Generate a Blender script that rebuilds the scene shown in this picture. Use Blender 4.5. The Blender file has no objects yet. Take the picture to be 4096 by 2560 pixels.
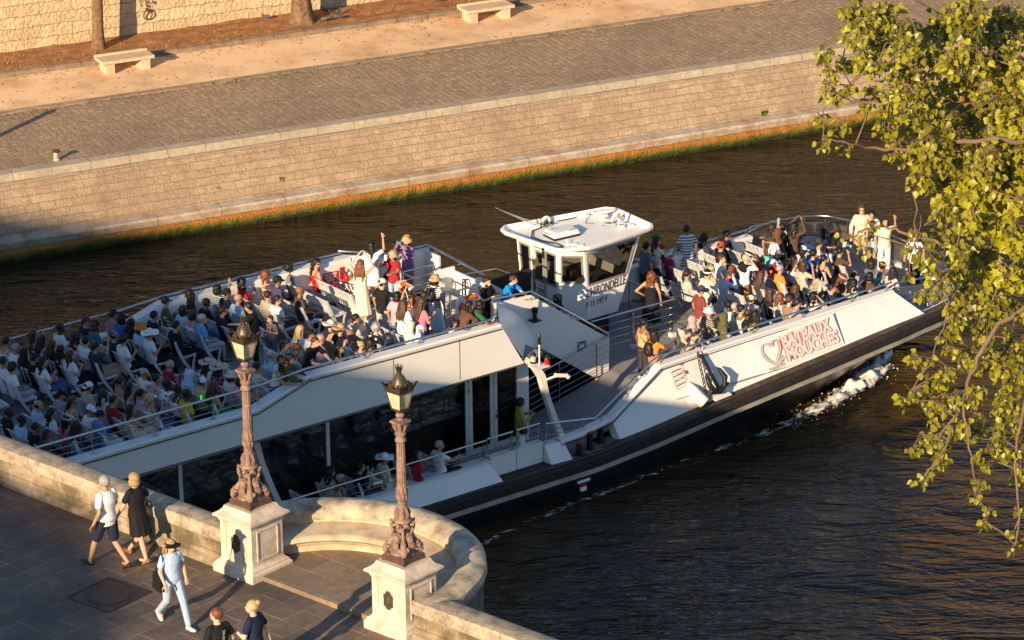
import bpy, bmesh, math, random
from mathutils import Vector, Matrix, noise as mnoise
R = math.radians
V = Vector
S = bpy.context.scene
COL = S.collection
rnd = random.Random(7)

# ------------------------------------------------------------------ helpers
class MB:
    """collects shapes, build() links them as ONE mesh object"""
    def __init__(s): s.v = []; s.f = []; s.m = []
    def add(s, vs, fs, m=0):
        b = len(s.v); s.v += [tuple(p) for p in vs]
        for f in fs: s.f.append([i + b for i in f]); s.m.append(m)
    def hexa(s, p, m=0):      # 8 points: bottom 4 (ccw), top 4
        s.add(p, [(3, 2, 1, 0), (4, 5, 6, 7), (0, 1, 5, 4), (1, 2, 6, 5), (2, 3, 7, 6), (3, 0, 4, 7)], m)
    def box(s, x0, x1, y0, y1, z0, z1, m=0):
        s.hexa([(x0, y0, z0), (x1, y0, z0), (x1, y1, z0), (x0, y1, z0), (x0, y0, z1), (x1, y0, z1), (x1, y1, z1), (x0, y1, z1)], m)
    def obox(s, c, ax, ay, az, m=0):
        c, ax, ay, az = V(c), V(ax), V(ay), V(az)
        s.hexa([c - ax - ay - az, c + ax - ay - az, c + ax + ay - az, c - ax + ay - az, c - ax - ay + az, c + ax - ay + az, c + ax + ay + az, c - ax + ay + az], m)
    def bar(s, p, q, w, h, up=(0, 0, 1), m=0):
        p, q = V(p), V(q); d = (q - p); a = d.normalized(); side = a.cross(V(up))
        if side.length < 1e-4: side = a.cross(V((1, 0, 0)))
        side.normalize(); u = side.cross(a)
        s.obox((p + q) / 2, d / 2, side * w / 2, u * h / 2, m)
    def prism(s, poly, off, m=0):
        n = len(poly); off = V(off); a = [V(p) for p in poly]; b = [p + off for p in a]
        s.add(a + b, [tuple(range(n))[::-1], tuple(range(n, 2 * n))] + [(i, (i + 1) % n, n + (i + 1) % n, n + i) for i in range(n)], m)
    def quad(s, *p, m=0): s.add(p, [tuple(range(len(p)))], m)
    def grid(s, rows, m=0, closed=False):
        n = len(rows[0]); vs = [p for r in rows for p in r]; fs = []
        for i in range(len(rows) - 1):
            for j in range(n if closed else n - 1):
                fs.append((i * n + j, i * n + (j + 1) % n, (i + 1) * n + (j + 1) % n, (i + 1) * n + j))
        s.add(vs, fs, m)
    def tube(s, pts, r, n=8, m=0, cap=True):
        pts = [V(p) for p in pts]; k = len(pts); rs = r if isinstance(r, (list, tuple)) else [r] * k
        rings = []; prev = None
        for i, p in enumerate(pts):
            t = (pts[min(i + 1, k - 1)] - pts[max(i - 1, 0)]).normalized()
            ref = prev if prev is not None else (V((0, 0, 1)) if abs(t.z) < .9 else V((1, 0, 0)))
            a = (ref - t * ref.dot(t)).normalized(); b = t.cross(a); prev = a
            rings.append([p + (a * math.cos(2 * math.pi * j / n) + b * math.sin(2 * math.pi * j / n)) * rs[i] for j in range(n)])
        b0 = len(s.v); s.grid(rings, m, True)
        if cap: s.f.append([b0 + j for j in range(n)][::-1]); s.m.append(m); s.f.append([b0 + (k - 1) * n + j for j in range(n)]); s.m.append(m)
    def lathe(s, prof, n=16, c=(0, 0, 0), m=0, sq=0):
        rows = []
        for r, z in prof:
            rows.append([(c[0] + r * math.cos(2 * math.pi * (j + sq) / n), c[1] + r * math.sin(2 * math.pi * (j + sq) / n), c[2] + z) for j in range(n)])
        b0 = len(s.v); s.grid(rows, m, True)
        s.f.append([b0 + j for j in range(n)][::-1]); s.m.append(m); k = len(prof) - 1
        s.f.append([b0 + k * n + j for j in range(n)]); s.m.append(m)
    def ell(s, c, r, n=10, k=7, m=0, rot=None, disp=0, seed=0):
        c = V(c); rows = []
        for i in range(k + 1):
            th = math.pi * i / k
            row = []
            for j in range(n):
                ph = 2 * math.pi * j / n
                d = V((math.sin(th) * math.cos(ph), math.sin(th) * math.sin(ph), -math.cos(th)))
                q = V((d.x * r[0], d.y * r[1], d.z * r[2]))
                if disp: q *= 1 + disp * mnoise.noise(d * 2.3 + V((seed, seed * 2.1, 0)))
                if rot: q = rot @ q
                row.append(c + q)
            rows.append(row)
        s.grid(rows, m, True)
    def build(s, name, mats, parent=None, smooth=None, bevel=0):
        me = bpy.data.meshes.new(name); me.from_pydata(s.v, [], s.f)
        if not isinstance(mats, (list, tuple)): mats = [mats]
        for x in mats: me.materials.append(x)
        if len(mats) > 1: me.polygons.foreach_set('material_index', s.m)
        me.update()
        bm = bmesh.new(); bm.from_mesh(me); bmesh.ops.remove_doubles(bm, verts=bm.verts, dist=1e-5); bmesh.ops.recalc_face_normals(bm, faces=bm.faces); bm.to_mesh(me); bm.free()
        if smooth:
            me.polygons.foreach_set('use_smooth', [True] * len(me.polygons)); me.set_sharp_from_angle(angle=R(smooth))
        o = bpy.data.objects.new(name, me); COL.objects.link(o)
        if parent: o.parent = parent
        if bevel:
            b = o.modifiers.new('bevel', 'BEVEL'); b.width = bevel; b.segments = 2; b.limit_method = 'ANGLE'; b.angle_limit = R(40)
        return o

def empty(name, loc=(0, 0, 0), rz=0):
    o = bpy.data.objects.new(name, None); COL.objects.link(o); o.location = loc; o.rotation_euler = (0, 0, rz); o.empty_display_size = .2
    return o
def tag(o, label, cat, group=None, kind=None):
    o['label'] = label
    if cat: o['category'] = cat
    if group: o['group'] = group
    if kind: o['kind'] = kind
    return o
def struct(o, kind='structure'): o['kind'] = kind; return o
def dup(o, parent=None):
    c = o.copy(); COL.objects.link(c)
    if parent: c.parent = parent
    for ch in list(o.children): dup(ch, c)
    return c
def text_mb(txt, size, mb, mat4, extrude=.02, shear=0, m=0, sx=1.0, bold=0):
    cu = bpy.data.curves.new('t', 'FONT'); cu.body = txt; cu.size = size; cu.extrude = extrude; cu.shear = shear; cu.offset = bold; cu.resolution_u = 3
    o = bpy.data.objects.new('t', cu); COL.objects.link(o)
    dg = bpy.context.evaluated_depsgraph_get(); me = bpy.data.meshes.new_from_object(o.evaluated_get(dg))
    sc = Matrix.Diagonal((sx, 1, 1, 1))
    mb.add([mat4 @ (sc @ v.co) for v in me.vertices], [tuple(p.vertices) for p in me.polygons], m)
    w = max(v.co.x for v in me.vertices) * sx
    bpy.data.objects.remove(o); bpy.data.curves.remove(cu); bpy.data.meshes.remove(me)
    return w

# ------------------------------------------------------------------ materials
def newmat(name):
    m = bpy.data.materials.new(name); m.use_nodes = True; nt = m.node_tree
    return m, nt, nt.nodes['Principled BSDF'], nt.nodes.new, nt.links.new
def rgba(c): return (c[0], c[1], c[2], 1)
def mat(name, col, rough=.55, metal=0, var=.18, vs=3, bump=0, bs=30, col2=None, spec=.4, emit=0, lo=.35, hi=.65, coord='Object', nr=.62):
    m, nt, P, N, L = newmat(name)
    tc = N('ShaderNodeTexCoord')
    P.inputs['Roughness'].default_value = rough; P.inputs['Metallic'].default_value = metal; P.inputs['Specular IOR Level'].default_value = spec
    if var or col2:
        n = N('ShaderNodeTexNoise'); n.inputs['Scale'].default_value = vs; n.inputs['Detail'].default_value = 10; n.inputs['Roughness'].default_value = nr
        L(tc.outputs[coord], n.inputs['Vector'])
        r = N('ShaderNodeValToRGB'); r.color_ramp.elements[0].position = lo; r.color_ramp.elements[1].position = hi
        r.color_ramp.elements[0].color = rgba(col2 if col2 else [c * (1 - var) for c in col]); r.color_ramp.elements[1].color = rgba([min(1, c * (1 + var * .4)) for c in col])
        L(n.outputs['Fac'], r.inputs[0]); L(r.outputs[0], P.inputs['Base Color'])
    else: P.inputs['Base Color'].default_value = rgba(col)
    if bump:
        n2 = N('ShaderNodeTexNoise'); n2.inputs['Scale'].default_value = bs; n2.inputs['Detail'].default_value = 6
        L(tc.outputs[coord], n2.inputs['Vector'])
        b = N('ShaderNodeBump'); b.inputs['Strength'].default_value = 1; b.inputs['Distance'].default_value = bump
        L(n2.outputs['Fac'], b.inputs['Height']); L(b.outputs[0], P.inputs['Normal'])
    if emit: P.inputs['Emission Color'].default_value = rgba(col); P.inputs['Emission Strength'].default_value = emit
    return m
def blockmat(name, c1, c2, mortar, bw, bh, ms=.012, perm='xz', distort=.02, bump=.02, rough=.85, stain=None, stain_s=.5, off=.5, grain=.008, gs=25, squash=1, stain_lo=.45, stain_hi=.7):
    """stone blocks / cobbles / slabs: brick pattern in object space, warped, stained and bumped"""
    m, nt, P, N, L = newmat(name)
    tc = N('ShaderNodeTexCoord'); sp = N('ShaderNodeSeparateXYZ'); L(tc.outputs['Object'], sp.inputs[0])
    cb = N('ShaderNodeCombineXYZ'); idx = {'x': 0, 'y': 1, 'z': 2}
    L(sp.outputs[idx[perm[0]]], cb.inputs[0]); L(sp.outputs[idx[perm[1]]], cb.inputs[1])
    nd = N('ShaderNodeTexNoise'); nd.inputs['Scale'].default_value = 3.2; nd.inputs['Detail'].default_value = 3; L(tc.outputs['Object'], nd.inputs['Vector'])
    sub = N('ShaderNodeVectorMath'); sub.operation = 'SUBTRACT'; L(nd.outputs['Color'], sub.inputs[0]); sub.inputs[1].default_value = (.5, .5, .5)
    mul = N('ShaderNodeVectorMath'); mul.operation = 'SCALE'; L(sub.outputs[0], mul.inputs[0]); mul.inputs['Scale'].default_value = distort * 2
    ad = N('ShaderNodeVectorMath'); L(cb.outputs[0], ad.inputs[0]); L(mul.outputs[0], ad.inputs[1])
    b = N('ShaderNodeTexBrick'); L(ad.outputs[0], b.inputs['Vector']); b.offset = off; b.squash = squash; b.squash_frequency = 3
    b.inputs['Scale'].default_value = 1; b.inputs['Brick Width'].default_value = bw; b.inputs['Row Height'].default_value = bh
    b.inputs['Mortar Size'].default_value = ms; b.inputs['Mortar Smooth'].default_value = .4; b.inputs['Bias'].default_value = 0
    b.inputs['Color1'].default_value = rgba(c1); b.inputs['Color2'].default_value = rgba(c2); b.inputs['Mortar'].default_value = rgba(mortar)
    n = N('ShaderNodeTexNoise'); n.inputs['Scale'].default_value = 7; n.inputs['Detail'].default_value = 9; n.inputs['Roughness'].default_value = .7; L(tc.outputs['Object'], n.inputs['Vector'])
    r = N('ShaderNodeValToRGB'); r.color_ramp.elements[0].position = .3; r.color_ramp.elements[1].position = .72
    r.color_ramp.elements[0].color = (.62, .6, .57, 1); r.color_ramp.elements[1].color = (1.12, 1.1, 1.06, 1); L(n.outputs['Fac'], r.inputs[0])
    mx = N('ShaderNodeMix'); mx.data_type = 'RGBA'; mx.blend_type = 'MULTIPLY'; mx.inputs['Factor'].default_value = 1
    L(b.outputs['Color'], mx.inputs[6]); L(r.outputs[0], mx.inputs[7]); out = mx.outputs[2]
    if stain:
        ns = N('ShaderNodeTexNoise'); ns.inputs['Scale'].default_value = stain_s; ns.inputs['Detail'].default_value = 8; ns.inputs['Roughness'].default_value = .65; L(tc.outputs['Object'], ns.inputs['Vector'])
        rs = N('ShaderNodeValToRGB'); rs.color_ramp.elements[0].position = stain_lo; rs.color_ramp.elements[1].position = stain_hi; L(ns.outputs['Fac'], rs.inputs[0])
        m2 = N('ShaderNodeMix'); m2.data_type = 'RGBA'; L(rs.outputs[0], m2.inputs['Factor']); L(out, m2.inputs[6]); m2.inputs[7].default_value = rgba(stain); out = m2.outputs[2]
    L(out, P.inputs['Base Color']); P.inputs['Roughness'].default_value = rough; P.inputs['Specular IOR Level'].default_value = .25
    inv = N('ShaderNodeMath'); inv.operation = 'MULTIPLY_ADD'; L(b.outputs['Fac'], inv.inputs[0]); inv.inputs[1].default_value = -bump
    ng = N('ShaderNodeTexNoise'); ng.inputs['Scale'].default_value = gs; ng.inputs['Detail'].default_value = 5; L(tc.outputs['Object'], ng.inputs['Vector'])
    mg = N('ShaderNodeMath'); mg.operation = 'MULTIPLY'; L(ng.outputs['Fac'], mg.inputs[0]); mg.inputs[1].default_value = grain * 2; L(mg.outputs[0], inv.inputs[2])
    bp = N('ShaderNodeBump'); bp.inputs['Strength'].default_value = 1; bp.inputs['Distance'].default_value = 1; L(inv.outputs[0], bp.inputs['Height']); L(bp.outputs[0], P.inputs['Normal'])
    return m

# ------------------------------------------------------------------ camera, sky, sun
CAMZ = 36.3
PITCH, ROLL = R(20.6), .012
fw = V((0, math.cos(PITCH), -math.sin(PITCH))); rt = V((1, 0, 0)); up = rt.cross(fw)
rt2 = rt * math.cos(ROLL) - up * math.sin(ROLL); up2 = up * math.cos(ROLL) + rt * math.sin(ROLL)
cam = bpy.data.cameras.new('camera'); co = bpy.data.objects.new('camera', cam); COL.objects.link(co)
mw = Matrix((rt2, up2, -fw)).transposed().to_4x4(); mw.translation = V((0, 0, CAMZ)); co.matrix_world = mw
cam.sensor_width = 36; cam.lens = 36 * 14380 / 4096; cam.clip_end = 3000; cam.clip_start = 1; S.camera = co
cam.dof.use_dof = False
SUN_AZ, SUN_EL = R(28), R(17.7)
w = bpy.data.worlds.new('World'); S.world = w; w.use_nodes = True; nt = w.node_tree
sky = nt.nodes.new('ShaderNodeTexSky'); sky.sky_type = 'NISHITA'; sky.sun_disc = False; sky.sun_elevation = SUN_EL; sky.sun_rotation = math.pi + SUN_AZ
sky.altitude = 50; sky.air_density = 1.0; sky.dust_density = .2; sky.ozone_density = 3.0
nt.links.new(sky.outputs[0], nt.nodes['Background'].inputs[0]); nt.nodes['Background'].inputs[1].default_value = .10
sl = bpy.data.lights.new('sun', 'SUN'); sl.energy = 5.0; sl.angle = R(.5); sl.color = (1, .76, .49)
so = bpy.data.objects.new('sun', sl); COL.objects.link(so)
sd = V((math.sin(SUN_AZ) * math.cos(SUN_EL), math.cos(SUN_AZ) * math.cos(SUN_EL), -math.sin(SUN_EL)))
so.rotation_euler = sd.to_track_quat('-Z', 'Y').to_euler(); so.location = (-40, -80, 70)
vs_ = S.view_settings; vs_.view_transform = 'Standard'; vs_.look = 'None'; vs_.exposure = .85; vs_.gamma = 1
S.cycles.max_bounces = 6; S.cycles.diffuse_bounces = 3; S.cycles.glossy_bounces = 4; S.cycles.transmission_bounces = 6; S.cycles.transparent_max_bounces = 8
S.cycles.use_denoising = True; S.cycles.sample_clamp_indirect = 4; S.cycles.caustics_reflective = False; S.cycles.caustics_refractive = False

# ------------------------------------------------------------------ river
def water_mat():
    m, nt, P, N, L = newmat('river_water')
    P.inputs['Base Color'].default_value = (.034, .020, .0065, 1); P.inputs['Roughness'].default_value = .03; P.inputs['IOR'].default_value = 1.33
    P.inputs['Specular IOR Level'].default_value = .5
    tc = N('ShaderNodeTexCoord')
    def layer(rot, sx, sy, scale, detail, amp):
        mp = N('ShaderNodeMapping'); mp.inputs['Rotation'].default_value = (0, 0, R(rot)); mp.inputs['Scale'].default_value = (sx, sy, 1); L(tc.outputs['Object'], mp.inputs[0])
        n = N('ShaderNodeTexNoise'); n.inputs['Scale'].default_value = scale; n.inputs['Detail'].default_value = detail; n.inputs['Roughness'].default_value = .55; n.inputs['Distortion'].default_value = .6
        L(mp.outputs[0], n.inputs['Vector'])
        k = N('ShaderNodeMath'); k.operation = 'MULTIPLY'; L(n.outputs['Fac'], k.inputs[0]); k.inputs[1].default_value = amp
        return k.outputs[0]
    hs = [layer(-20, .5, 1, .45, 2, .40), layer(10, .4, 1, 1.5, 3, .26), layer(-6, .42, 1, 4.5, 4, .10)]
    # patches of rougher and calmer water
    cal = N('ShaderNodeTexNoise'); cal.inputs['Scale'].default_value = .09; cal.inputs['Detail'].default_value = 2; L(tc.outputs['Object'], cal.inputs['Vector'])
    mr = N('ShaderNodeMapRange'); L(cal.outputs['Fac'], mr.inputs['Value']); mr.inputs['From Min'].default_value = .35; mr.inputs['From Max'].default_value = .65; mr.inputs['To Min'].default_value = .55; mr.inputs['To Max'].default_value = 1.25
    s = hs[0]
    for h in hs[1:]:
        a = N('ShaderNodeMath'); L(s, a.inputs[0]); L(h, a.inputs[1]); s = a.outputs[0]
    mm = N('ShaderNodeMath'); mm.operation = 'MULTIPLY'; L(s, mm.inputs[0]); L(mr.outputs[0], mm.inputs[1])
    b = N('ShaderNodeBump'); b.inputs['Strength'].default_value = 1; b.inputs['Distance'].default_value = 1.0; L(mm.outputs[0], b.inputs['Height']); L(b.outputs[0], P.inputs['Normal'])
    return m
mb = MB(); mb.quad((-400, -60, 0), (400, -60, 0), (400, 300, 0), (-400, 300, 0))
struct(mb.build('river_water', water_mat()))
mb = MB(); mb.quad((-900, -300, -4), (900, -300, -4), (900, 900, -4), (-900, 900, -4))
struct(mb.build('ground', mat('river_bed', (.08, .07, .05))))

# ------------------------------------------------------------------ far quay  (local x along the quay, y away from the river)
QR = R(25.3)
Q0, Q1 = -40, 160
def qobj(mb, name, m, parent=None, **k):
    o = mb.build(name, m, parent, **k)
    if not parent: o.rotation_euler = (0, 0, QR)
    return o
def q2w(x, y, z): return V((x * math.cos(QR) - y * math.sin(QR), x * math.sin(QR) + y * math.cos(QR), z))
# wavy extrusion along the quay
def strip(mb, prof, m=0, step=4, jit=0):
    rows = []; n = int((Q1 - Q0) / step)
    for i in range(n + 1):
        x = Q0 + step * i
        rows.append([(x, y + (jit * mnoise.noise(V((x * .7, k * 3.1, 0))) if jit else 0), z + (jit * .6 * mnoise.noise(V((x * .9, k * 5.1, 4))) if jit else 0)) for k, (y, z) in enumerate(prof)])
    mb.grid(rows, m)
wall_root = empty('quay_wall', (0, 0, 0), QR)
tag(wall_root, 'long sloping pale stone quay wall rising from the green weed at the water', 'quay wall')
mb = MB(); strip(mb, [(98.98, .5), (98.98, .8), (100.02, 1.97)])
mb.build('wall_face', blockmat('quay_wall_stone', (.50, .37, .245), (.42, .31, .20), (.34, .23, .14), .50, .205, .010, 'xz', .03, .010, stain=(.25, .175, .11), stain_s=.7, grain=.014, gs=16, stain_lo=.42, stain_hi=.75), wall_root)
mb = MB(); strip(mb, [(100.02, 1.97), (99.98, 2.0), (100.09, 2.31), (100.52, 2.315), (100.52, 2.2)])
mb.build('coping', blockmat('quay_coping_stone', (.50, .42, .32), (.46, .385, .29), (.26, .20, .14), 1.25, 5, .012, 'xy', .006, .012, stain=(.32, .26, .19), stain_s=1.1), wall_root)
mb = MB(); strip(mb, [(98.99, .76), (98.55, .72), (98.50, .66), (98.55, .46), (98.7, .40)], step=1, jit=.02)
mb.build('ledge', blockmat('ledge_stone', (.55, .46, .37), (.5, .42, .33), (.2, .15, .1), 2.1, 9, .012, 'xy', .01, .01, stain=(.30, .17, .08), stain_s=1.4), wall_root)
def weed_mat():
    m, nt, P, N, L = newmat('river_weed')
    tc = N('ShaderNodeTexCoord'); sp = N('ShaderNodeSeparateXYZ'); L(tc.outputs['Object'], sp.inputs[0])
    n = N('ShaderNodeTexNoise'); n.inputs['Scale'].default_value = 5; n.inputs['Detail'].default_value = 8; n.inputs['Roughness'].default_value = .7; L(tc.outputs['Object'], n.inputs['Vector'])
    a = N('ShaderNodeMath'); a.operation = 'MULTIPLY_ADD'; L(n.outputs['Fac'], a.inputs[0]); a.inputs[1].default_value = .5; L(sp.outputs[2], a.inputs[2])
    r = N('ShaderNodeValToRGB'); cr = r.color_ramp; cr.elements[0].position = .22; cr.elements[0].color = (.006, .010, .004, 1); cr.elements[1].position = .74; cr.elements[1].color = (.36, .15, .035, 1)
    for p, c in ((.36, (.03, .05, .004)), (.47, (.14, .13, .008)), (.58, (.30, .13, .012))): e = cr.elements.new(p); e.color = rgba(c)
    L(a.outputs[0], r.inputs[0]); L(r.outputs[0], P.inputs['Base Color']); P.inputs['Roughness'].default_value = .7
    n2 = N('ShaderNodeTexNoise'); n2.inputs['Scale'].default_value = 16; n2.inputs['Detail'].default_value = 6; L(tc.outputs['Object'], n2.inputs['Vector'])
    b = N('ShaderNodeBump'); b.inputs['Strength'].default_value = 1; b.inputs['Distance'].default_value = .08; L(n2.outputs['Fac'], b.inputs['Height']); L(b.outputs[0], P.inputs['Normal'])
    return m
WEED = weed_mat()
mb = MB(); rows = []
for i in range(1601):
    x = 5 + i * .06; row = []
    for k, (y, z) in enumerate([(98.72, .47), (98.52, .44), (98.45, .34), (98.50, .2), (98.55, .08), (98.62, -.15)]):
        d = mnoise.noise(V((x * 3.2, k * 1.3, 0))) * .06 + mnoise.noise(V((x * 9, k * 2.7, 3))) * .035
        row.append((x, y - max(d, -.03) * (1 if 0 < k < 5 else .3), z + (mnoise.noise(V((x * 1.4, 9, 0))) * .05 if k < 2 else 0)))
    rows.append(row)
mb.grid(rows)
mb.build('weed_fringe', WEED, wall_root, smooth=80)
# cobbled quay, kerb, sand path, kerb, verge
cob = blockmat('cobbles', (.52, .385, .265), (.37, .27, .185), (.40, .275, .17), .27, .235, .022, 'yx', .075, .05, rough=.8, stain=(.22, .165, .12), stain_s=.35, grain=.02, gs=12, stain_lo=.45, stain_hi=.85)
mb = MB(); strip(mb, [(100.52, 2.3), (106.0, 2.3)], step=10); struct(qobj(mb, 'cobbled_quay', cob))
mb = MB(); strip(mb, [(106.0, 2.29), (106.0, 2.325), (106.32, 2.33), (106.32, 2.28)], step=2, jit=.012)
struct(qobj(mb, 'kerb_strip', blockmat('kerb_stone', (.36, .28, .2), (.32, .25, .18), (.2, .15, .1), 1.1, 5, .014, 'xy', .006, .01, stain=(.45, .33, .21), stain_s=1.5)))
sand = mat('sand_path', (.78, .545, .33), .95, var=.1, vs=.6, bump=.014, bs=22, col2=(.55, .32, .16), lo=.3, hi=.55)
mb = MB(); strip(mb, [(106.32, 2.304), (109.95, 2.304)], step=10); struct(qobj(mb, 'sand_path', sand))
mb = MB(); strip(mb, [(109.86, 2.2), (109.87, 2.46), (110.1, 2.475), (110.12, 2.3)], step=1.2, jit=.02)
struct(qobj(mb, 'raised_kerb', blockmat('raised_kerb_stone', (.27, .2, .14), (.22, .165, .115), (.1, .07, .05), 1.15, 9, .015, 'xy', .006, .012, stain=(.34, .24, .15), stain_s=2)))
mb = MB(); rows = []
for i in range(161):
    x = 20 + i * .3; rows.append([(x, 110.1 + j * .2, 2.46 + .05 * mnoise.noise(V((x * .9, j * .4, 1))) + .02 * mnoise.noise(V((x * 4, j * 1.3, 1)))) for j in range(12)])
mb.grid(rows); mb.quad((Q0, 110.1, 2.45), (20, 110.1, 2.45), (20, 112.3, 2.45), (Q0, 112.3, 2.45)); mb.quad((68, 110.1, 2.45), (Q1, 110.1, 2.45), (Q1, 112.3, 2.45), (68, 112.3, 2.45))
struct(qobj(mb, 'verge', mat('verge_earth', (.36, .17, .07), .95, var=.3, vs=2.5, bump=.03, bs=14, col2=(.19, .085, .035), lo=.3, hi=.7)))
# dry grass and fallen leaves
mb = MB()
for i in range(2600):
    x = rnd.uniform(30, 62); y = 110.15 + abs(rnd.gauss(0, .9))
    if y > 112.1: continue
    d = mnoise.noise(V((x * .8, y * 1.5, 7)))
    if d < .05 and x > 36: continue
    h = rnd.uniform(.03, .12); a = rnd.uniform(0, 6.28); dx, dy = math.cos(a) * .012, math.sin(a) * .012; lx, ly = rnd.uniform(-.05, .05), rnd.uniform(-.05, .05)
    mb.add([(x - dx, y - dy, 2.45), (x + dx, y + dy, 2.45), (x + lx, y + ly, 2.45 + h)], [(0, 1, 2)], rnd.choice((0, 0, 1)))
struct(qobj(mb, 'dry_grass', [mat('dry_grass_straw', (.45, .27, .09), var=.3), mat('grass_green', (.18, .17, .04), var=.3)]), 'stuff')
mb = MB()
for i in range(2300):
    x = rnd.uniform(30, 64); y = rnd.choice((rnd.gauss(109.5, .4), rnd.uniform(110.2, 112.2), rnd.uniform(106.2, 109.8), rnd.gauss(105.85, .12)))
    z = 2.5 if y > 110.1 else (2.312 if y > 106.33 else 2.345)
    if 109.84 < y < 110.13: continue
    s_ = rnd.uniform(.02, .055); a = rnd.uniform(0, 6.28); c, d = math.cos(a) * s_, math.sin(a) * s_
    mb.add([(x + c, y + d, z + .01), (x - d * .6, y + c * .6, z + rnd.uniform(0, .03)), (x - c, y - d, z + .012), (x + d * .6, y - c * .6, z)], [(0, 1, 2, 3)], rnd.choice((0, 0, 1)))
struct(qobj(mb, 'fallen_leaves', [mat('leaf_litter', (.34, .19, .06), var=.4), mat('leaf_litter_dark', (.16, .08, .03), var=.4)]), 'stuff')
# retaining wall behind the verge
rw = empty('retaining_wall', (0, 0, 0), QR); tag(rw, 'sunlit wall of big rough limestone blocks behind the verge and tree trunks', 'stone wall')
mb = MB(); rows = []
for i in range(401):
    x = Q0 + i * .5
    rows.append([(x, 112.25 + .02 * mnoise.noise(V((x, z * 1.3, 2))) + .03 * (z - 2.4) * .3, z) for z in (2.3, 2.8, 3.3, 3.8, 4.3, 5.5, 7, 8.6)])
mb.grid(rows)
mb.build('wall_face', blockmat('limestone_blocks', (.72, .55, .35), (.60, .45, .28), (.40, .27, .15), 1.15, .40, .012, 'xz', .09, .03, stain=(.44, .31, .18), stain_s=.9, grain=.035, gs=9, stain_lo=.5, stain_hi=.8), rw)
mb = MB(); mb.box(Q0, Q1, 112.2, 113.1, 8.6, 9.6); mb.build('parapet', mat('parapet_limestone', (.52, .4, .27), .9, bump=.02, bs=6), rw)
mb = MB(); mb.quad((Q0 - 100, 113.1, 8.5), (Q1 + 100, 113.1, 8.5), (Q1 + 100, 170, 8.5), (Q0 - 100, 170, 8.5)); struct(qobj(mb, 'upper_road', mat('upper_asphalt', (.06, .055, .05))))
mb = MB(); mb.quad((Q0, 112.3, 2.3), (Q1, 112.3, 2.3), (Q1, 113, 2.3), (Q0, 113, 2.3))
# stone benches
bst = mat('bench_stone', (.62, .47, .33), .8, var=.14, vs=5, bump=.006, bs=40, col2=(.47, .34, .225))
def stone_bench(x, lab):
    o = empty('stone_bench', q2w(x, 108.95, 2.304), QR); tag(o, lab, 'bench', 'stone benches along the kerb')
    mb = MB(); mb.prism([(-.92, -.4, .36), (-.92, -.4, .47), (-.92, .3, .46), (-.92, .32, .52), (-.92, .42, .52), (-.92, .42, .36)], (1.84, 0, 0)); mb.build('seat', bst, o, bevel=.012)
    for sx in (-1, 1):
        mb = MB(); mb.box(sx * .62 - .16, sx * .62 + .16, -.33, .3, -.02, .36); mb.build('leg', bst, o, bevel=.01)
stone_bench(37.43, 'pale stone bench below the slim tree trunk, left of the two benches')
stone_bench(50.65, 'pale stone bench at the top edge, right of the pigeons')
# mooring bollard, unseen post added for its shadow stripe, rings
rust = mat('rusty_iron', (.14, .07, .035), .7, .3, var=.4, vs=14, bump=.004, bs=60)
o = empty('mooring_bollard', q2w(32.25, 100.72, 2.3), QR); tag(o, 'small worn white and rust mooring bollard on the cobbled quay edge', 'bollard')
mb = MB(); mb.lathe([(.11, 0), (.11, .03), (.085, .05), (.08, .22), (.085, .25)], 14); mb.build('post', mat('worn_white_paint', (.52, .48, .38), .7, var=.5, vs=9, col2=(.2, .22, .15)), o, smooth=40)
mb = MB(); mb.lathe([(.09, .25), (.135, .275), (.135, .305), (.09, .325), (.03, .33)], 14); mb.build('cap', rust, o, smooth=40)
o = empty('shadow_post', q2w(27.4, 100.9, 2.3), QR); tag(o, 'tall dark unseen post left of the picture, added to cast a shadow stripe on the quay', 'post')
mb = MB(); mb.lathe([(.16, 0), (.13, .1), (.12, 2.4), (.16, 2.5), (.05, 2.6)], 12); mb.build('post', rust, o, smooth=40)
def ring(loc, rx, lab, ry=1.57, r=.17):
    o = empty('mooring_ring', loc, QR); tag(o, lab, 'mooring ring', 'iron mooring rings')
    mb = MB(); mb.tube([(r * math.cos(a) * .9, -.06 - .04 * math.sin(a), r * math.sin(a) - r) for a in [i * 2 * math.pi / 20 for i in range(21)]], .022, 7, cap=False); mb.build('ring', rust, o, smooth=60)
    mb = MB(); mb.box(-.05, .05, -.1, .05, -.04, .05); mb.build('staple', rust, o, bevel=.01)
ring(q2w(39.44, 112.2, 3.27), 0, 'rusty iron mooring ring hanging on the limestone wall right of the slim trunk')
ring(q2w(61.25, 99.75, 1.98), 0, 'dark mooring ring on the sloping quay wall, half behind the leaves', r=.16)
# wall weeds
wg = mat('weed_leaf', (.16, .2, .03), var=.4, vs=20)
def wallweed(x, y, z, lab, n, s):
    mb = MB()
    for i in range(n):
        a = rnd.uniform(0, 6.28); t = rnd.uniform(.4, 1); p = V((0, 0, 0)); q = V((math.cos(a) * s * t * .7, -abs(math.sin(a)) * s * .5, s * rnd.uniform(-.7, 1.1) * t)); k = q.cross(V((0, 1, 0)))
        k = (k.normalized() if k.length > .001 else V((1, 0, 0))) * s * .11; mb.add([p - k * .5, p + k * .5, q * .6 + k, q, q * .6 - k], [(0, 1, 2, 3, 4)])
    o = mb.build('wall_weed', wg); o.location = q2w(x, y, z); o.rotation_euler = (0, 0, QR); tag(o, lab, 'weed', 'weeds on the quay wall')
wallweed(56.06, 98.98, .84, 'bushy green weed tuft on the ledge seam of the quay wall', 60, .2)
wallweed(39.0, 99.2, 1.1, 'small two-stemmed weed low on the quay wall, left half', 16, .15)
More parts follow.
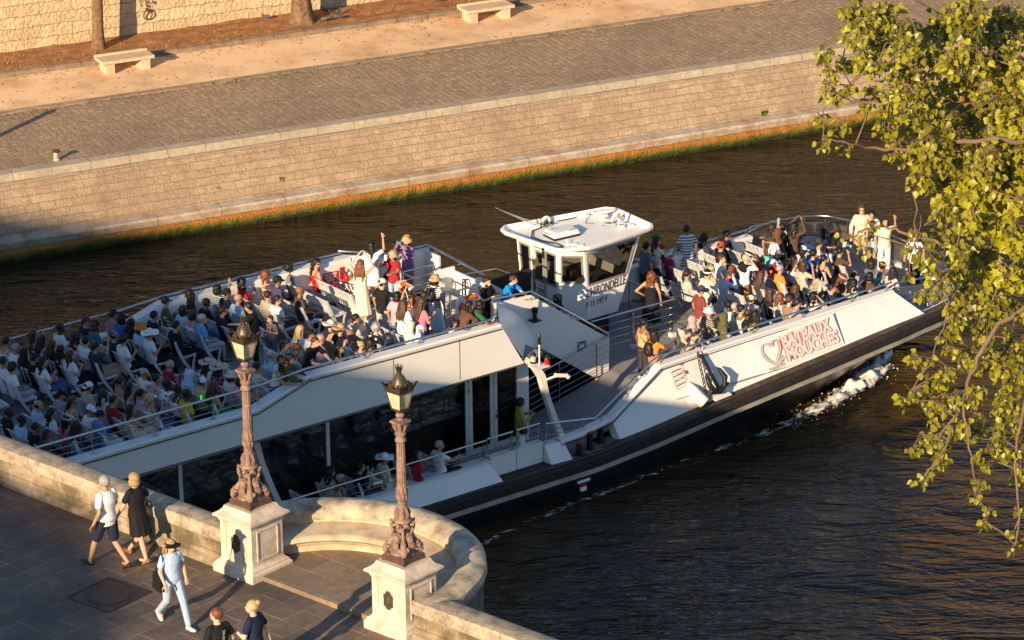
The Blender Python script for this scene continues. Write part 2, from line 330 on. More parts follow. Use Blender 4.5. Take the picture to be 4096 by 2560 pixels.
wallweed(36.9, 99.25, 1.15, 'tiny sprig on the quay wall left of the other weeds', 7, .12)
# pigeons
pg = [mat('pigeon_grey', (.10, .10, .12), .6, var=.3, vs=20), mat('pigeon_white', (.55, .5, .45), .7), mat('pigeon_head', (.03, .045, .05), .4)]
def pigeon(x, y, a, lab, white=False):
    o = empty('pigeon', q2w(x, y, 2.49), QR + a); tag(o, lab, 'pigeon', 'pigeons on the verge')
    mb = MB(); mb.ell((0, 0, .11), (.13, .065, .062), 10, 8, 0, Matrix.Rotation(R(-14), 3, 'Y')); mb.ell((.12, 0, .16), (.045, .04, .06), 8, 6, 0); mb.ell((.145, 0, .205), (.032, .026, .028), 8, 6)
    mb.tube([(.17, 0, .203), (.195, 0, .195)], [.008, .002], 5); mb.tube([(0, .025, .06), (.01, .025, -.01)], .006, 5); mb.tube([(0, -.025, .06), (.01, -.025, -.01)], .006, 5)
    mb.build('body', pg[1] if white else pg[0], o, smooth=60)
    for s_ in (-1, 1):
        mb = MB(); mb.ell((-.03, s_ * .058, .12), (.12, .016, .045), 8, 6, 0, Matrix.Rotation(R(-10), 3, 'Y')); mb.build('wing', pg[0], o, smooth=60)
    mb = MB(); mb.hexa([(-.22, -.03, .07), (-.1, -.035, .085), (-.1, .035, .085), (-.22, .03, .07), (-.22, -.03, .08), (-.1, -.035, .105), (-.1, .035, .105), (-.22, .03, .08)]); mb.build('tail', pg[2], o)
for a in ((45.05, 111.0, 2.1, 'white and grey pigeon beside the thick tree trunk', True), (45.3, 110.55, -.4, 'grey pigeon nearest the kerb right of the thick trunk'), (45.75, 111.55, 2.6, 'grey pigeon close to the wall behind the flock'),
          (46.05, 111.2, .5, 'grey pigeon pecking with its tail up right of the flock'), (45.85, 110.6, 3.3, 'rightmost grey pigeon of the flock near the kerb'), (43.6, 111.75, 3, 'lone grey pigeon by the wall left of the thick trunk'), (49.89, 111.0, .3, 'lone grey pigeon above the kerb left of the top bench')):
    pigeon(*a)
# ------------------------------------------------------------------ trees on the far verge
bark = mat('bark', (.20, .12, .065), .95, var=.5, vs=6, bump=.05, bs=9)
def leafmat(name, c, tr=.35, var=.5):
    m, nt, P, N, L = newmat(name)
    g = N('ShaderNodeNewGeometry'); r = N('ShaderNodeValToRGB'); r.color_ramp.elements[0].color = rgba([x * (1 - var) for x in c]); r.color_ramp.elements[1].color = rgba([min(1, x * (1 + var)) for x in c])
    L(g.outputs['Random Per Island'], r.inputs[0]); L(r.outputs[0], P.inputs['Base Color']); P.inputs['Roughness'].default_value = .38; P.inputs['Specular IOR Level'].default_value = .45
    t = N('ShaderNodeBsdfTranslucent'); L(r.outputs[0], t.inputs[0]); mx = N('ShaderNodeMixShader'); mx.inputs[0].default_value = tr
    L(P.outputs[0], mx.inputs[1]); L(t.outputs[0], mx.inputs[2]); L(mx.outputs[0], nt.nodes['Material Output'].inputs[0]); return m
crown_m = leafmat('plane_leaf', (.09, .12, .025))
def trunk_mb(r0, h, lean, seed, flare=1.5):
    mb = MB(); rows = []; n = 18; rr = random.Random(seed)
    zs = [0, .06, .15, .3, .5, .8, 1.2, 1.7, 2.3, 3, 4, 5.2, h]
    for z in zs:
        f = 1 + (flare - 1) * math.exp(-z * 3.2); r = r0 * f * (1 - .35 * z / h)
        rows.append([(lean[0] * z + r * (1 + .1 * math.sin(j * 2.1 + seed) * f + .07 * mnoise.noise(V((j * 1.7, z * 1.5, seed)))) * math.cos(2 * math.pi * j / n), lean[1] * z + r * (1 + .08 * math.cos(j * 1.7)) * math.sin(2 * math.pi * j / n), z) for j in range(n)])
    mb.grid(rows, 0, True)
    top = V((lean[0] * h, lean[1] * h, h))
    for i in range(7):
        a = i * .9 + seed; q = top + V((math.cos(a) * 2.6, math.sin(a) * 2.6, 2.6 + rr.random() * 2.5)); mb.tube([top - V((0, 0, .8)), top + (q - top) * .4 + V((0, 0, .5)), q], [r0 * .45, r0 * .3, .05], 7)
    return mb
def crown_mb(n, R0, zc, seed, s=.16):
    rr = random.Random(seed); mb = MB(); cl = []
    for i in range(40):
        d = V((rr.gauss(0, 1), rr.gauss(0, 1), rr.gauss(0, 1))).normalized() * R0 * rr.uniform(.35, 1); cl.append((V((d.x, d.y, d.z * 1.15 + zc)), R0 * rr.uniform(.18, .38)))
    for i in range(n):
        c, r = rr.choice(cl); p = c + V((rr.gauss(0, 1), rr.gauss(0, 1), rr.gauss(0, .8))) * r * .7
        a = V((rr.gauss(0, 1), rr.gauss(0, 1), rr.gauss(0, 1))).normalized(); b = a.orthogonal().normalized(); k = s * rr.uniform(.6, 1.4)
        mb.add([p - a * k, p + b * k * .6, p + a * k, p - b * k * .6], [(0, 1, 2, 3)])
    return mb
crown_proto = None
for i, (x, y, r0, lean, lab) in enumerate([(37.29, 111.19, .185, (.035, 0), 'slim brown tree trunk behind the left stone bench'), (44.62, 110.95, .30, (-.02, .02), 'thick flared tree trunk beside the pigeons'),
                                     (29.5, 111.2, .22, (.0, .02), 'verge tree left of the picture'), (52.8, 111.2, .24, (.02, 0), 'verge tree above the right bench, crown out of the picture'), (60.5, 111.3, .26, (-.02, 0), 'verge tree beyond the top right leaves'), (68, 111.3, .24, (.02, .01), 'last verge tree to the right')]):
    t = empty('verge_tree', q2w(x, y, 2.42), QR); tag(t, lab, 'tree', 'trees on the far verge')
    trunk_mb(r0, 6.5, lean, i * 3 + 1, 1.7 if i == 1 else 1.4).build('trunk', bark, t, smooth=70)
    if not crown_proto: crown_proto = crown_mb(6500, 3.7, 9.8, 3).build('crown', crown_m, t)
    else:
        c = crown_proto.copy(); COL.objects.link(c); c.parent = t; c.rotation_euler = (0, 0, i * 1.3)
mb = MB()
for i in range(9):
    p = V((0, 0, 0)); a = V((rnd.uniform(-1, 1), 0, rnd.uniform(-1, .3))) * .13; b = V((.05, -.03, .05)) * rnd.uniform(.5, 1.2); c = V((rnd.uniform(-.1, .1), 0, rnd.uniform(-.1, .14)))
    mb.add([c, c + a * .5 + b, c + a, c + a * .5 - b], [(0, 1, 2, 3)])
o = mb.build('leaf_sprig', leafmat('sprig_leaf', (.12, .2, .03))); o.location = q2w(39.2, 112.0, 3.62); tag(o, 'green leaf sprig at the top edge above the iron ring', 'leaves')
# buildings across the river, above the frame (they show in the water) and the unseen block added behind the camera to shade the left
def facade(name, lab, x0, x1, y0, depth, z0, h, col, rot, storeys, nwin):
    o = empty(name, (0, 0, 0), rot); tag(o, lab, 'building')
    mb = MB(); mb.box(x0, x1, y0, y0 + depth, z0, z0 + h); mb.build('wall', mat(name + '_stone', col, .85, var=.15, vs=.6), o)
    mb = MB(); mb.hexa([(x0, y0, z0 + h), (x1, y0, z0 + h), (x1, y0 + depth, z0 + h), (x0, y0 + depth, z0 + h), (x0 + 1, y0 + 1.6, z0 + h + 4), (x1 - 1, y0 + 1.6, z0 + h + 4), (x1 - 1, y0 + depth - 1, z0 + h + 4), (x0 + 1, y0 + depth - 1, z0 + h + 4)]); mb.build('roof', mat(name + '_zinc', (.13, .14, .16), .5), o)
    sh = h / storeys; k = 0
    wm = mat(name + '_glass', (.02, .022, .025), .1)
    mb0 = MB(); mb0.box(-.6, .6, -.08, .05, 0, sh * .6); pane = None
    for s_ in range(storeys):
        for i in range(nwin):
            if k >= 96: break
            k += 1; x = x0 + (i + .5) * (x1 - x0) / nwin
            if pane is None: pane = mb0.build('window', wm, o); p = pane
            else: p = pane.copy(); COL.objects.link(p)
            p.parent = o; p.location = (x, y0, z0 + s_ * sh + sh * .2)
for i, (x0, x1, hh, c) in enumerate([(-60, -6, 9.5, (.48, .38, .27)), (-5, 34, 11, (.52, .41, .29)), (35, 78, 9, (.46, .36, .26)), (80, 130, 10.5, (.5, .4, .29))]):
    facade('riverside_building', ['pale stone apartment block across the river, leftmost', 'pale stone apartment block across the river behind the left trunk', 'pale stone apartment block across the river behind the thick trunk', 'pale stone apartment block across the river, rightmost'][i], x0, x1, 124, 12, 8.5, hh, c, QR, 3, 15)
# unseen block added behind the camera, roofline shaped to throw the shade on the left of the boat and the pavement
o = empty('shade_block', (0, 0, 0), -SUN_AZ); tag(o, 'tall unseen stone block added behind the viewpoint to shade the left of the scene', 'building')
L0, L1 = -30, -16; te = math.tan(SUN_EL)
prof = [(-110, 28.2), (-60, 28.0), (-46.5, 27.9), (-44, 27.5), (-41, 27.1), (-38, 25.95), (-36, 25.6), (-34, 25.0), (-32.5, 24.3), (-31.5, 22.5), (-31.0, 18)]
pts = [(a, L1, b - te * L1) for a, b in prof]
mb = MB(); mb.prism([(-110, L1, 9.4)] + [(a, y, z - 5 if a > -111 else z) for a, y, z in pts] + [(-31.0, L1, 9.4)], (0, L0 - L1, 0)); mb.build('wall', mat('store_stone', (.5, .42, .32), .85, var=.12, vs=.5), o)
mb = MB(); mb.prism([(a, y, z) for a, y, z in pts] + [(a, y, z - 5.0) for a, y, z in reversed(pts)], (0, L0 - L1 + .5, 0)); mb.build('roof', mat('store_zinc', (.14, .15, .17), .5), o)
wp = None
for s_ in range(5):
    for i in range(18):
        if wp is None:
            mb = MB(); mb.box(-.9, .9, -.05, .1, 0, 2.4); wp = mb.build('window', mat('store_glass', (.02, .025, .03), .1), o)
            p = wp
        else: p = wp.copy(); COL.objects.link(p)
        p.parent = o; p.location = (-106 + i * 4.3, L1, 11 + s_ * 3.6)

# ------------------------------------------------------------------ bridge  (local x along the parapet to the right, y out over the river)
BO, BR_ = V((-3.40, 57.58, 0)), R(-41.5)
ZB = 9.4
def b2w(s, t, z=ZB): return BO + V((s * math.cos(BR_) - t * math.sin(BR_), s * math.sin(BR_) + t * math.cos(BR_), z))
def bobj(mb, name, m, parent=None, **k):
    o = mb.build(name, m, parent, **k)
    if not parent: o.location = BO; o.rotation_euler = (0, 0, BR_)
    return o
slab = blockmat('pavement_slabs', (.225, .17, .13), (.15, .115, .092), (.36, .27, .185), 1.0, .50, .016, 'yx', .012, .012, rough=.62, stain=(.06, .055, .052), stain_s=.8, grain=.003, gs=40, stain_lo=.42, stain_hi=.75)
mb = MB(); mb.quad((-40, -30, ZB), (40, -30, ZB), (40, 0.0, ZB), (-40, 0.0, ZB)); struct(bobj(mb, 'bridge_pavement', slab))
stn = blockmat('bridge_stone', (.52, .41, .285), (.46, .36, .245), (.22, .16, .10), 2.6, .42, .006, 'xz', .01, .01, stain=(.13, .10, .055), stain_s=1.5, grain=.012, gs=40, stain_lo=.36, stain_hi=.60)
stn_top = mat('lichen_stone', (.47, .375, .27), .9, var=.2, vs=4, bump=.008, bs=60, col2=(.15, .115, .08), lo=.36, hi=.60, nr=.85)
stn_seat = mat('seat_stone', (.52, .41, .28), .85, var=.2, vs=2.2, bump=.01, bs=30, col2=(.28, .215, .13), lo=.3, hi=.6)
ped_st = mat('pedestal_stone', (.60, .50, .39), .85, var=.14, vs=3.5, bump=.012, bs=30, col2=(.40, .31, .22), lo=.3, hi=.55)
ZT = 10.17
def wall_prof(zb=ZB):
    # inner face (y small) to outer face: plinth, die, moulding, rounded coping
    return [(-.20, zb - .05), (-.20, zb + .10), (-.165, zb + .14), (-.125, zb + .155), (-.125, ZT - .27), (-.16, ZT - .25), (-.175, ZT - .2), (-.175, ZT - .05), (-.15, ZT - .005), (.0, ZT + .015), (.24, ZT + .01), (.33, ZT - .03), (.35, ZT - .2), (.31, ZT - .26), (.29, ZT - .3), (.29, zb - 1.2)]
def straight(lab, s0, s1, name='bridge_parapet'):
    pr = wall_prof(); root = empty(name, BO, BR_); tag(root, lab, 'parapet', 'straight bridge parapets')
    mb = MB(); n = 24
    rows = [[(s0 + (s1 - s0) * i / n, y, z) for y, z in pr] for i in range(n + 1)]
    k0, k1 = 5, 13
    mb.grid([r[:k0 + 1] for r in rows]); mb.grid([r[k1:] for r in rows]); mb.build('wall', stn, root, smooth=30)
    mb = MB(); rows = [[(s0 + (s1 - s0) * i / n, y, z + .004 * mnoise.noise(V((i * .9, k, 3)))) for k, (y, z) in enumerate(pr)] for i in range(n + 1)]
    mb.grid([r[k0:k1 + 1] for r in rows]); mb.build('coping', stn_top, root, smooth=40)
straight('stained stone bridge parapet running left behind the walking couple', -22, -2.32)
straight('stone bridge parapet running down to the bottom edge right of the second lamp', 2.32, 22)
# half round balcony: parapet, seat, floor
bal = empty('balcony_parapet', BO, BR_); tag(bal, 'half round stone balcony parapet with a built in bench between the two lamps', 'parapet')
def arc(mb, prof, a0, a1, n=48, m=0, c=(0, .1)):
    mb.grid([[(c[0] + r * math.cos(a0 + (a1 - a0) * i / n), c[1] + r * math.sin(a0 + (a1 - a0) * i / n), z) for r, z in prof] for i in range(n + 1)], m)
A0, A1 = R(-2), R(182)
mb = MB(); arc(mb, [(2.36, ZB), (2.36, ZT - .27)], A0, A1); mb.build('wall', stn_seat, bal, smooth=40)
mb = MB(); arc(mb, [(2.79, ZT - .3), (2.77, ZB - .2), (2.77, ZB - 1.0)], A0, A1); mb.build('outer_face', mat('shade_stained_stone', (.17, .14, .11), .9, var=.3, vs=2, bump=.02, bs=20, col2=(.06, .052, .045)), bal, smooth=40)  # shade of the outer face is put into this dark stained stone colour
mb = MB(); arc(mb, [(2.36, ZT - .27), (2.32, ZT - .25), (2.31, ZT - .2), (2.32, ZT - .07), (2.38, ZT - .01), (2.55, ZT + .03), (2.75, ZT + .01), (2.83, ZT - .05), (2.85, ZT - .2), (2.79, ZT - .3)], A0, A1); mb.build('coping', mat('balcony_coping', (.50, .405, .285), .9, var=.2, vs=3, bump=.015, bs=30, col2=(.2, .16, .11), lo=.34, hi=.6), bal, smooth=40)
mb = MB(); arc(mb, [(2.36, ZB + .47), (1.86, ZB + .44), (1.78, ZB + .42), (1.75, ZB + .36), (1.8, ZB + .31), (1.88, ZB + .29), (1.9, ZB + .22), (1.93, ZB + .2), (1.93, ZB + .02)], R(9), R(171)); mb.build('seat', stn_seat, bal, smooth=50)
for a in (R(9), R(171)):
    mb = MB(); mb.add([(r * math.cos(a), .1 + r * math.sin(a), z) for r, z in [(2.36, ZB + .02), (2.36, ZB + .47), (1.86, ZB + .44), (1.78, ZB + .42), (1.75, ZB + .36), (1.8, ZB + .31), (1.93, ZB + .2), (1.93, ZB + .02)]], [tuple(range(8))]); mb.build('seat_end', stn_seat, bal)
mb = MB(); n = 40; pts = [(2.2 * math.cos(A0 + (A1 - A0) * i / n), .1 + 2.2 * math.sin(A0 + (A1 - A0) * i / n), ZB + .09) for i in range(n + 1)]
mb.add([(2.2, -.06, ZB + .09)] + pts + [(-2.2, -.06, ZB + .09)], [tuple(range(n + 3))]); mb.quad((-2.2, -.06, ZB - .05), (2.2, -.06, ZB - .05), (2.2, -.06, ZB + .09), (-2.2, -.06, ZB + .09))
fl = blockmat('balcony_slabs', (.30, .22, .155), (.225, .165, .12), (.42, .31, .21), .95, .62, .012, 'xy', .008, .01, rough=.7, stain=(.15, .12, .095), stain_s=.8, grain=.003, gs=40)
struct(bobj(mb, 'balcony_floor', fl))
# bridge body under the deck and the pier turret under the balcony
br = empty('bridge', BO, BR_); tag(br, 'stone bridge body and round pier under the balcony, dark against the river', 'bridge')
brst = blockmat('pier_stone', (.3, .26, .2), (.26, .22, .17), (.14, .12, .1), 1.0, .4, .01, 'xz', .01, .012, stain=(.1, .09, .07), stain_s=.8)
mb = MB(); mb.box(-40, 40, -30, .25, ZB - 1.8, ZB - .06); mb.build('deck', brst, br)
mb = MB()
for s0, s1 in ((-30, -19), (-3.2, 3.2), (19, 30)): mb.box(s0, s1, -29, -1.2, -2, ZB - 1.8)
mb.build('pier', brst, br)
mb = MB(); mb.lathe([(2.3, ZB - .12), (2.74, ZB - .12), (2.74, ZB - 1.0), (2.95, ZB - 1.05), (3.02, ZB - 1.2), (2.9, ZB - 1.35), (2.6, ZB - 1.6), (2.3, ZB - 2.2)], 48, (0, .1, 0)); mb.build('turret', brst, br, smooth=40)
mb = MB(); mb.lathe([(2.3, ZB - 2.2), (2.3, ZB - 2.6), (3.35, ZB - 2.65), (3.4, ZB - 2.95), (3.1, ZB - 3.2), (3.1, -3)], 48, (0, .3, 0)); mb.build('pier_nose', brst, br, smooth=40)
# pedestals
def pedestal(s, lab, label2):
    o = empty('pedestal', b2w(s, .2, ZB), BR_); tag(o, lab, 'pedestal', 'stone pedestals of the bridge lamps')
    def sqp(mb, prof, m=0): mb.lathe([(r * math.sqrt(2), z) for r, z in prof], 4, m=m, sq=.5)
    mb = MB(); sqp(mb, [(.505, -.05), (.505, .14), (.49, .16), (.47, .17), (.47, .2), (.43, .225), (.405, .25), (.40, .27)]); mb.build('plinth', ped_st, o)
    mb = MB(); sqp(mb, [(.395, .27), (.395, .98)]); mb.build('die', ped_st, o, bevel=.006)
    mb = MB(); sqp(mb, [(.40, .98), (.415, 1.0), (.42, 1.03), (.46, 1.06), (.49, 1.08), (.49, 1.12), (.44, 1.145), (.39, 1.18), (.35, 1.23), (.335, 1.275)]); mb.build('cap', ped_st, o, smooth=25)
    for ax in (0, 1, 2):       # raised panel frames
        mb = MB(); rot = Matrix.Rotation(ax * math.pi / 2, 3, 'Z')
        for (x0, x1, z0, z1) in ((-.27, -.235, .34, .9), (.235, .27, .34, .9), (-.27, .27, .325, .36), (-.27, .27, .885, .92)):
            c = rot @ V(((x0 + x1) / 2, -.398, (z0 + z1) / 2)); mb.obox(c, rot @ V(((x1 - x0) / 2, 0, 0)), rot @ V((0, .014, 0)), (0, 0, (z1 - z0) / 2))
        mb.build('panel_frame', ped_st, o, bevel=.006)
    mb = MB(); pl = [(-.1, .5), (.1, .5), (.1, .56), (.1, .74), (.06, .77), (.05, .8), (0, .825), (-.05, .8), (-.06, .77), (-.1, .74)] + []
    pl = [(.05, .47), (.06, .5), (.105, .52), (.105, .73), (.06, .75), (.05, .79), (0, .81), (-.05, .79), (-.06, .75), (-.105, .73), (-.105, .52), (-.06, .5), (-.05, .47), (0, .455)]
    mb.prism([(x, -.395, z) for x, z in pl], (0, -.025, 0))
    pm = mat('plaque_iron', (.085, .06, .048), .6, .2, var=.4, vs=30, bump=.01, bs=40); pq = mb.build('plaque', pm, o, bevel=.006)
    mb = MB(); mb.ell((0, -.425, .63), (.06, .015, .09), 12, 8); mb.tube([(.075 * math.cos(i * .524), -.425, .63 + .11 * math.sin(i * .524)) for i in range(13)], .008, 5); mb.build('crest', pm, pq, smooth=60)
    return o
pedestal(-1.93, 'left carved stone pedestal, higher in the picture, carrying the first lamp', 0)
pedestal(1.80, 'right carved stone pedestal, lower in the picture, beside the bottom parapet', 0)
# ornate lamp posts
iron = mat('lamp_iron_pink', (.27, .175, .135), .7, 0, var=.35, vs=9, bump=.01, bs=45, col2=(.15, .09, .068))
ironb = mat('lamp_iron_brown', (.10, .055, .042), .45, .1, var=.3, vs=9)
copper = mat('lantern_copper', (.13, .095, .06), .42, .6, var=.45, vs=12, col2=(.06, .045, .03))
glassm = mat('lantern_glass', (.60, .50, .33), .18, 0, var=.35, vs=5, col2=(.36, .3, .19), spec=.6)
def lamp(s, lab):
    o = empty('bridge_lamp', b2w(s, .2, ZB + 1.27), BR_); tag(o, lab, 'street lamp', 'ornate lamps on the bridge pedestals'); o.scale = (.79, .79, 1)
    # base: concave square plinth
    mb = MB(); rows = []
    for r, z in ((.335, 0), (.335, .1), (.30, .13), (.29, .15)):
        row = []
        for k in range(4):
            for u in (-1, -.9, -.5, 0, .5, .9):
                d = r * (1 - .16 * (1 - u * u)); a = k * math.pi / 2; x, y = d, u * r
                row.append((x * math.cos(a) - y * math.sin(a), x * math.sin(a) + y * math.cos(a), z))
        rows.append(row)
    mb.grid(rows, 0, True); n = len(rows[0]); mb.f.append([3 * n + j for j in range(n)]); mb.m.append(0); mb.build('base', ironb, o)
    mb = MB(); rr = random.Random(5)      # masks, dolphins and scrolls
    mb.lathe([(.29, .14), (.26, .2), (.18, .3), (.16, .45), (.15, .6), (.17, .66), (.2, .69), (.2, .73), (.13, .76)], 16)
    for k in range(4):
        a = k * math.pi / 2
        def P(r, z, da=0): return V((r * math.cos(a + da), r * math.sin(a + da), z))
        mb.ell(P(.19, .42), (.085, .085, .11), 10, 8, disp=.25, seed=k); mb.ell(P(.27, .41), (.022, .022, .04), 6, 5)             # bearded face
        for e in (-1, 1): mb.ell(P(.25, .455, e * .15), (.02, .02, .018), 6, 5)
        for j in range(7): mb.tube([P(.25, .37, (j - 3) * .09), P(.285, .29, (j - 3) * .1), P(.27, .18, (j - 3) * .12)], [.022, .026, .01], 5)
        for j in range(6): mb.tube([P(.2, .52, (j - 2.5) * .11), P(.24, .56, (j - 2.5) * .15), P(.24, .47, (j - 2.5) * .2)], [.015, .02, .012], 5)
        d = math.pi / 4                    # dolphin at each corner
        mb.tube([P(.40, .16, d), P(.37, .24, d), P(.28, .32, d), P(.21, .42, d), P(.19, .54, d), P(.24, .62, d), P(.27, .66, d)], [.05, .085, .075, .055, .04, .035, .015], 8)
        for e in (-1, 1):
            mb.tube([P(.37, .22, d + e * .1), P(.36, .30, d + e * .28), P(.31, .30, d + e * .42)], [.03, .045, .01], 6)
            mb.ell(P(.41, .21, d + e * .1), (.018, .018, .018), 5, 4)
            mb.tube([P(.25, .66, e * .2), P(.26, .72, e * .45), P(.22, .7, e * .6), P(.23, .65, e * .5)], [.03, .035, .025, .012], 6)
    mb.build('figure_group', iron, o, smooth=50)
    mb = MB(); mb.lathe([(.2, .72), (.215, .74), (.2, .77), (.15, .79), (.14, .86), (.12, .95), (.105, 1.02), (.1, 1.05), (.11, 1.07), (.1, 1.09)], 16)
    for k in range(8):
        a = k * math.pi / 4
        mb.tube([(.15 * math.cos(a), .15 * math.sin(a), .78), (.155 * math.cos(a), .155 * math.sin(a), .88), (.125 * math.cos(a), .125 * math.sin(a), .99)], [.02, .035, .01], 5)
    mb.build('lower_shaft', iron, o, smooth=50)
    mb = MB(); mb.lathe([(.1, 1.09), (.115, 1.12), (.125, 1.2), (.115, 1.34), (.1, 1.38)], 12)
    for k in range(10):
        a = k * math.pi / 5
        for z in (1.13, 1.25): mb.ell((.11 * math.cos(a + z * 9), .11 * math.sin(a + z * 9), z + .05), (.026, .026, .07), 6, 5)
    mb.build('leaf_collar', iron, o, smooth=50)
    mb = MB(); rows = []; n = 36        # fluted shaft
    for z, r in ((1.36, .105), (1.42, .103), (1.6, .101), (2.1, .093), (2.2, .091)): rows.append([((r * (1 - .13 * (j % 3 == 0))) * math.cos(2 * math.pi * j / n), (r * (1 - .13 * (j % 3 == 0))) * math.sin(2 * math.pi * j / n), z) for j in range(n)])
    mb.grid(rows, 0, True); mb.build('shaft', iron, o, smooth=25)
    mb = MB(); mb.lathe([(.1, 2.19), (.125, 2.21), (.125, 2.24), (.105, 2.26), (.1, 2.3), (.125, 2.33), (.125, 2.36), (.095, 2.38), (.1, 2.44), (.13, 2.52), (.11, 2.54)], 16)
    mb.lathe([(.13 * 1.41, 2.53), (.165 * 1.41, 2.55), (.165 * 1.41, 2.585), (.1, 2.6)], 4, sq=.5)
    for k in range(8):
        a = k * math.pi / 4; mb.tube([(.1 * math.cos(a), .1 * math.sin(a), 2.4), (.14 * math.cos(a), .14 * math.sin(a), 2.47), (.17 * math.cos(a), .17 * math.sin(a), 2.53), (.14 * math.cos(a), .14 * math.sin(a), 2.51)], [.02, .028, .02, .008], 5)
    mb.lathe([(.09, 2.59), (.06, 2.62), (.085, 2.65), (.1, 2.68), (.085, 2.71), (.06, 2.73)], 14); mb.build('capital', iron, o, smooth=45)
    # lantern
    zb, zt = 2.80, 3.14
    lan = MB(); rb, rtp = .125, .21
    def cr(k, r, z): a = math.pi / 4 + k * math.pi / 2; return V((r * 1.414 * math.cos(a), r * 1.414 * math.sin(a), z))
    for k in range(4):
        lan.bar(cr(k, rb, zb), cr(k, rtp, zt), .022, .022); lan.bar(cr(k, rb, zb), cr(k + 1, rb, zb), .02, .03); lan.bar(cr(k, rtp, zt), cr(k + 1, rtp, zt), .03, .035)
        a = k * math.pi / 2; lan.tube([(.03 * math.cos(a), .03 * math.sin(a), 2.72), (.09 * math.cos(a + .5), .09 * math.sin(a + .5), 2.75), cr(k, rb, zb)], [.014, .012, .012], 5)
        for t in (.3, .75): lan.ell(cr(k, rb + (rtp - rb) * t + .012, zb + (zt - zb) * t), (.014, .014, .014), 5, 4)
        # flared gallery with pierced crest and horned corners
        p, q = cr(k, .215, zt + .01), cr(k + 1, .215, zt + .01); P, Q = cr(k, .26, zt + .11), cr(k + 1, .26, zt + .11)
        top = []; m_ = 12
        for i in range(m_ + 1):
            u = i / m_; e = .03 * (abs(2 * u - 1) ** 2.2) * 2.2 + .022 * math.cos((u - .5) * math.pi * 4) * (abs(2 * u - 1) < .8) + .008 * (i % 2)
            top.append(P.lerp(Q, u) + V((0, 0, e - .02)) + (P.lerp(Q, u) * .12 * abs(2 * u - 1) ** 3).to_3d() * V((1, 1, 0)))
        bot = [p.lerp(q, i / m_) for i in range(m_ + 1)]; lan.grid([bot, top]); lan.grid([[x * V((.97, .97, 1)) if True else x for x in top], [x * V((.97, .97, 1)) for x in bot]])
    lan.build('lantern_frame', copper, o)
    mb = MB(); mb.lathe([(.115 * 1.414, zb + .01), (.195 * 1.414, zt - .01)], 4, sq=.5); mb.build('lantern_glass', glassm, o)
    mb = MB(); mb.lathe([(.21 * 1.414, zt + .015), (.2 * 1.38, zt + .06), (.17 * 1.3, zt + .12)], 4, sq=.5); mb.lathe([(.19, zt + .07), (.175, zt + .12), (.15, zt + .19), (.11, zt + .25), (.07, zt + .28), (.055, zt + .30)], 20)
    for k in range(12):
        a = k * math.pi / 6; mb.ell((.185 * math.cos(a), .185 * math.sin(a), zt + .115), (.022, .022, .035), 6, 5)
    mb.build('lantern_roof', copper, o, smooth=40)
    mb = MB(); mb.lathe([(.055, zt + .29), (.06, zt + .31), (.045, zt + .33), (.06, zt + .345), (.065, zt + .36), (.075, zt + .39)], 16)
    for k in range(8):
        a0 = k * math.pi / 4; pts = [(.07 * math.cos(a0 + d), .07 * math.sin(a0 + d), zt + .375) for d in (0, .42)] + [(.088 * math.cos(a0 + d), .088 * math.sin(a0 + d), zt + .44 + .012 * (k % 2)) for d in (.42, .28, .14, 0)]
        mb.add(pts, [tuple(range(6))]); mb.add([(x * .93, y * .93, z) for x, y, z in pts], [tuple(range(6))])
    mb.build('crown_finial', copper, o, smooth=30)
lamp(-1.93, 'left ornate bridge lamp with a crown, standing higher in the picture')
lamp(1.80, 'right ornate bridge lamp with a crown, nearer the curved balcony end')
# manhole cover
mc = V((-7.2, 57.96, ZB)); o = empty('manhole_cover', mc + V((0, 0, .004)), BR_ + R(3)); tag(o, 'dark round iron manhole cover in a square frame in the pavement', 'manhole cover')
mm = mat('manhole_iron', (.06, .05, .043), .5, .5, var=.4, vs=9, bump=.006, bs=50)
mb = MB(); h = .52
for a, b in (((-h, -h), (h, -h)), ((h, -h), (h, h)), ((h, h), (-h, h)), ((-h, h), (-h, -h))): mb.bar((a[0], a[1], .004), (b[0], b[1], .004), .035, .012)
mb.box(-h, h, -h, h, -.003, .0025); mb.build('frame', mm, o)
mb = MB(); mb.lathe([(.42, .002), (.42, .010), (.395, .011), (.39, .005), (.375, .005), (.37, .011), (.02, .011)], 40); mb.box(-.05, .05, -.015, .015, .008, .016); mb.build('lid', mm, o, smooth=30)
# ------------------------------------------------------------------ the river cruise boat (local x to the bow, y to the far side, z up from the water)
PHI = R(37.5); BC = V((-4.3 * math.sin(PHI), 82 + 4.3 * math.cos(PHI), 0))
def w_(x, y, z): return BC + V((x * math.cos(PHI) - y * math.sin(PHI), x * math.sin(PHI) + y * math.cos(PHI), z))
boat = empty('cruise_boat', BC, PHI); tag(boat, 'long white open deck river cruise boat crowded with passengers', 'boat')
white = mat('boat_white', (.78, .75, .70), .34, var=.05, vs=.8, spec=.5)
white2 = mat('boat_white_worn', (.74, .70, .64), .4, var=.12, vs=2.2, spec=.45)
black = mat('hull_black', (.012, .012, .013), .35, var=.3, vs=3)
rubber = mat('rub_rubber', (.024, .019, .015), .75, var=.5, vs=5, bump=.01, bs=20)
deckm = mat('deck_grey', (.25, .235, .225), .75, var=.12, vs=3, bump=.003, bs=120)
steel = mat('stainless', (.62, .60, .57), .22, 1.0, var=.1, vs=6)
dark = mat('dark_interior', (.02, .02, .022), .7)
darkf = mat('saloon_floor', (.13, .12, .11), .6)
glass = None
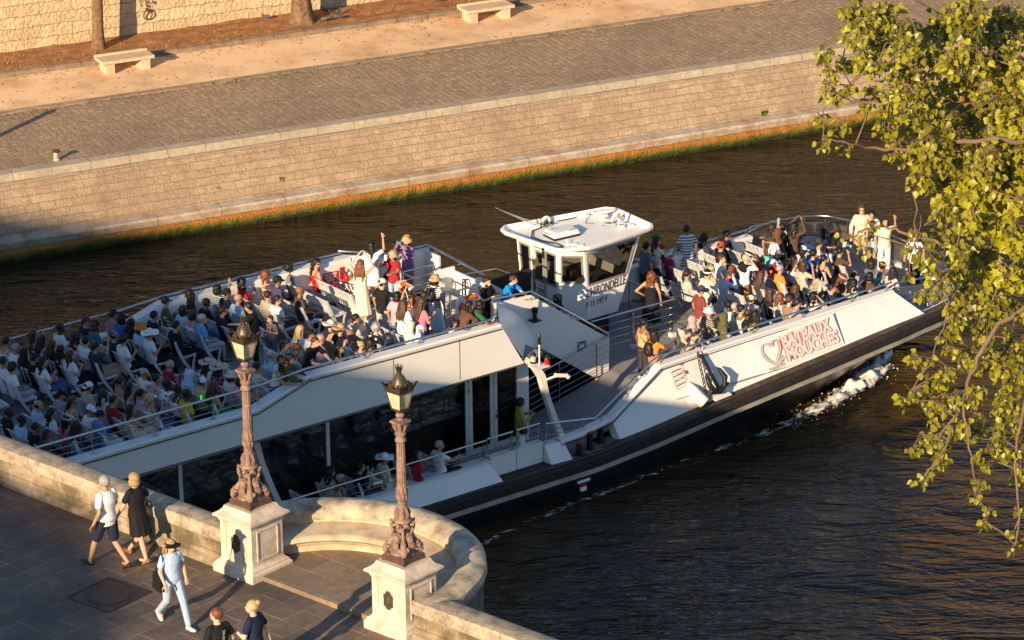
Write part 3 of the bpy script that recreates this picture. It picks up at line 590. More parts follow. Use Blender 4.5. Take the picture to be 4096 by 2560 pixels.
def glassmat(name, tint, alpha=.5):
    m, nt, P, N, L = newmat(name)
    t = N('ShaderNodeBsdfTransparent'); t.inputs[0].default_value = rgba(tint); g = N('ShaderNodeBsdfGlossy'); g.inputs['Roughness'].default_value = .02
    f = N('ShaderNodeFresnel'); f.inputs['IOR'].default_value = 1.5; mx = N('ShaderNodeMixShader'); L(f.outputs[0], mx.inputs[0]); L(t.outputs[0], mx.inputs[1]); L(g.outputs[0], mx.inputs[2])
    L(mx.outputs[0], nt.nodes['Material Output'].inputs[0]); return m
glass = glassmat('tinted_glass', (.62, .66, .66)); glass2 = glassmat('wheelhouse_glass', (.42, .42, .40))
def zrt(x):
    k = [(-22, 1.0), (3, 1.0), (5, 1.14), (7.3, 1.37), (10, 1.6), (12.7, 1.82), (14.6, 1.95), (17, 2.02)]
    for (a, b), (c, d) in zip(k, k[1:]):
        if x <= c: return b + (d - b) * (x - a) / (c - a)
    return k[-1][1]
def lerp(k, x):
    for (a, b), (c, d) in zip(k, k[1:]):
        if x <= c: return b + (d - b) * max(0, x - a) / (c - a)
    return k[-1][1]
yr = lambda x: lerp([(-22, 3.92), (11, 3.92), (13.5, 3.86), (15.2, 3.72), (16.1, 3.55), (16.5, 3.3), (16.8, 2.9), (16.95, 2.2)], x)
yw = lambda x: lerp([(-22, 3.78), (4, 3.76), (8, 3.3), (11, 2.75), (13, 2.1), (14, 1.75), (15, 1.35), (17, .9)], x)
zw = lambda x: lerp([(-22, 0), (12.5, 0), (14, .12), (15.2, .45), (16.2, .9), (17, 1.35)], x)
XS = [-22, -16, -10, -5, 0, 3, 5, 7.3, 9, 10, 11, 12, 12.7, 13.5, 14, 14.6, 15.2, 15.7, 16.1, 16.3, 16.5, 16.65, 16.8, 16.9, 16.95]
def loft(f, s): return [[(x, s * a, b) for a, b in f(x)] for x in XS]
hullf = lambda x: [(yr(x) - .055, zrt(x) - .49), (yw(x), zw(x)), (yw(x) * .9, zw(x) - .7), (0, min(zw(x) - 1.2, 1.3))]
strf = lambda x: [(yr(x) + .02, zrt(x) - .32), (yr(x) - .01, zrt(x) - .39), (yr(x) - .05, zrt(x) - .50)]
mb = MB()
for s in (-1, 1): mb.grid(loft(hullf, s))
mb.add([(16.95, s * a, b) for s, pts in ((-1, hullf(16.95)), (1, hullf(16.95)[::-1])) for a, b in pts], [tuple(range(8))])
mb.build('hull', black, boat, smooth=35)
mb = MB()
for s in (-1, 1): mb.grid(loft(strf, s))
mb.add([(16.95, s * a, b) for s, pts in ((-1, strf(16.95)), (1, strf(16.95)[::-1])) for a, b in pts], [tuple(range(6))])
mb.build('hull_stripe', mat('stripe_cream', (.55, .50, .42), .4, var=.25, vs=2.5), boat)
mb = MB()
rubf = lambda x: [(yr(x) - .32, zrt(x) + .012), (yr(x) - .10, zrt(x)), (yr(x) - .08, zrt(x) - .025), (yr(x) + .02, zrt(x) - .035), (yr(x) + .055, zrt(x) - .08), (yr(x) + .055, zrt(x) - .27), (yr(x) + .02, zrt(x) - .325)]
for s in (-1, 1): mb.grid(loft(rubf, s))
for a, b in zip(rubf(16.95), rubf(16.95)[1:]): mb.quad((16.95, -a[0], a[1]), (16.95, a[0], a[1]), (16.95 + (.08 if b[1] < a[1] else 0), b[0], b[1]), (16.95 + (.08 if b[1] < a[1] else 0), -b[0], b[1]))
mb.build('rub_rail', rubber, boat, smooth=30)
mb = MB()
for s in (-1, 1): mb.grid(loft(lambda x: [(yr(x) - .30, zrt(x) + .017), (yr(x) - .10, zrt(x) + .006), (yr(x) - .085, zrt(x) - .02)], s))
mb.build('rub_ledge', mat('rub_ledge_wood', (.085, .055, .035), .8, var=.5, vs=6, bump=.01, bs=25), boat)
# decks
mb = MB(); mb.box(-22, 3.0, -3.66, 3.66, .9, 1.0); mb.build('main_deck', deckm, boat)
mb = MB(); mb.quad((3.0, -3.4, 1.0), (5.9, -3.4, 1.0), (5.9, -3.4, 1.0), (3.0, -3.4, 1.0)); mb.quad((3, -3.2, 1.002), (5.9, -3.2, 1.652), (5.9, -.86, 1.652), (3, -.86, 1.002)); mb.build('ramp', deckm, boat)
mb = MB(); mb.quad((2.2, -3.75, 1.012), (4.2, -3.75, 1.05), (4.2, -3.2, 1.05), (2.2, -3.2, 1.012)); mb.build('mooring_recess_floor', mat('recess_floor', (.20, .15, .12), .8, var=.2), boat)
pts = [(x, -(yr(x) - .3)) for x in XS if x >= 5.9 or x == 5] ; pts = [(5.9, -3.55)] + [(x, -(yr(x) - .28)) for x in XS if x > 5.9]
pts = pts + [(x, -y) for x, y in reversed(pts)]
mb = MB(); mb.add([(x, y, 1.65 if x < 14.8 else max(1.65, zrt(x) - .12)) for x, y in pts], [tuple(range(len(pts)))]); mb.build('fore_deck', deckm, boat)
# bow bulwark lip
mb = MB(); lip = [(x, -(yr(x) - .26)) for x in XS if x > 14.3]; lip = lip + [(x, -y) for x, y in reversed(lip)]
mb.grid([[(x, y, zrt(x) - .02), (x * .9965 - .02, y * .985, zrt(x) + .02), (x * .994 - .03, y * .97, zrt(x) - .15)] for x, y in lip]); mb.build('bow_lip', white2, boat, smooth=40)
# fore bulwark panels, near (-1) and far (+1)
def bulwark(s):
    mb = MB()
    top0, top1 = (5.73, 3.22, 2.56), (14.05, 3.0, 2.58)
    base = lambda x: (x, 3.64 - (.0 if x < 11 else (x - 11) * .012), zrt(x) + .01)
    xs = [5.73, 7, 8.4, 10, 11.5, 13, 14.05]
    tops = [(x, 3.22 - (x - 5.73) * .026, 2.56 + (x - 5.73) * .002) for x in xs]
    bots = [base(x) for x in xs]
    def sgn(p): return (p[0], s * p[1], p[2])
    mb.grid([[sgn(a) for a in tops], [sgn(a) for a in bots]])
    mb.add([sgn(tops[-1]), sgn((14.66, 3.60, zrt(14.66) + .01)), sgn(bots[-1])], [(0, 1, 2)])
    if s < 0:    # panel carries on aft under the sloping cap to the mooring recess
        mb.add([sgn(p) for p in [tops[0], bots[0], (4.45, 3.64, zrt(4.45) + .01), (3.95, 3.64, 1.06), (3.86, 3.45, 1.52)]], [(0, 1, 2, 3, 4)])
        mb.add([sgn(p) for p in [(3.86, 3.45, 1.52), (3.95, 3.64, 1.06), (3.9, 3.35, 1.06), (3.82, 3.2, 1.52)]], [(0, 1, 2, 3)])
    # inner skin
    mb.grid([[(x, s * (y - .22), z) for x, y, z in tops], [(x, s * (y - .22), 1.6) for x, y, z in tops]])
    b = mb.build('bulwark', white, boat)
    cap = MB()
    tt = ([(2.1, 3.5, 1.46), (2.75, 3.5, 1.48), (3.86, 3.42, 1.60)] if s < 0 else []) + [(5.6, 3.26, 2.56)] + tops[1:]
    cap.grid([[sgn((x, y + .03, z - .06)) for x, y, z in tt], [sgn((x, y + .04, z + .0)) for x, y, z in tt], [sgn((x, y + .01, z + .035)) for x, y, z in tt], [sgn((x, y - .24, z + .035)) for x, y, z in tt], [sgn((x, y - .25, z - .06)) for x, y, z in tt], [sgn((x, y + .0, z - .065)) for x, y, z in tt]])
    cap.build('bulwark_cap', white, b)
    sh = MB(); t2 = [(x, y + .045, z - .085) for x, y, z in tt]
    sh.tube([sgn(p) for p in t2], .013, 5); sh.build('cap_seal', rubber, b)
    return b
bnear = bulwark(-1); bfar = bulwark(1)
# far side: white coaming between the fore bulwark and the aft deck
mb = MB(); mb.prism([(0.5, 3.3, 1.0), (5.73, 3.62, 1.15), (5.73, 3.22, 2.56), (4.3, 3.22, 3.3), (1.2, 3.25, 3.4), (.5, 3.3, 3.8)], (0, -.1, 0)); mb.box(4.55, 5.25, 2.7, 3.15, 2.6, 3.25); mb.build('far_coaming', white, boat)
mb = MB(); mb.tube([(4.0, 3.2, 3.62), (5.2, 3.2, 3.52), (6.4, 3.25, 2.9)], .028, 8); mb.build('coaming_rail', steel, boat, smooth=60)
# handrails
def rail(name, top, r=.024, posts=(), wires=(), parent=boat, rp=.018):
    mb = MB(); mb.tube(top, r, 8)
    for a, b in posts: mb.tube([a, b], rp, 6); mb.box(b[0] - .05, b[0] + .05, b[1] - .04, b[1] + .04, b[2] - .003, b[2] + .012)
    for ww in wires: mb.tube(ww, r * .32, 5)
    return mb.build(name, steel, parent, smooth=60)
for s, nm in ((-1, 'near_handrail'), (1, 'far_handrail')):
    f = lambda x, z=.19: (x, s * (3.10 - (x - 5.73) * .026), 2.6 + z)
    xs = [5.7, 7.2, 9.0, 10.8, 12.6, 13.9]
    top = [(3.3, s * 3.4, 1.75), (5.45, s * 3.12, 2.72)] if s < 0 else []
    rail('handrail', top + [f(x) for x in (5.7, 7, 9, 11, 13, 14.1)], .026, [(f(x), f(x, 0)) for x in xs] + ([((3.55, -3.36, 1.86), (3.55, -3.36, 1.50)), ((4.5, -3.25, 2.28), (4.5, -3.25, 1.98)), ((5.2, -3.16, 2.6), (5.2, -3.16, 2.35))] if s < 0 else []))
# bow rails with mesh infill
bowp = [(14.1, -3.0), (15.2, -3.18), (16.0, -3.1), (16.5, -2.75), (16.72, -2.2), (16.75, -.2)]
bowq = [(14.1, 3.0), (15.2, 2.98), (16.0, 2.75), (16.5, 2.4), (16.72, 1.7), (16.75, .75)]
meshm = None
def mesh_mat():
    m, nt, P, N, L = newmat('rail_mesh')
    tc = N('ShaderNodeTexCoord'); mp = N('ShaderNodeMapping'); mp.inputs['Scale'].default_value = (11, 11, 11); L(tc.outputs['UV'], mp.inputs[0])
    sp = N('ShaderNodeSeparateXYZ'); L(mp.outputs[0], sp.inputs[0]); outs = []
    for op in ('ADD', 'SUBTRACT'):
        a = N('ShaderNodeMath'); a.operation = op; L(sp.outputs[0], a.inputs[0]); L(sp.outputs[1], a.inputs[1])
        f = N('ShaderNodeMath'); f.operation = 'FRACT'; L(a.outputs[0], f.inputs[0])
        l = N('ShaderNodeMath'); l.operation = 'LESS_THAN'; L(f.outputs[0], l.inputs[0]); l.inputs[1].default_value = .17; outs.append(l.outputs[0])
    mxm = N('ShaderNodeMath'); mxm.operation = 'MAXIMUM'; L(outs[0], mxm.inputs[0]); L(outs[1], mxm.inputs[1])
    P.inputs['Metallic'].default_value = .8; P.inputs['Base Color'].default_value = (.5, .48, .45, 1); P.inputs['Roughness'].default_value = .35
    L(mxm.outputs[0], P.inputs['Alpha']); return m
meshm = mesh_mat()
def mesh_panel(pts, z0, z1, parent):
    me = bpy.data.meshes.new('rail_mesh'); vs = []; fs = []; uv = []; d = 0
    for i, (x, y) in enumerate(pts):
        if i: d += math.hypot(x - pts[i - 1][0], y - pts[i - 1][1])
        a, b = (z0[i], z1[i]) if isinstance(z0, list) else (z0, z1)
        vs += [(x, y, a), (x, y, b)]; uv += [(d, a), (d, b)]
    for i in range(len(pts) - 1): fs.append((2 * i, 2 * i + 2, 2 * i + 3, 2 * i + 1))
    me.from_pydata(vs, [], fs); u = me.uv_layers.new()
    for l in me.loops: u.data[l.index].uv = uv[l.vertex_index]
    me.materials.append(meshm); o = bpy.data.objects.new('rail_mesh', me); COL.objects.link(o); o.parent = parent
for pl in (bowp, bowq):
    zr = [2.79 if i == 0 else 2.78 for i in range(len(pl))]
    b = rail('bow_rail', [(x, y, z) for (x, y), z in zip(pl, zr)], .028, [((x, y, 2.78), (x, y, zrt(x) + .02)) for x, y in pl[1:]], [[(x, y, 2.62) for x, y in pl], [(x, y, 2.42) for x, y in pl[1:]], [(x, y, 2.2) for x, y in pl[1:]]])
    mesh_panel(pl, [2.58] + [zrt(x) + .05 for x, y in pl[1:]], [2.6] * len(pl), b)
# bow gate rail, transverse
b = rail('gate_rail', [(16.75, .72, 2.72), (16.8, .7, 2.75), (16.83, -.9, 2.75), (16.83, -1.9, 2.74)], .026, [((16.82, y, 2.74), (16.82, y, 1.9)) for y in (.7, -.15, -1.0, -1.9)], [[(16.82, .7, z), (16.83, -1.9, z)] for z in (2.5, 2.2)])
mesh_panel([(16.82, .7), (16.83, -1.9)], 1.95, 2.5, b)
# sloping rails over the raked ends of the fore bulwark
for s in (-1, 1):
    b = rail('bow_rail', [(14.1, s * 3.0, 2.66), (14.9, s * 3.3, 2.62), (15.5, s * 3.2, 2.6)], .02, [((14.7, s * 3.35, 2.62), (14.7, s * 3.35, 1.98)), ((15.1, s * 3.3, 2.6), (15.1, s * 3.3, 2.0))], [[(14.15, s * 3.05, 2.55), (14.7, s * 3.42, 2.0), (15.6, s * 3.3, 2.05)]])
# superstructure side panels
def side(s):
    y = 3.35 * s; mb = MB()
    top = [(-22, 4.57), (-6.86, 4.57), (-5.38, 5.03), (.38, 4.97)]
    mb.add([(x, y, z) for x, z in top] + [(1.09, y, 3.79), (-22, y, 3.87)], [(0, 1, 2, 3, 4, 5)])
    mb.add([(x, y - .1 * s, z) for x, z in top] + [(1.0, y - .1 * s, 3.79), (-22, y - .1 * s, 3.87)], [(5, 4, 3, 2, 1, 0)])
    mb.quad((-22, y, 3.87), (1.09, y, 3.79), (1.0, y - .1 * s, 3.79), (-22, y - .1 * s, 3.87))
    p = mb.build('side_panel', white, boat)
    c = MB()
    c.grid([[(x, y + .025 * s, z - .06) for x, z in top], [(x, y + .035 * s, z) for x, z in top], [(x, y, z + .03) for x, z in top], [(x, y - .30 * s, z + .03) for x, z in top], [(x, y - .31 * s, z - .05) for x, z in top], [(x, y - .31 * s, 3.9) for x, z in top]])
    c.build('panel_cap', white, p)
    sl_ = MB(); sl_.tube([(x, y + .04 * s, z - .085) for x, z in top], .012, 5); sl_.build('cap_seal', rubber, p)
    sm = MB()
    for x in (-7.02, -2.9, -.9): sm.box(x - .006, x + .006, y + .002 * s - .004, y + .002 * s + .004, 3.86, 4.5 if x < -7 else 4.9)
    sm.build('panel_seam', rubber if s else white, p)
    return p
snear = side(-1); sfar = side(1)
mb = MB(); mb.box(-22, 1.75, -3.25, 3.25, 3.8, 3.9); mb.build('upper_deck', deckm, boat)
mb = MB(); mb.box(-22, 1.0, -3.24, 3.24, 3.7, 3.79); mb.build('saloon_ceiling', mat('ceiling_grey', (.18, .18, .18)), boat)
# aft handrails: open rail over the low cap, low rail over the high cap
for s in (-1, 1):
    y = 3.2 * s
    top = [(-22, y, 5.14), (-6.6, y, 5.12), (-5.3, y, 5.2), (.2, y, 5.13)]
    px = [-21, -19, -17, -15, -13, -11.3, -9.6, -8.0, -6.75]
    rail('upper_rail', top, .03, [((x, y, 5.12), (x, y, 4.605)) for x in px] + [((x, y, 5.18), (x, y, 5.05)) for x in (-5.2, -3.6, -2.0, -.6)], [[(-22, y, 4.95), (-6.3, y, 4.95)], [(-22, y, 4.78), (-6.7, y, 4.78)]])
# front of the upper deck, far half: box bulwark with locker, near half: corner rail
mb = MB()
mb.prism([(.2, 3.3, 3.9), (1.06, 2.44, 3.9), (2.35, 2.3, 3.9), (2.45, 2.42, 3.9), (1.15, 2.6, 3.9), (.25, 3.42, 3.9)], (0, 0, 1.1)); mb.build('front_bulwark', white, boat, bevel=.02)
mb = MB(); mb.prism([(.15, 3.25, 3.9), (.98, 2.4, 3.9), (.78, 2.2, 3.9), (-.05, 3.0, 3.9)], (0, 0, .55)); mb.prism([(.98, 2.4, 3.9), (.78, 2.2, 3.9), (.62, 2.36, 3.9), (.82, 2.56, 3.9)], (0, 0, 1.0)); mb.build('locker', white, boat, bevel=.015)
mb = MB(); mb.prism([(2.25, 1.75, 3.3), (2.33, 1.75, 3.3), (2.33, 2.32, 3.3), (2.25, 2.32, 3.3)], (0, 0, 1.65)); mb.prism([(2.3, -.15, 3.3), (2.38, -.15, 3.3), (2.38, 1.2, 3.3), (2.3, 1.2, 3.3)], (0, 0, 1.4)); mb.box(1.75, 2.38, 1.2, 1.28, 3.3, 4.8); mb.build('front_panel', white, boat, bevel=.01)
rail('front_rail', [(.2, 3.35, 5.13), (1.06, 2.46, 5.1), (2.36, 2.36, 5.08), (2.3, 1.2, 5.05), (2.26, -.25, 4.98)], .03, [((x, y, 5.08), (x, y, 4.95)) for x, y in ((.6, 2.95), (1.4, 2.43), (2.1, 2.38), (2.34, 2.0), (2.3, .9))])
rail('front_rail', [(.2, -3.2, 5.13), (.42, -3.1, 5.13), (1.18, -1.93, 4.98), (1.18, -1.92, 4.62)], .03, [((.6, -2.85, 5.1), (.6, -2.85, 4.9))])
rail('front_rail', [(1.2, -1.9, 4.62), (2.0, -.86, 4.56), (3.28, -.83, 4.47), (5.86, -.80, 2.68), (5.9, -.8, 2.5)], .028, [((2.2, -.83, 4.55), (2.2, -.83, 4.38)), ((3.4, -.83, 4.4), (3.4, -.83, 4.25)), ((4.6, -.81, 3.55), (4.6, -.81, 3.4)), ((5.7, -.81, 2.78), (5.7, -.81, 2.62))])
# U shaped stair guard
up_ = [(1.80, 1.33, 4.96), (.76, 1.34, 4.96), (.76, -.60, 4.96), (1.80, -.66, 4.93)]
rail('stair_guard', up_, .028, [((x, y, 4.95), (x, y, 3.91)) for x, y in ((1.75, 1.33), (.76, 1.3), (.76, .4), (.76, -.5), (.86, -.62), (1.75, -.66))], [[(a, b, z) for a, b, _ in up_] for z in (4.72, 4.5, 4.28, 4.08)], rp=.03)
# front cowl
mb = MB(); A, B, Cc, D = V((.36, -3.33, 4.95)), V((1.12, -3.35, 3.86)), V((3.42, -.84, 3.12)), V((2.16, -.84, 4.42))
rows = []
for i in range(7):
    t = i / 6; rows.append([A.lerp(D, j / 6).lerp(B.lerp(Cc, j / 6), t) + V((.10, -.05, .12)) * math.sin(t * math.pi) * min(1, j / 2) for j in range(7)])
rows.append([B.lerp(Cc, j / 6) + V((-.05, .05, -.12 - .1 * j / 6)) for j in range(7)])
mb.grid(rows); mb.build('front_cowl', white, boat, smooth=60)
mb = MB(); mb.quad((.36, -3.2, 4.9), (2.16, -.84, 4.4), (2.1, -.8, 3.85), (.3, -3.15, 3.85)); mb.build('cowl_lining', white, boat)
# stair parapet with assembly sign
mb = MB(); pp = [(2.02, 4.42), (3.3, 4.36), (5.89, 2.54), (5.87, 1.54), (5.36, 1.58), (3.55, 2.85), (2.02, 3.1)]
mb.prism([(x, -.83, z) for x, z in pp], (0, .07, 0)); sp_ = mb.build('stair_parapet', white, boat, bevel=.012)
mb = MB(); mb.prism([(x, 1.3, z - .12) for x, z in pp], (0, .07, 0)); mb.build('stair_parapet', white, boat)
mb = MB()
for i in range(11): mb.box(1.75 + i * .38, 1.75 + (i + 1) * .38 + .03, -.75, 1.3, 3.68 - i * .205 - .04, 3.72 - i * .205)
mb.build('stair', deckm, boat)
sg = MB(); s_x = lambda u, v: (4.78 + u * .33, -.838, 2.42 + v * .30)
def plate(mb, u0, v0, u1, v1, d, m): x0, _, z0 = s_x(u0, v0); x1, _, z1 = s_x(u1, v1); mb.box(x0, x1, -.838 - d, -.836, z0, z1, m)
plate(sg, 0, 0, 1, 1, .004, 1); plate(sg, .05, .05, .95, .95, .006, 0)
for (u, v, r_) in ((.5, .55, .08), (.34, .5, .065), (.66, .5, .065)):
    x, _, z = s_x(u, v); sg.ell((x, -.845, z + .02), (.02, .003, .024), 8, 5, 1); sg.box(x - .03, x + .03, -.847, -.843, z - .055, z - .005, 1)
for du, dv in ((.16, .16), (.84, .16), (.16, .84), (.84, .84)):
    x, _, z = s_x(du, dv); x2, _, z2 = s_x(.5 + (du - .5) * .55, .5 + (dv - .5) * .55); sg.bar((x, -.845, z), (x2, -.845, z2), .012, .006, (0, 1, 0), 1); sg.add([(x2, -.847, z2 + .03 * (1 if dv < .5 else -1) * -1), (x2 + .03 * (1 if du < .5 else -1) * -1, -.847, z2), (x2 + .01 * (1 if du < .5 else -1), -.847, z2 + .01 * (1 if dv < .5 else -1))], [(0, 1, 2)], 1)
sg.build('assembly_sign', [mat('sign_green', (.0, .22, .08), .5, var=0), mat('sign_white', (.8, .8, .78), .5, var=0)], sp_)
vt = MB(); vt.lathe([(.1, 0), (.1, .03), (.062, .05), (.062, .2), (.085, .21), (.085, .25), (.06, .27), (.095, .28), (.095, .33), (.05, .36)], 14, (3.28, -.99, 3.72)); vt.box(3.16, 3.44, -1.1, -.83, 3.70, 3.72); vt.build('air_vent', mat('vent_black', (.014, .014, .014), .3, var=0), sp_, smooth=40)
# void under the stairs
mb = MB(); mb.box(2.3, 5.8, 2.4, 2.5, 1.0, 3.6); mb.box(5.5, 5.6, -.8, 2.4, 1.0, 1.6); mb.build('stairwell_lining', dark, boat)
# ramp guard rail
gt = [(.4, -1.75, 2.02), (2.0, -1.15, 2.02), (3.6, -.98, 2.26), (5.75, -.95, 2.66)]
rail('ramp_guard', gt, .026, [((4.08, -.98, 2.36), (4.08, -.98, 1.26)), ((5.35, -.96, 2.58), (5.35, -.96, 1.56)), ((2.8, -1.05, 2.1), (2.8, -1.05, 1.0))], [[(x, y, z - d) for x, y, z in gt] for d in (.2, .38, .56, .74, .9)])
# saloon glass walls
gw = empty('glass_wall'); gw.parent = boat
mull = [-21, -18.6, -16.2, -13.2, -10.7, -8.2, -6.05, -3.92, -1.81, .35]
frm = mat('frame_white', (.68, .66, .62), .4, var=.05)
mb = MB()
for x in mull: mb.box(x - .05, x + .05, -1.95, -1.86, 1.0, 3.72)
mb.box(-22, .35, -1.94, -1.87, 1.0, 1.06); mb.box(2.02, 2.3, -1.97, -1.84, 1.0, 3.75); mb.box(-22, 2.3, -1.95, -1.86, 3.6, 3.74); mb.build('mullion', frm, gw)
for a, b in zip(mull, mull[1:]):
    mb = MB(); mb.box(a + .05, b - .05, -1.915, -1.90, 1.06, 3.6); mb.build('pane', glass, gw)
for a, b in ((.40, 1.17), (1.19, 2.02)):
    d = MB()
    d.box(a, a + .1, -1.97, -1.87, 1.02, 3.3); d.box(b - .1, b, -1.97, -1.87, 1.02, 3.3); d.box(a + .1, b - .1, -1.97, -1.87, 1.02, 1.16); d.box(a + .1, b - .1, -1.97, -1.87, 3.16, 3.3)
    dr = d.build('saloon_door', frm, boat)
    mb = MB(); mb.box(a + .1, b - .1, -1.925, -1.915, 1.16, 3.16); mb.build('pane', glass, dr)
    mb = MB(); mb.box(a + .25, a + .65, -2.04, -1.97, 3.18, 3.25)
    for z in (1.35, 2.75, 3.05): mb.box(a - .02, a + .04, -2.02, -1.97, z, z + .1)
    mb.build('closer', frm, dr)
    if a > 1: mb = MB(); mb.tube([(a + .06, -2.0, 2.05), (a + .06, -2.03, 2.05), (a + .2, -2.03, 2.05)], .014, 6); mb.box(a + .035, a + .085, -1.98, -1.965, 1.85, 1.95); mb.build('handle', dark, dr)
mb = MB(); mb.box(.4, 2.02, -1.95, -1.88, 3.3, 3.6); mb.build('transom', frm, boat)
mb = MB(); mb.box(2.06, 2.22, -1.985, -1.97, 3.1, 3.28); pl_ = mb.build('toilet_sign', mat('sign_dark', (.03, .025, .02), .5, var=0), boat)
mb = MB()
for i, dx in enumerate((-.045, 0.01, .05)): mb.ell((2.14 + dx, -1.988, 3.225), (.011, .003, .012), 6, 4); mb.box(2.14 + dx - .013, 2.14 + dx + .013, -1.99, -1.986, 3.14, 3.205)
mb.build('pictogram', mat('sign_grey', (.3, .28, .25), .5, var=0), pl_)
# saloon interior
mb = MB(); mb.quad((-22, -1.85, 1.004), (2.2, -1.85, 1.004), (2.2, 2.6, 1.004), (-22, 2.6, 1.004)); mb.build('saloon_floor', darkf, boat)
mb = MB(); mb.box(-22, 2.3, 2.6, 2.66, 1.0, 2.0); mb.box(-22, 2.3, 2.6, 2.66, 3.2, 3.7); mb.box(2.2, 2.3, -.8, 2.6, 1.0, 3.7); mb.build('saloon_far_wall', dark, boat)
# white frame struts
def strut(x0, y0=-3.33):
    mb = MB(); pts = [(x0, y0, 3.84), (x0 + .28, y0 - .02, 3.62), (x0 + .52, y0 - .03, 3.25), (x0 + .66, y0 - .03, 2.75), (x0 + .95, y0, 2.0), (x0 + 1.18, y0, 1.42)]
    ws = [.12, .16, .15, .12, .12, .14]
    rows = []
    for i, p in enumerate(pts):
        p = V(p); q = V(pts[min(i + 1, 5)]) - V(pts[max(i - 1, 0)]); n_ = V((q.z, 0, -q.x)).normalized(); n_ = n_ if n_.x < 0 else -n_
        rows.append([p - n_ * ws[i], p + n_ * .02, p + n_ * .02 + V((0, .16, 0)), p - n_ * ws[i] + V((0, .16, 0))])
    mb.grid(rows, 0, True); return mb.build('frame_strut', white2, boat)
st = strut(1.1); strut(-6.95, -2.5); strut(-15, -2.5)
# lamps and camera on the strut
mb = MB(); mb.tube([(1.42, -3.55, 3.72), (1.42, -3.55, 4.35)], .02, 6); mb.box(1.2, 1.62, -3.72, -3.36, 3.68, 3.71); nb = mb.build('lamp_bracket', white2, boat)
vb = bpy.data.materials['vent_black']
def navlight(x, y, z, colm, s=1):
    mb = MB(); mb.lathe([(.085 * s, 0), (.085 * s, .03), (.06 * s, .04), (.06 * s, .19), (.085 * s, .2), (.08 * s, .23), (.04 * s, .27), (.025 * s, .3)], 12, (x, y, z)); l = mb.build('nav_light', vb, nb, smooth=40)
    mb = MB(); mb.lathe([(.068 * s, .045), (.072 * s, .11), (.068 * s, .185)], 12, (x, y, z)); mb.build('lens', colm, l, smooth=60)
navlight(1.27, -3.5, 3.8, mat('lens_clear', (.5, .48, .42), .1, var=.3, vs=30)); navlight(1.62, -3.6, 3.66, mat('lens_red', (.45, .01, .01), .1, var=0)); navlight(1.42, -3.55, 4.28, vb, .6)
mb = MB(); mb.tube([(1.75, -3.4, 3.2), (2.05, -3.5, 3.28)], .03, 6); mb.tube([(1.95, -3.5, 3.3), (2.3, -3.55, 3.22)], .055, 10); mb.ell((2.33, -3.55, 3.18), (.06, .06, .06), 8, 6); mb.build('camera', white2, boat, smooth=50)
# low side: bulwark, gates, rails
mb = MB(); mb.add([(-22, -3.46, 1.47), (-.14, -3.46, 1.47), (.06, -3.78, 1.02), (-22, -3.78, 1.02)], [(0, 1, 2, 3)]); mb.add([(-22, -3.2, 1.47), (-.14, -3.2, 1.47), (-.14, -3.2, 1.0), (-22, -3.2, 1.0)], [(3, 2, 1, 0)]); mb.add([(-.14, -3.46, 1.47), (-.14, -3.2, 1.47), (-.1, -3.2, 1.0), (.06, -3.78, 1.02)], [(0, 1, 2, 3)]); lb = mb.build('low_bulwark', white, boat)
mb = MB(); mb.box(-22, -.1, -3.5, -3.16, 1.47, 1.52); mb.build('bulwark_cap', white, lb)
for a, b in ((-.02, .77), (.80, 1.62)):
    mb = MB(); mb.box(a, b, -3.40, -3.34, 1.0, 1.50); g = mb.build('gate', white, boat)
    mb = MB(); mb.box(a, b, -3.43, -3.18, 1.50, 1.55); mb.build('gate_cap', white, g)
mb = MB(); mb.box(-.0, 1.62, -3.72, -3.41, 1.0, 1.015); mb.build('gate_step', mat('step_black', (.008, .008, .009), .6, var=0), boat)
mb = MB(); mb.hexa([(1.66, -3.72, 1.0), (2.3, -3.76, 1.0), (2.3, -3.2, 1.0), (1.66, -3.2, 1.0), (1.66, -3.42, 1.46), (2.2, -3.5, 1.46), (2.2, -3.2, 1.46), (1.66, -3.2, 1.46)]); mb.build('bulwark_block', white, boat, bevel=.01)
rail('low_rail', [(-22, -3.42, 2.09), (-.2, -3.42, 2.07)], .028, [((x, -3.42, 2.08), (x - .02, -3.34, 1.52)) for x in (-21, -18, -15, -12, -9.5, -7, -5, -4.4, -2.9, -1.0, -.25)], [[(-22, -3.40, 1.9), (-.2, -3.40, 1.88)], [(-22, -3.37, 1.71), (-.2, -3.37, 1.7)]])
for a, b in ((-.1, .72), (.84, 1.58)):
    rail('gate_rail', [(a, -3.33, 2.05), (b, -3.33, 2.04)], .026, [((a + .02, -3.33, 2.05), (a + .02, -3.3, 1.55)), ((b - .03, -3.33, 2.04), (b - .03, -3.3, 1.55))], [[(a, -3.32, z), (b, -3.32, z)] for z in (1.88, 1.7)])
rail('gate_rail', [(1.72, -3.4, 2.02), (3.3, -3.4, 1.76)], .026, [((1.76, -3.4, 2.02), (1.76, -3.35, 1.5)), ((2.95, -3.4, 1.82), (2.95, -3.38, 1.5))], [[(1.74, -3.39, 1.85), (3.0, -3.39, 1.68)], [(1.74, -3.38, 1.68), (2.9, -3.38, 1.58)]])
# draught mark
mb = MB(); mb.box(2.35, 2.75, -3.90, -3.86, .36, .42, 0); mb.box(2.45, 2.63, -3.9, -3.84, .24, .345, 1); mb.box(2.45, 2.63, -3.9, -3.84, .12, .235, 0); mb.build('draught_mark', [bpy.data.materials['sign_white'], mat('mark_red', (.35, .02, .01), .5, var=0)], boat)
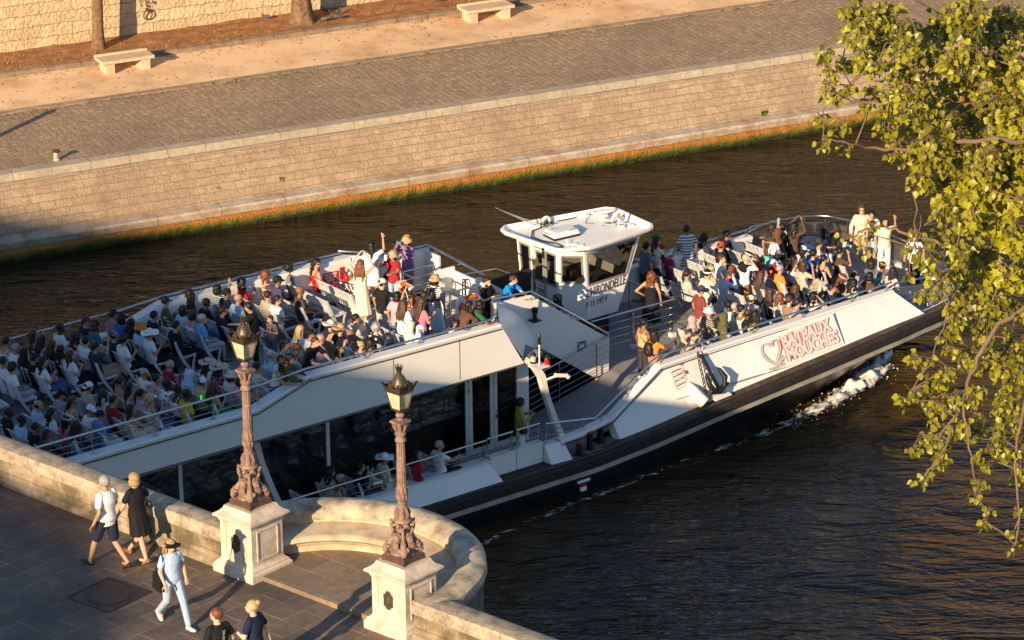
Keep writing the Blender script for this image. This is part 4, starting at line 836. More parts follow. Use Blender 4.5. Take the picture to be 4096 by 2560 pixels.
# mooring bitts in the recess
redtop = mat('bitt_red', (.42, .05, .025), .6, var=.3, vs=20)
for x, y, h in ((2.62, -3.62, .30), (3.06, -3.5, .42), (3.52, -3.36, .42)):
    mb = MB(); mb.lathe([(.16, 0), (.16, .015), (.085, .02), (.085, h)], 14, (x, y, 1.03)); bt = mb.build('mooring_bitt', black, boat, smooth=40)
    mb = MB(); mb.lathe([(.095, h), (.095, h + .04), (.08, h + .05)], 14, (x, y, 1.03)); mb.build('bitt_cap', redtop, bt, smooth=40)
for x, y in ((16.55, 2.5), (16.42, 1.95)):
    mb = MB(); mb.lathe([(.13, 0), (.13, .5)], 14, (x, y, 1.9)); bt = mb.build('mooring_bitt', black, boat, smooth=40)
    mb = MB(); mb.lathe([(.135, .5), (.135, .54), (.1, .55)], 14, (x, y, 1.9)); mb.build('bitt_cap', redtop, bt, smooth=40)
# hull side fittings: louvre, hawse plate, sign
def pside(x, z):      # a point on the near fore panel
    zb = zrt(x) + .01; t = (z - zb) / (2.56 - zb); return V((x, -(3.64 + (3.22 - (x - 5.73) * .026 - 3.64) * t) , z))
pn = (pside(8, 2.5) - pside(8, 1.7)).normalized(); out = pn.cross(V((1, 0, 0))).normalized(); out = out if out.y < 0 else -out
lv = MB(); P0 = [pside(5.36 if False else x, z) for x, z in ((5.85, 2.38), (6.32, 2.42), (6.42, 1.86), (5.95, 1.80))]
lv.add([p + out * .02 for p in P0] + [p for p in P0], [(0, 1, 2, 3), (0, 4, 5, 1), (1, 5, 6, 2), (2, 6, 7, 3), (3, 7, 4, 0)]); louvre = lv.build('louvre', white2, bnear)
lv = MB()
for i in range(4):
    t0, t1 = .1 + i * .21, .1 + i * .21 + .15
    l = [P0[0].lerp(P0[3], t0).lerp(P0[1].lerp(P0[2], t0), .14), P0[0].lerp(P0[3], t0).lerp(P0[1].lerp(P0[2], t0), .86), P0[0].lerp(P0[3], t1).lerp(P0[1].lerp(P0[2], t1), .86), P0[0].lerp(P0[3], t1).lerp(P0[1].lerp(P0[2], t1), .14)]
    lv.add([l[0] + out * .022, l[1] + out * .022, l[2] + out * .024, l[3] + out * .024], [(0, 1, 2, 3)], 0); lv.add([l[3] + out * .06, l[2] + out * .06, l[1].lerp(l[2], .35) + out * .024, l[0].lerp(l[3], .35) + out * .024], [(0, 1, 2, 3)], 1)
lv.build('slat', [mat('louvre_dark', (.16, .12, .09), .7, var=0), white2], louvre)
lv = MB(); a = P0[1] + out * .03; lv.obox(a + V((-.03, 0, .03)), (.04, 0, 0), pn * .025, out * .006); lv.obox(P0[1].lerp(P0[2], .35) + out * .05, (.02, 0, 0), pn * .045, out * .02); lv.build('red_tag', mat('tag_red', (.4, .03, .03), .5, var=0), louvre)
hw = MB(); ring_ = []
for i in range(25):
    t = math.pi * i / 24; ring_.append(pside(6.44 - .32 * math.cos(t), 1.75 + .34 * math.sin(t)))
hw.add([p + out * .006 for p in ring_ + [pside(6.80, 1.36), pside(6.16, 1.29)]], [tuple(range(27))]); hw.build('hawse_plate', white2, bnear)
hw = MB(); hw.tube([pside(6.40, 1.98) - out * .03, pside(6.45, 1.78) + out * .05, pside(6.53, 1.56) + out * .12, pside(6.64, 1.38) + out * .19], [.05, .14, .18, .17], 14, cap=False); hp = hw.build('hawse_pipe', white2, bnear, smooth=60)
hw = MB(); hw.ell(pside(6.635, 1.39) + out * .18, (.145, .145, .05), 12, 8, rot=out.to_track_quat('Z', 'Y').to_matrix()); hw.build('hawse_hole', dark, bnear, smooth=60)
hw = MB(); c0 = pside(7.2, 1.50); hw.prism([c0 + V((-.26, .05, .02)), c0 + V((.30, .05, .06)), c0 + V((.30, -.30, -.02)), c0 + V((-.26, -.30, -.06))], (0, 0, .02))
for dx in (-.05, .26): hw.prism([c0 + V((dx, .1, .06)), c0 + V((dx, -.27, -.04)), c0 + V((dx, .02, -.2))], (.03, 0, 0))
hw.build('anchor_shelf', white2, bnear)
# sign board with lettering
Xd = (pside(11.66, 1.80) - pside(8.91, 1.62)).normalized(); Yd = (pside(10.2, 2.45) - pside(10.26, 1.7)); Yd = (Yd - Xd * Yd.dot(Xd)).normalized(); Nd = Xd.cross(Yd)
B0 = pside(8.91, 1.63) + Nd * .045
sb = MB(); wd, ht = 2.78, .86
sb.obox(B0 + Xd * wd / 2 + Yd * ht / 2 - Nd * .012, Xd * wd / 2, Yd * ht / 2, Nd * .012); board = sb.build('sign_board', mat('sign_board_white', (.76, .73, .68), .4, var=.05), bnear, bevel=.003)
def M4(u, v, d): m = Matrix((Xd, Yd, Nd)).transposed().to_4x4(); m.translation = B0 + Xd * u + Yd * v + Nd * d; return m
for mm_, d, ex, nm in ((mat('letter_red', (.50, .035, .02), .5, var=.1), .02, .02, 'letter_sides'), (mat('letter_face', (.60, .565, .51), .45, var=.08), .043, .004, 'lettering')):
    tb = MB()
    for txt, u, v, ww in (('BATEAUX', .80, .455, 1.78), ('MOUCHES', .80, .09, 1.86)):
        t0 = MB(); w0 = text_mb(txt, .44, t0, Matrix.Identity(4), ex, .12, bold=.022); k = ww / w0
        sc = Matrix.Diagonal((k, 1.05, 1, 1)); mm4 = M4(u, v, d) @ sc; tb.add([mm4 @ V(p) for p in t0.v], t0.f)
    tb.build(nm, mm_, board)
tb = MB(); hp_ = [(.62, .17), (.44, .11), (.26, .22), (.12, .42), (.10, .60), (.18, .72), (.30, .74), (.40, .66), (.46, .62), (.50, .70), (.60, .75), (.70, .68), (.71, .54), (.62, .38), (.50, .27), (.44, .2), (.52, .155), (.66, .17)]
hp_ = [(x + .02, y) for x, y in hp_]
fine = []
for i in range(len(hp_) - 1):
    p0, p1, p2, p3 = [V(hp_[max(0, min(len(hp_) - 1, i + j))]) for j in (-1, 0, 1, 2)]
    for t in (0, .25, .5, .75): fine.append(.5 * ((2 * p1) + (p2 - p0) * t + (2 * p0 - 5 * p1 + 4 * p2 - p3) * t * t + (3 * p1 - p0 - 3 * p2 + p3) * t ** 3))
for d0, d1, mi, wd_ in ((0, .05, 0, .013), (.05, .056, 1, .016)):
    L_, R__ = [], []
    for i, p in enumerate(fine):
        t = (fine[min(i + 1, len(fine) - 1)] - fine[max(0, i - 1)]).normalized(); n_ = V((-t.y, t.x)) * wd_; L_.append(p + n_); R__.append(p - n_)
    W = lambda p, d: B0 + Xd * p.x + Yd * p.y + Nd * d
    tb.grid([[W(p, d0) for p in L_], [W(p, d1) for p in L_], [W(p, d1) for p in R__], [W(p, d0) for p in R__]], mi)
for k, (u0, u1, v) in enumerate(((.42, .74, .20), (.45, .72, .245), (.5, .68, .285))): tb.bar(B0 + Xd * u0 + Yd * (v - .02) + Nd * .03, B0 + Xd * u1 + Yd * v + Nd * .03, .02, .05, Nd, 1)
tb.build('heart_emblem', [bpy.data.materials['letter_red'], bpy.data.materials['letter_face']], board)
tb = MB(); text_mb('PARIS®1949', .115, tb, M4(.16, .012, .003), .002, 0, sx=.95); tb.build('caption', mat('caption_ink', (.18, .10, .085), .6, var=0), board)
# wheelhouse
wh = empty('wheelhouse'); wh.parent = boat
TOP = [(6.05, 3.35), (6.05, 1.5), (6.55, 1.05), (8.65, 1.22), (8.78, 1.5), (8.78, 3.0), (8.6, 3.3), (6.6, 3.42)]
BOT = [(6.12, 3.2), (6.12, 1.62), (6.72, 1.10), (7.78, 1.14), (7.88, 1.4), (7.88, 2.9), (7.8, 3.1), (6.7, 3.28)]
zt_, zb_ = 4.30, 2.30
mb = MB(); t3 = [V((x, y, zt_)) for x, y in TOP]; b3 = [V((x, y, zb_)) for x, y in BOT]; n = 8
def wp(i, u, v):     # point on wall i, u along from corner i to i+1, v up
    return (b3[i].lerp(b3[(i + 1) % n], u)).lerp(t3[i].lerp(t3[(i + 1) % n], u), v)
wins = {0: [(.07, .30, .47, .90), (.70, .93, .47, .92)], 1: [(.10, .90, .55, .93)], 2: [(.05, .93, .50, .95)], 4: [(.1, .9, .5, .93)], 6: [(.1, .9, .5, .93)]}
def wall_holes(i, holes):
    us = sorted({0, 1} | {h[0] for h in holes} | {h[1] for h in holes}); vs = sorted({0, 1} | {h[2] for h in holes} | {h[3] for h in holes})
    for a, b in zip(us, us[1:]):
        for c, d in zip(vs, vs[1:]):
            if any(h[0] <= a and b <= h[1] and h[2] <= c and d <= h[3] for h in holes): continue
            mb.quad(wp(i, a, c), wp(i, b, c), wp(i, b, d), wp(i, a, d))
doorw = (.40, .63, .46, .88)
for i in range(n): wall_holes(i, wins.get(i, []) + ([doorw] if i == 0 else []))
mb.add(b3, [tuple(range(n))[::-1]])
body = mb.build('cabin_wall', white, wh)
grey = mat('window_gasket', (.22, .21, .2), .5, var=0)
def window(i, h, nm='window'):
    c = [wp(i, h[0], h[2]), wp(i, h[1], h[2]), wp(i, h[1], h[3]), wp(i, h[0], h[3])]; nn = (c[1] - c[0]).cross(c[3] - c[0]).normalized(); cen = sum(c, V((0, 0, 0))) / 4
    nn = nn if nn.dot(cen - V((7.4, 2.2, 3.3))) > 0 else -nn
    f = MB()
    for k in range(4): f.bar(c[k] + nn * .006, c[(k + 1) % 4] + nn * .006, .05, .03, nn)
    fo = f.build(nm, grey, wh); g = MB(); g.add([p - nn * .01 for p in c], [(0, 1, 2, 3)]); g.build('pane', glass2, fo)
for i, hs in wins.items():
    for h in hs: window(i, h)
window(0, doorw, 'door')
dm = MB(); nn0 = V((-1, 0, 0))
for a, b in (((.37, .02), (.37, .93)), ((.665, .02), (.665, .93)), ((.37, .93), (.665, .93))): dm.bar(wp(0, *a) + nn0 * .008, wp(0, *b) + nn0 * .008, .035, .03, nn0)
dd = dm.build('door_frame', grey, wh)
dm = MB(); dm.bar(wp(0, .39, .31) + nn0 * .02, wp(0, .39, .42) + nn0 * .02, .05, .03, nn0); dm.bar(wp(0, .385, .37) + nn0 * .06, wp(0, .425, .37) + nn0 * .06, .02, .02); dm.build('door_handle', mat('handle_grey', (.12, .12, .12), .3, .8, var=0), wh)
dm = MB()
def sticker(u, v, du, dv, m): c = [wp(0, u, v), wp(0, u + du, v), wp(0, u + du, v + dv), wp(0, u, v + dv)]; dm.add([p + nn0 * .012 for p in c], [(0, 1, 2, 3)], m); return c
for r_ in range(2):
    for c_ in range(3):
        u, v = .47 + c_ * .055, .30 - r_ * .065; sticker(u, v, .045, .055, 0 if (r_ == 0 or c_ == 0) else 2)
        cc = [wp(0, u + .0225, v + .0275)]
        if r_ == 0 or c_ == 0: dm.obox(cc[0] + nn0 * .015, nn0 * .002, (0, .018, 0), (0, 0, .006), 2); dm.obox(cc[0] + nn0 * .015, nn0 * .002, (0, .006, 0), (0, 0, .018), 2)
        else: dm.tube([cc[0] + nn0 * .015 + V((0, .028 * math.cos(a), .035 * math.sin(a))) for a in [k * math.pi / 6 for k in range(13)]], .006, 4, 1)
sticker(.49, .185, .12, .022, 1); sticker(.49, .39, .11, .008, 1); sticker(.485, .405, .12, .006, 3); sticker(.49, .16, .1, .006, 3); sticker(.49, .175, .1, .004, 3)
dm.build('door_stickers', [bpy.data.materials['sign_green'], bpy.data.materials['mark_red'], bpy.data.materials['sign_white'], bpy.data.materials['sign_grey']], wh)
# roof with flared coaming
RT = [(5.34, 3.12), (5.26, 2.85), (5.46, .95), (5.62, .74), (6.25, .45), (8.4, .58), (8.62, .66), (8.76, .85), (8.86, 2.3), (8.84, 2.55), (8.68, 2.76), (5.6, 3.3)]
cx = V((7.1, 2.0))
mb = MB(); ins = lambda k, z: [((V(p) - cx) * k + cx).to_3d() + V((0, 0, z)) for p in RT]
TP = [(6.02, 3.39), (6.0, 2.9), (6.02, 1.55), (6.1, 1.4), (6.53, 1.02), (8.5, 1.18), (8.66, 1.2), (8.78, 1.4), (8.8, 2.5), (8.8, 3.0), (8.62, 3.32), (6.4, 3.44)]
mb.grid([[(x, y, zt_ - .04) for x, y in TP], [(x, y, zt_ + .1) for x, y in TP], ins(.985, 4.56), ins(1, 4.60), ins(1, 4.66), ins(.965, 4.67), ins(.90, 4.52)], 0, True)
mb.add(ins(.90, 4.52), [tuple(range(12))]); roof = mb.build('roof', mat('roof_white', (.80, .76, .70), .38, var=.10, vs=2.2, col2=(.70, .60, .48), lo=.22, hi=.42), wh, smooth=25)
ac = MB(); ac.hexa([(6.05, 1.68, 4.58), (6.92, 1.62, 4.58), (6.98, 2.22, 4.58), (6.1, 2.28, 4.58), (6.12, 1.74, 4.72), (6.86, 1.69, 4.72), (6.92, 2.16, 4.72), (6.16, 2.22, 4.72)]); a_ = ac.build('air_conditioner', white, wh, bevel=.04)
ac = MB(); ac.hexa([(6.07, 1.7, 4.52), (6.9, 1.64, 4.52), (6.96, 2.2, 4.52), (6.12, 2.26, 4.52), (6.07, 1.7, 4.58), (6.9, 1.64, 4.58), (6.96, 2.2, 4.58), (6.12, 2.26, 4.58)]); ac.build('base', dark, a_)
ac = MB()
for i in range(8): ac.box(6.085 + .001, 6.12, 1.76 + i * .055, 1.785 + i * .055, 4.615, 4.66)
for i in range(7): a = i * .5; ac.obox((6.33 + .1 * math.cos(a), 2.02 + .1 * math.sin(a), 4.722), (.05 * math.cos(a), .05 * math.sin(a), 0), (-.006 * math.sin(a), .006 * math.cos(a), 0), (0, 0, .003))
ac.build('grille', grey, a_)
mtx = Matrix.Translation((6.55, 1.68, 4.725)) @ Matrix.Rotation(R(0), 4, 'Z'); tb = MB(); text_mb('webasto', .1, tb, mtx, .002); tb.build('lettering', grey, a_)
rd = MB(); rd.lathe([(.16, 4.52), (.16, 4.56), (.12, 4.6), (.1, 4.63)], 16, (8.3, 2.35, 0)); rdo = rd.build('radar', white, wh, smooth=40)
rd = MB(); rd.ell((8.32, 2.4, 4.69), (.40, .13, .05), 18, 8, rot=Matrix.Rotation(R(-8), 3, 'Z')); rd.build('scanner', white, rdo, smooth=60)
tb = MB(); text_mb('FURUNO', .085, tb, Matrix.Translation((8.12, 2.17, 4.56)) @ Matrix.Rotation(R(90), 4, 'X'), .004); tb.build('lettering', grey, rdo)
mb = MB(); mb.tube([(8.13, 1.52, 4.5), (8.13, 1.52, 4.72)], .02, 6); mb.lathe([(.045, 4.72), (.045, 4.78)], 10, (8.13, 1.52, 0)); be = mb.build('beacon', white, wh, smooth=40)
mb = MB(); mb.lathe([(.042, 4.78), (.042, 4.9), (.03, 4.92)], 10, (8.13, 1.52, 0)); mb.build('amber_lens', mat('lens_amber', (.6, .16, .02), .2, var=0), be, smooth=40)
mb = MB(); mb.tube([(6.43, 2.95, 4.55), (4.6, 2.35, 5.62)], [.022, .006], 6); mb.tube([(6.48, 2.9, 4.6), (4.95, 2.4, 5.42)], [.018, .005], 6); mb.tube([(7.6, 1.5, 4.72), (8.4, 1.35, 4.62)], .01, 5); mb.build('antenna', white, wh)
mb = MB()
for x, y, r_ in ((6.72, 2.9, .13), (8.3, 1.85, .13)): mb.tube([(x - r_, y, 4.5)] + [(x - r_ * math.cos(k * math.pi / 8), y, 4.62 + r_ * math.sin(k * math.pi / 8)) for k in range(9)] + [(x + r_, y, 4.56)], .038, 8)
mb.box(6.36, 6.5, 2.86, 3.0, 4.5, 4.6); mb.box(8.05, 8.2, 1.35, 1.45, 4.5, 4.6); mb.box(8.35, 8.5, 1.3, 1.4, 4.5, 4.58); mb.box(8.2, 8.32, 2.62, 2.7, 4.5, 4.6)
for x, y in ((6.2, 1.28), (6.32, 1.18), (6.38, .98)): mb.box(x - .07, x + .07, y - .04, y + .04, 4.5, 4.56)
mb.tube([(6.2, 1.3, 4.56), (6.2, 1.36, 4.65)], .02, 6); mb.bar((5.58, 1.95, 4.1), (5.5, 1.95, 4.62), .09, .06); mb.build('roof_fittings', white, wh, smooth=40)
mb = MB(); rr = random.Random(3)
def cable(pts, r=.011): mb.tube(pts, r, 5)
cable([(6.6, 2.85, 4.53)] + [(6.75 + i * .3, 3.0 - i * .05 + .03 * math.sin(i * 2), 4.54) for i in range(6)], .016)
cable([(6.5, 2.8, 4.53), (6.1, 2.7, 4.55), (5.75, 2.3, 4.56), (5.8, 1.95, 4.54), (6.0, 1.5, 4.53), (5.95, 1.2, 4.54), (5.75, 1.25, 4.54)], .018)
for k in range(5):
    a = rr.random() * 6; c0 = V((6.68, 2.82, 4.57)); cable([c0 + V((.17 * math.cos(a + i * .8) + rr.uniform(-.03, .03), .15 * math.sin(a + i * .8), rr.uniform(-.04, .1))) for i in range(8)], .009)
for k in range(4): cable([(7.95 + rr.uniform(-.1, .2) + i * .11, 1.9 - i * .07 + rr.uniform(-.05, .05), 4.53 + .05 * math.sin(i + k)) for i in range(6)], .009)
cable([(8.0, 2.75, 4.55), (8.3, 2.9, 4.75), (8.5, 2.9, 4.8), (8.45, 2.8, 4.65), (8.1, 2.7, 4.58), (7.8, 2.5, 4.54), (7.6, 2.3, 4.54), (7.8, 2.15, 4.53)], .007)
cable([(8.05, 2.72, 4.55), (8.45, 2.95, 4.8), (8.7, 2.9, 4.78), (8.55, 2.75, 4.6)], .006); mb.build('roof_cables', dark, wh)
# wheelhouse name
mtx = lambda u, v: (lambda p, ex, ey: (lambda m: (setattr(m, 'translation', p + ex.cross(ey) * .006), m)[1])(Matrix((ex, ey, ex.cross(ey))).transposed().to_4x4()))(wp(2, u, v), (wp(2, .9, v) - wp(2, .1, v)).normalized(), ((lambda e, f: (e - f * e.dot(f)).normalized())(wp(2, .5, v + .1) - wp(2, .5, v), (wp(2, .9, v) - wp(2, .1, v)).normalized())))
ink = mat('name_ink', (.035, .03, .03), .5, var=0)
tb = MB(); t0 = MB(); w0 = text_mb("L'HIRONDELLE", .36, t0, Matrix.Identity(4), .001, .18, bold=.004); k = 1.46 / w0; mm4 = mtx(-.02, .33) @ Matrix.Rotation(R(2.5), 4, 'Z') @ Matrix.Diagonal((k, .95, 1, 1)); tb.add([mm4 @ V(p) for p in t0.v], t0.f)
tb.build('boat_name', ink, wh); tb = MB()
t0 = MB(); w0 = text_mb("P 15 197 F", .25, t0, Matrix.Identity(4), .001, .1, bold=.003); k = .78 / w0; mm4 = mtx(-.04, .175) @ Matrix.Rotation(R(2.5), 4, 'Z') @ Matrix.Diagonal((k, .95, 1, 1)); tb.add([mm4 @ V(p) for p in t0.v], t0.f)
tb.build('registration_number', ink, wh)
mb = MB(); mb.box(6.4, 7.6, 1.3, 3.0, 1.65, 2.3); mb.build('wheelhouse_base', dark, wh)
mb = MB(); mb.box(7.3, 8.0, 1.5, 3.0, 2.32, 3.15); mb.box(6.5, 6.8, 1.45, 1.75, 2.4, 3.4, 1); mb.build('helm_console', [mat('console', (.16, .12, .09), .6), mat('console_wood', (.45, .27, .13), .6)], wh)
# rails round the wheelhouse pit
gz = [(6.0, .08, 2.72), (8.82, .0, 2.72), (8.82, 1.25, 2.72), (8.78, 1.9, 2.72)]
rail('pit_rail', gz, .028, [((x, y, 2.7), (x, y, 1.66)) for x, y in ((7.42, .04), (8.78, .04), (8.82, 1.25), (8.78, 1.85))], [[(x, y, z) for x, y, _ in gz] for z in (2.5, 2.3, 2.1, 1.9)], rp=.03)
mb = MB(); mb.box(8.7, 8.86, -.05, .11, 1.65, 1.76); mb.box(7.34, 7.5, -.04, .12, 1.65, 1.74); mb.build('rail_foot', white2, boat)
# red passenger notice on the aft front bulwark
rs = MB(); sx = lambda x, z: (x, 3.02, z)
mk = mat('notice_red', (.48, .02, .02), .5, var=0)
o_ = V((-.52, 3.03, 4.46)); ex = V((.93, -.02, .0)).normalized() * .46; ez = V((0, 0, .28)); nrm = V((0, -1, 0))
rs.obox(o_ + ex / 2 + ez / 2, ex / 2, ez / 2, nrm * .006); rs.obox(o_ + ex * 1.28 + ez * .62, ex * .15, ez * .6, nrm * .006); rs.obox(o_ + ex * 1.28 - ez * .5, ex * .15, ez * .45, nrm * .006); nt_ = rs.build('notice_board', mk, boat)
tb = MB()
for i, tx in enumerate(('PONT SUPERIEUR', '403 PASSAGERS', 'MAXIMUM')):
    t0 = MB(); w0 = text_mb(tx, .075, t0, Matrix.Identity(4), .001, bold=.002); ww = (.38, .34, .22)[i]; m_ = Matrix((ex.normalized(), V((0, 0, 1)), nrm)).transposed().to_4x4(); m_.translation = o_ + ex.normalized() * ((.46 - ww) / 2) + V((0, -.01, .20 - i * .08)); m_ = m_ @ Matrix.Diagonal((ww / w0, 1, 1, 1)); tb.add([m_ @ V(p) for p in t0.v], t0.f)
tb.build('lettering', bpy.data.materials['sign_white'], nt_)
mb = MB(); mb.obox((1.6, .7, 3.95), (.25, 0, 0), (0, .35, 0), (0, 0, .35)); mb.lathe([(.32, 3.3), (.28, 4.3), (.2, 4.45)], 14, (1.75, -.1, 0)); mb.build('stair_hood', white, boat, bevel=.03)
mb = MB(); mb.tube([(1.9, .1, 3.9), (1.95, .2, 4.5), (2.1, .4, 4.72), (2.25, .7, 4.6)], .025, 6); mb.tube([(1.85, .15, 3.9), (1.9, .25, 4.45), (2.1, .5, 4.62), (2.3, .8, 4.5)], .02, 6); mb.build('hose', dark, boat, smooth=60)
# ------------------------------------------------------------------ benches on the boat
bw = mat('bench_white', (.60, .60, .59), .5, var=.06, vs=4)
BCACHE = {}
def boat_bench(x, y0, y1, z, lab, grp):
    L = round(abs(y1 - y0), 2); o = empty('deck_bench', w_(x, (y0 + y1) / 2, z), PHI); tag(o, lab, 'bench', grp)
    if L not in BCACHE:
        h = L / 2; P = lambda t, y: V((.16 - .16 * t, y, .47 + .40 * t))          # backrest surface, t up
        mb = MB()
        def slab_(t0, t1, ya, yb, d=.022): mb.hexa([P(t0, ya), P(t0, ya) + V((d, 0, 0)), P(t0, yb) + V((d, 0, 0)), P(t0, yb), P(t1, ya), P(t1, ya) + V((d, 0, 0)), P(t1, yb) + V((d, 0, 0)), P(t1, yb)])
        slab_(0, .34, -h, h); slab_(.92, 1, -h, h, .035)
        n = int(L / .085); rr = random.Random(int(L * 100))
        for i in range(n + 1):
            y = -h + .02 + i * (L - .04) / n; k = rr.uniform(-.035, .035) if 0 < i < n else 0; w = .02 if 0 < i < n else .05
            a, b = P(.34, y), P(.92, y + k + .03); c = P(.63, y + k * .2 + .035)
            for p, q in ((a, c), (c, b)): mb.hexa([p + V((0, -w, 0)), p + V((.02, -w, 0)), p + V((.02, w, 0)), p + V((0, w, 0)), q + V((0, -w, 0)), q + V((.02, -w, 0)), q + V((.02, w, 0)), q + V((0, w, 0))])
        back = mb.build('backrest', bw, o)
        mb = MB(); mb.box(.15, .2, -h, h, .42, .455); mb.box(.46, .56, -h, h, .435, .465)
        for i in range(n + 1): y = -h + .02 + i * (L - .04) / n; mb.hexa([(.2, y - .025, .43), (.46, y - .01, .445), (.46, y + .03, .445), (.2, y + .02, .43), (.2, y - .025, .45), (.46, y - .01, .462), (.46, y + .03, .462), (.2, y + .02, .45)])
        seat = mb.build('seat', bw, o)
        mb = MB()
        def blade(pts, ws):
            for (p, q), (wa, wb) in zip(zip(pts, pts[1:]), zip(ws, ws[1:])):
                p, q = V((p[0], 0, p[1])), V((q[0], 0, q[1])); n_ = V((-(q - p).z, 0, (q - p).x)).normalized()
                mb.hexa([p - n_ * wa + V((0, -.014, 0)), p + n_ * wa + V((0, -.014, 0)), p + n_ * wa + V((0, .014, 0)), p - n_ * wa + V((0, .014, 0)), q - n_ * wb + V((0, -.014, 0)), q + n_ * wb + V((0, -.014, 0)), q + n_ * wb + V((0, .014, 0)), q - n_ * wb + V((0, .014, 0))])
        blade([(-.02, .885), (.06, .66), (.14, .47), (.24, .28), (.38, .1), (.46, 0)], [.028, .036, .045, .032, .026, .04])
        blade([(.14, .45), (.3, .425), (.46, .445), (.57, .455)], [.02, .022, .024, .016]); blade([(.55, .45), (.50, .3), (.47, .15), (.48, .0)], [.022, .022, .024, .034])
        e1 = mb.build('end_frame', bw, o); e1.location = (0, -h, 0); e2 = dup(e1, o); e2.location = (0, h, 0)
        mid = None
        if L > 1.6: mid = dup(e1, o)
        if mid: mid.location = (0, 0, 0)
        BCACHE[L] = o
    else:
        for c in BCACHE[L].children: d = c.copy(); COL.objects.link(d); d.parent = o
    return o
NUM = 'one two three four five six seven eight nine ten eleven twelve thirteen fourteen fifteen sixteen seventeen eighteen'.split()
for k in range(14, -4, -1): boat_bench(-11.52 + .757 * k, 1.18, 3.12, 3.9, 'white slotted bench, far column of the aft deck, number %s from the stair guard' % NUM[14 - k], 'benches on the aft deck')
for k in range(13, -4, -1): boat_bench(-11.52 + .757 * k, -2.86, -.48, 3.9, 'white slotted bench, near column of the aft deck, number %s from the stair guard' % NUM[13 - k], 'benches on the aft deck')
for k in (7, 5, 4, 3, 2, 1, 0): boat_bench(10.0 + .742 * k, 1.95, 3.05, 1.65, 'short white bench along the far side of the fore deck, number %s from the bow' % NUM[7 - k], 'benches on the fore deck')
for k in range(6, -1, -1): boat_bench(10.0 + .742 * k, -.62, 1.55, 1.65, 'white bench in the middle column of the fore deck, number %s from the bow' % NUM[6 - k], 'benches on the fore deck')
for k in range(6, -4, -1): boat_bench(10.0 + .742 * k, -2.78, -1.42, 1.65, 'white bench along the near rail of the fore deck, number %s from the bow' % NUM[6 - k], 'benches on the fore deck')
for k in range(5, -5, -1): boat_bench(-5.48 + .77 * k, -3.25, -2.55, 1.0, 'small white bench on the side deck outside the glass, number %s from the doors' % NUM[5 - k], 'benches on the side deck')
for k in range(6): boat_bench(-11 + k * 1.5, -1.4, .9, 1.0, 'bench inside the glazed saloon, number %s from the stern' % NUM[k], 'benches inside the saloon')

# ------------------------------------------------------------------ people
CLR = dict(wh=(.74, .72, .70), wh2=(.68, .70, .74), bk=(.012, .012, .014), nv=(.014, .02, .045), gy=(.18, .18, .19), gy2=(.15, .14, .135), lg=(.42, .41, .40), lg2=(.5, .53, .58), dg=(.04, .042, .048), lb=(.38, .52, .68), bl=(.02, .10, .42), bl2=(.13, .33, .62), bl3=(.08, .22, .48), bl4=(.01, .22, .62), rd=(.52, .02, .015), rd2=(.30, .02, .025), rd3=(.62, .05, .02), mr=(.16, .02, .04), mr2=(.20, .045, .04), pk=(.60, .33, .38), pk2=(.68, .17, .24), pk3=(.36, .03, .12), pk4=(.58, .44, .42), pu=(.26, .13, .28), pu2=(.06, .045, .10), mv=(.30, .17, .25), mv2=(.38, .30, .30), gn=(.03, .12, .05), gn2=(.02, .30, .12), gn3=(.01, .07, .04), ol=(.10, .095, .035), ol2=(.26, .27, .06), te=(.02, .15, .16), te2=(.08, .45, .45), mint=(.45, .55, .47), sg=(.32, .38, .30), ye=(.55, .38, .04), ye2=(.72, .58, .25), be=(.46, .37, .27), be2=(.55, .47, .37), tn=(.48, .30, .16), tn2=(.56, .42, .30), kh=(.38, .27, .15), br=(.12, .05, .03), br2=(.075, .05, .035), br3=(.24, .11, .05), cr=(.66, .60, .46), jn=(.07, .13, .24), lj=(.32, .42, .54), dn=(.07, .17, .33), gb=(.10, .13, .17), gb2=(.10, .14, .22))
CLR['or'] = (.62, .22, .03); CLR['or2'] = (.62, .35, .17)
SKIN = dict(a=(.60, .36, .25), b=(.44, .245, .145), c=(.22, .11, .06), d=(.065, .032, .018))
HAIR = dict(k=(.008, .007, .007), n=(.022, .013, .008), r=(.07, .033, .015), g=(.17, .055, .02), y=(.52, .36, .17), w=(.34, .33, .32), l=(.4, .25, .12))
FAB = {}
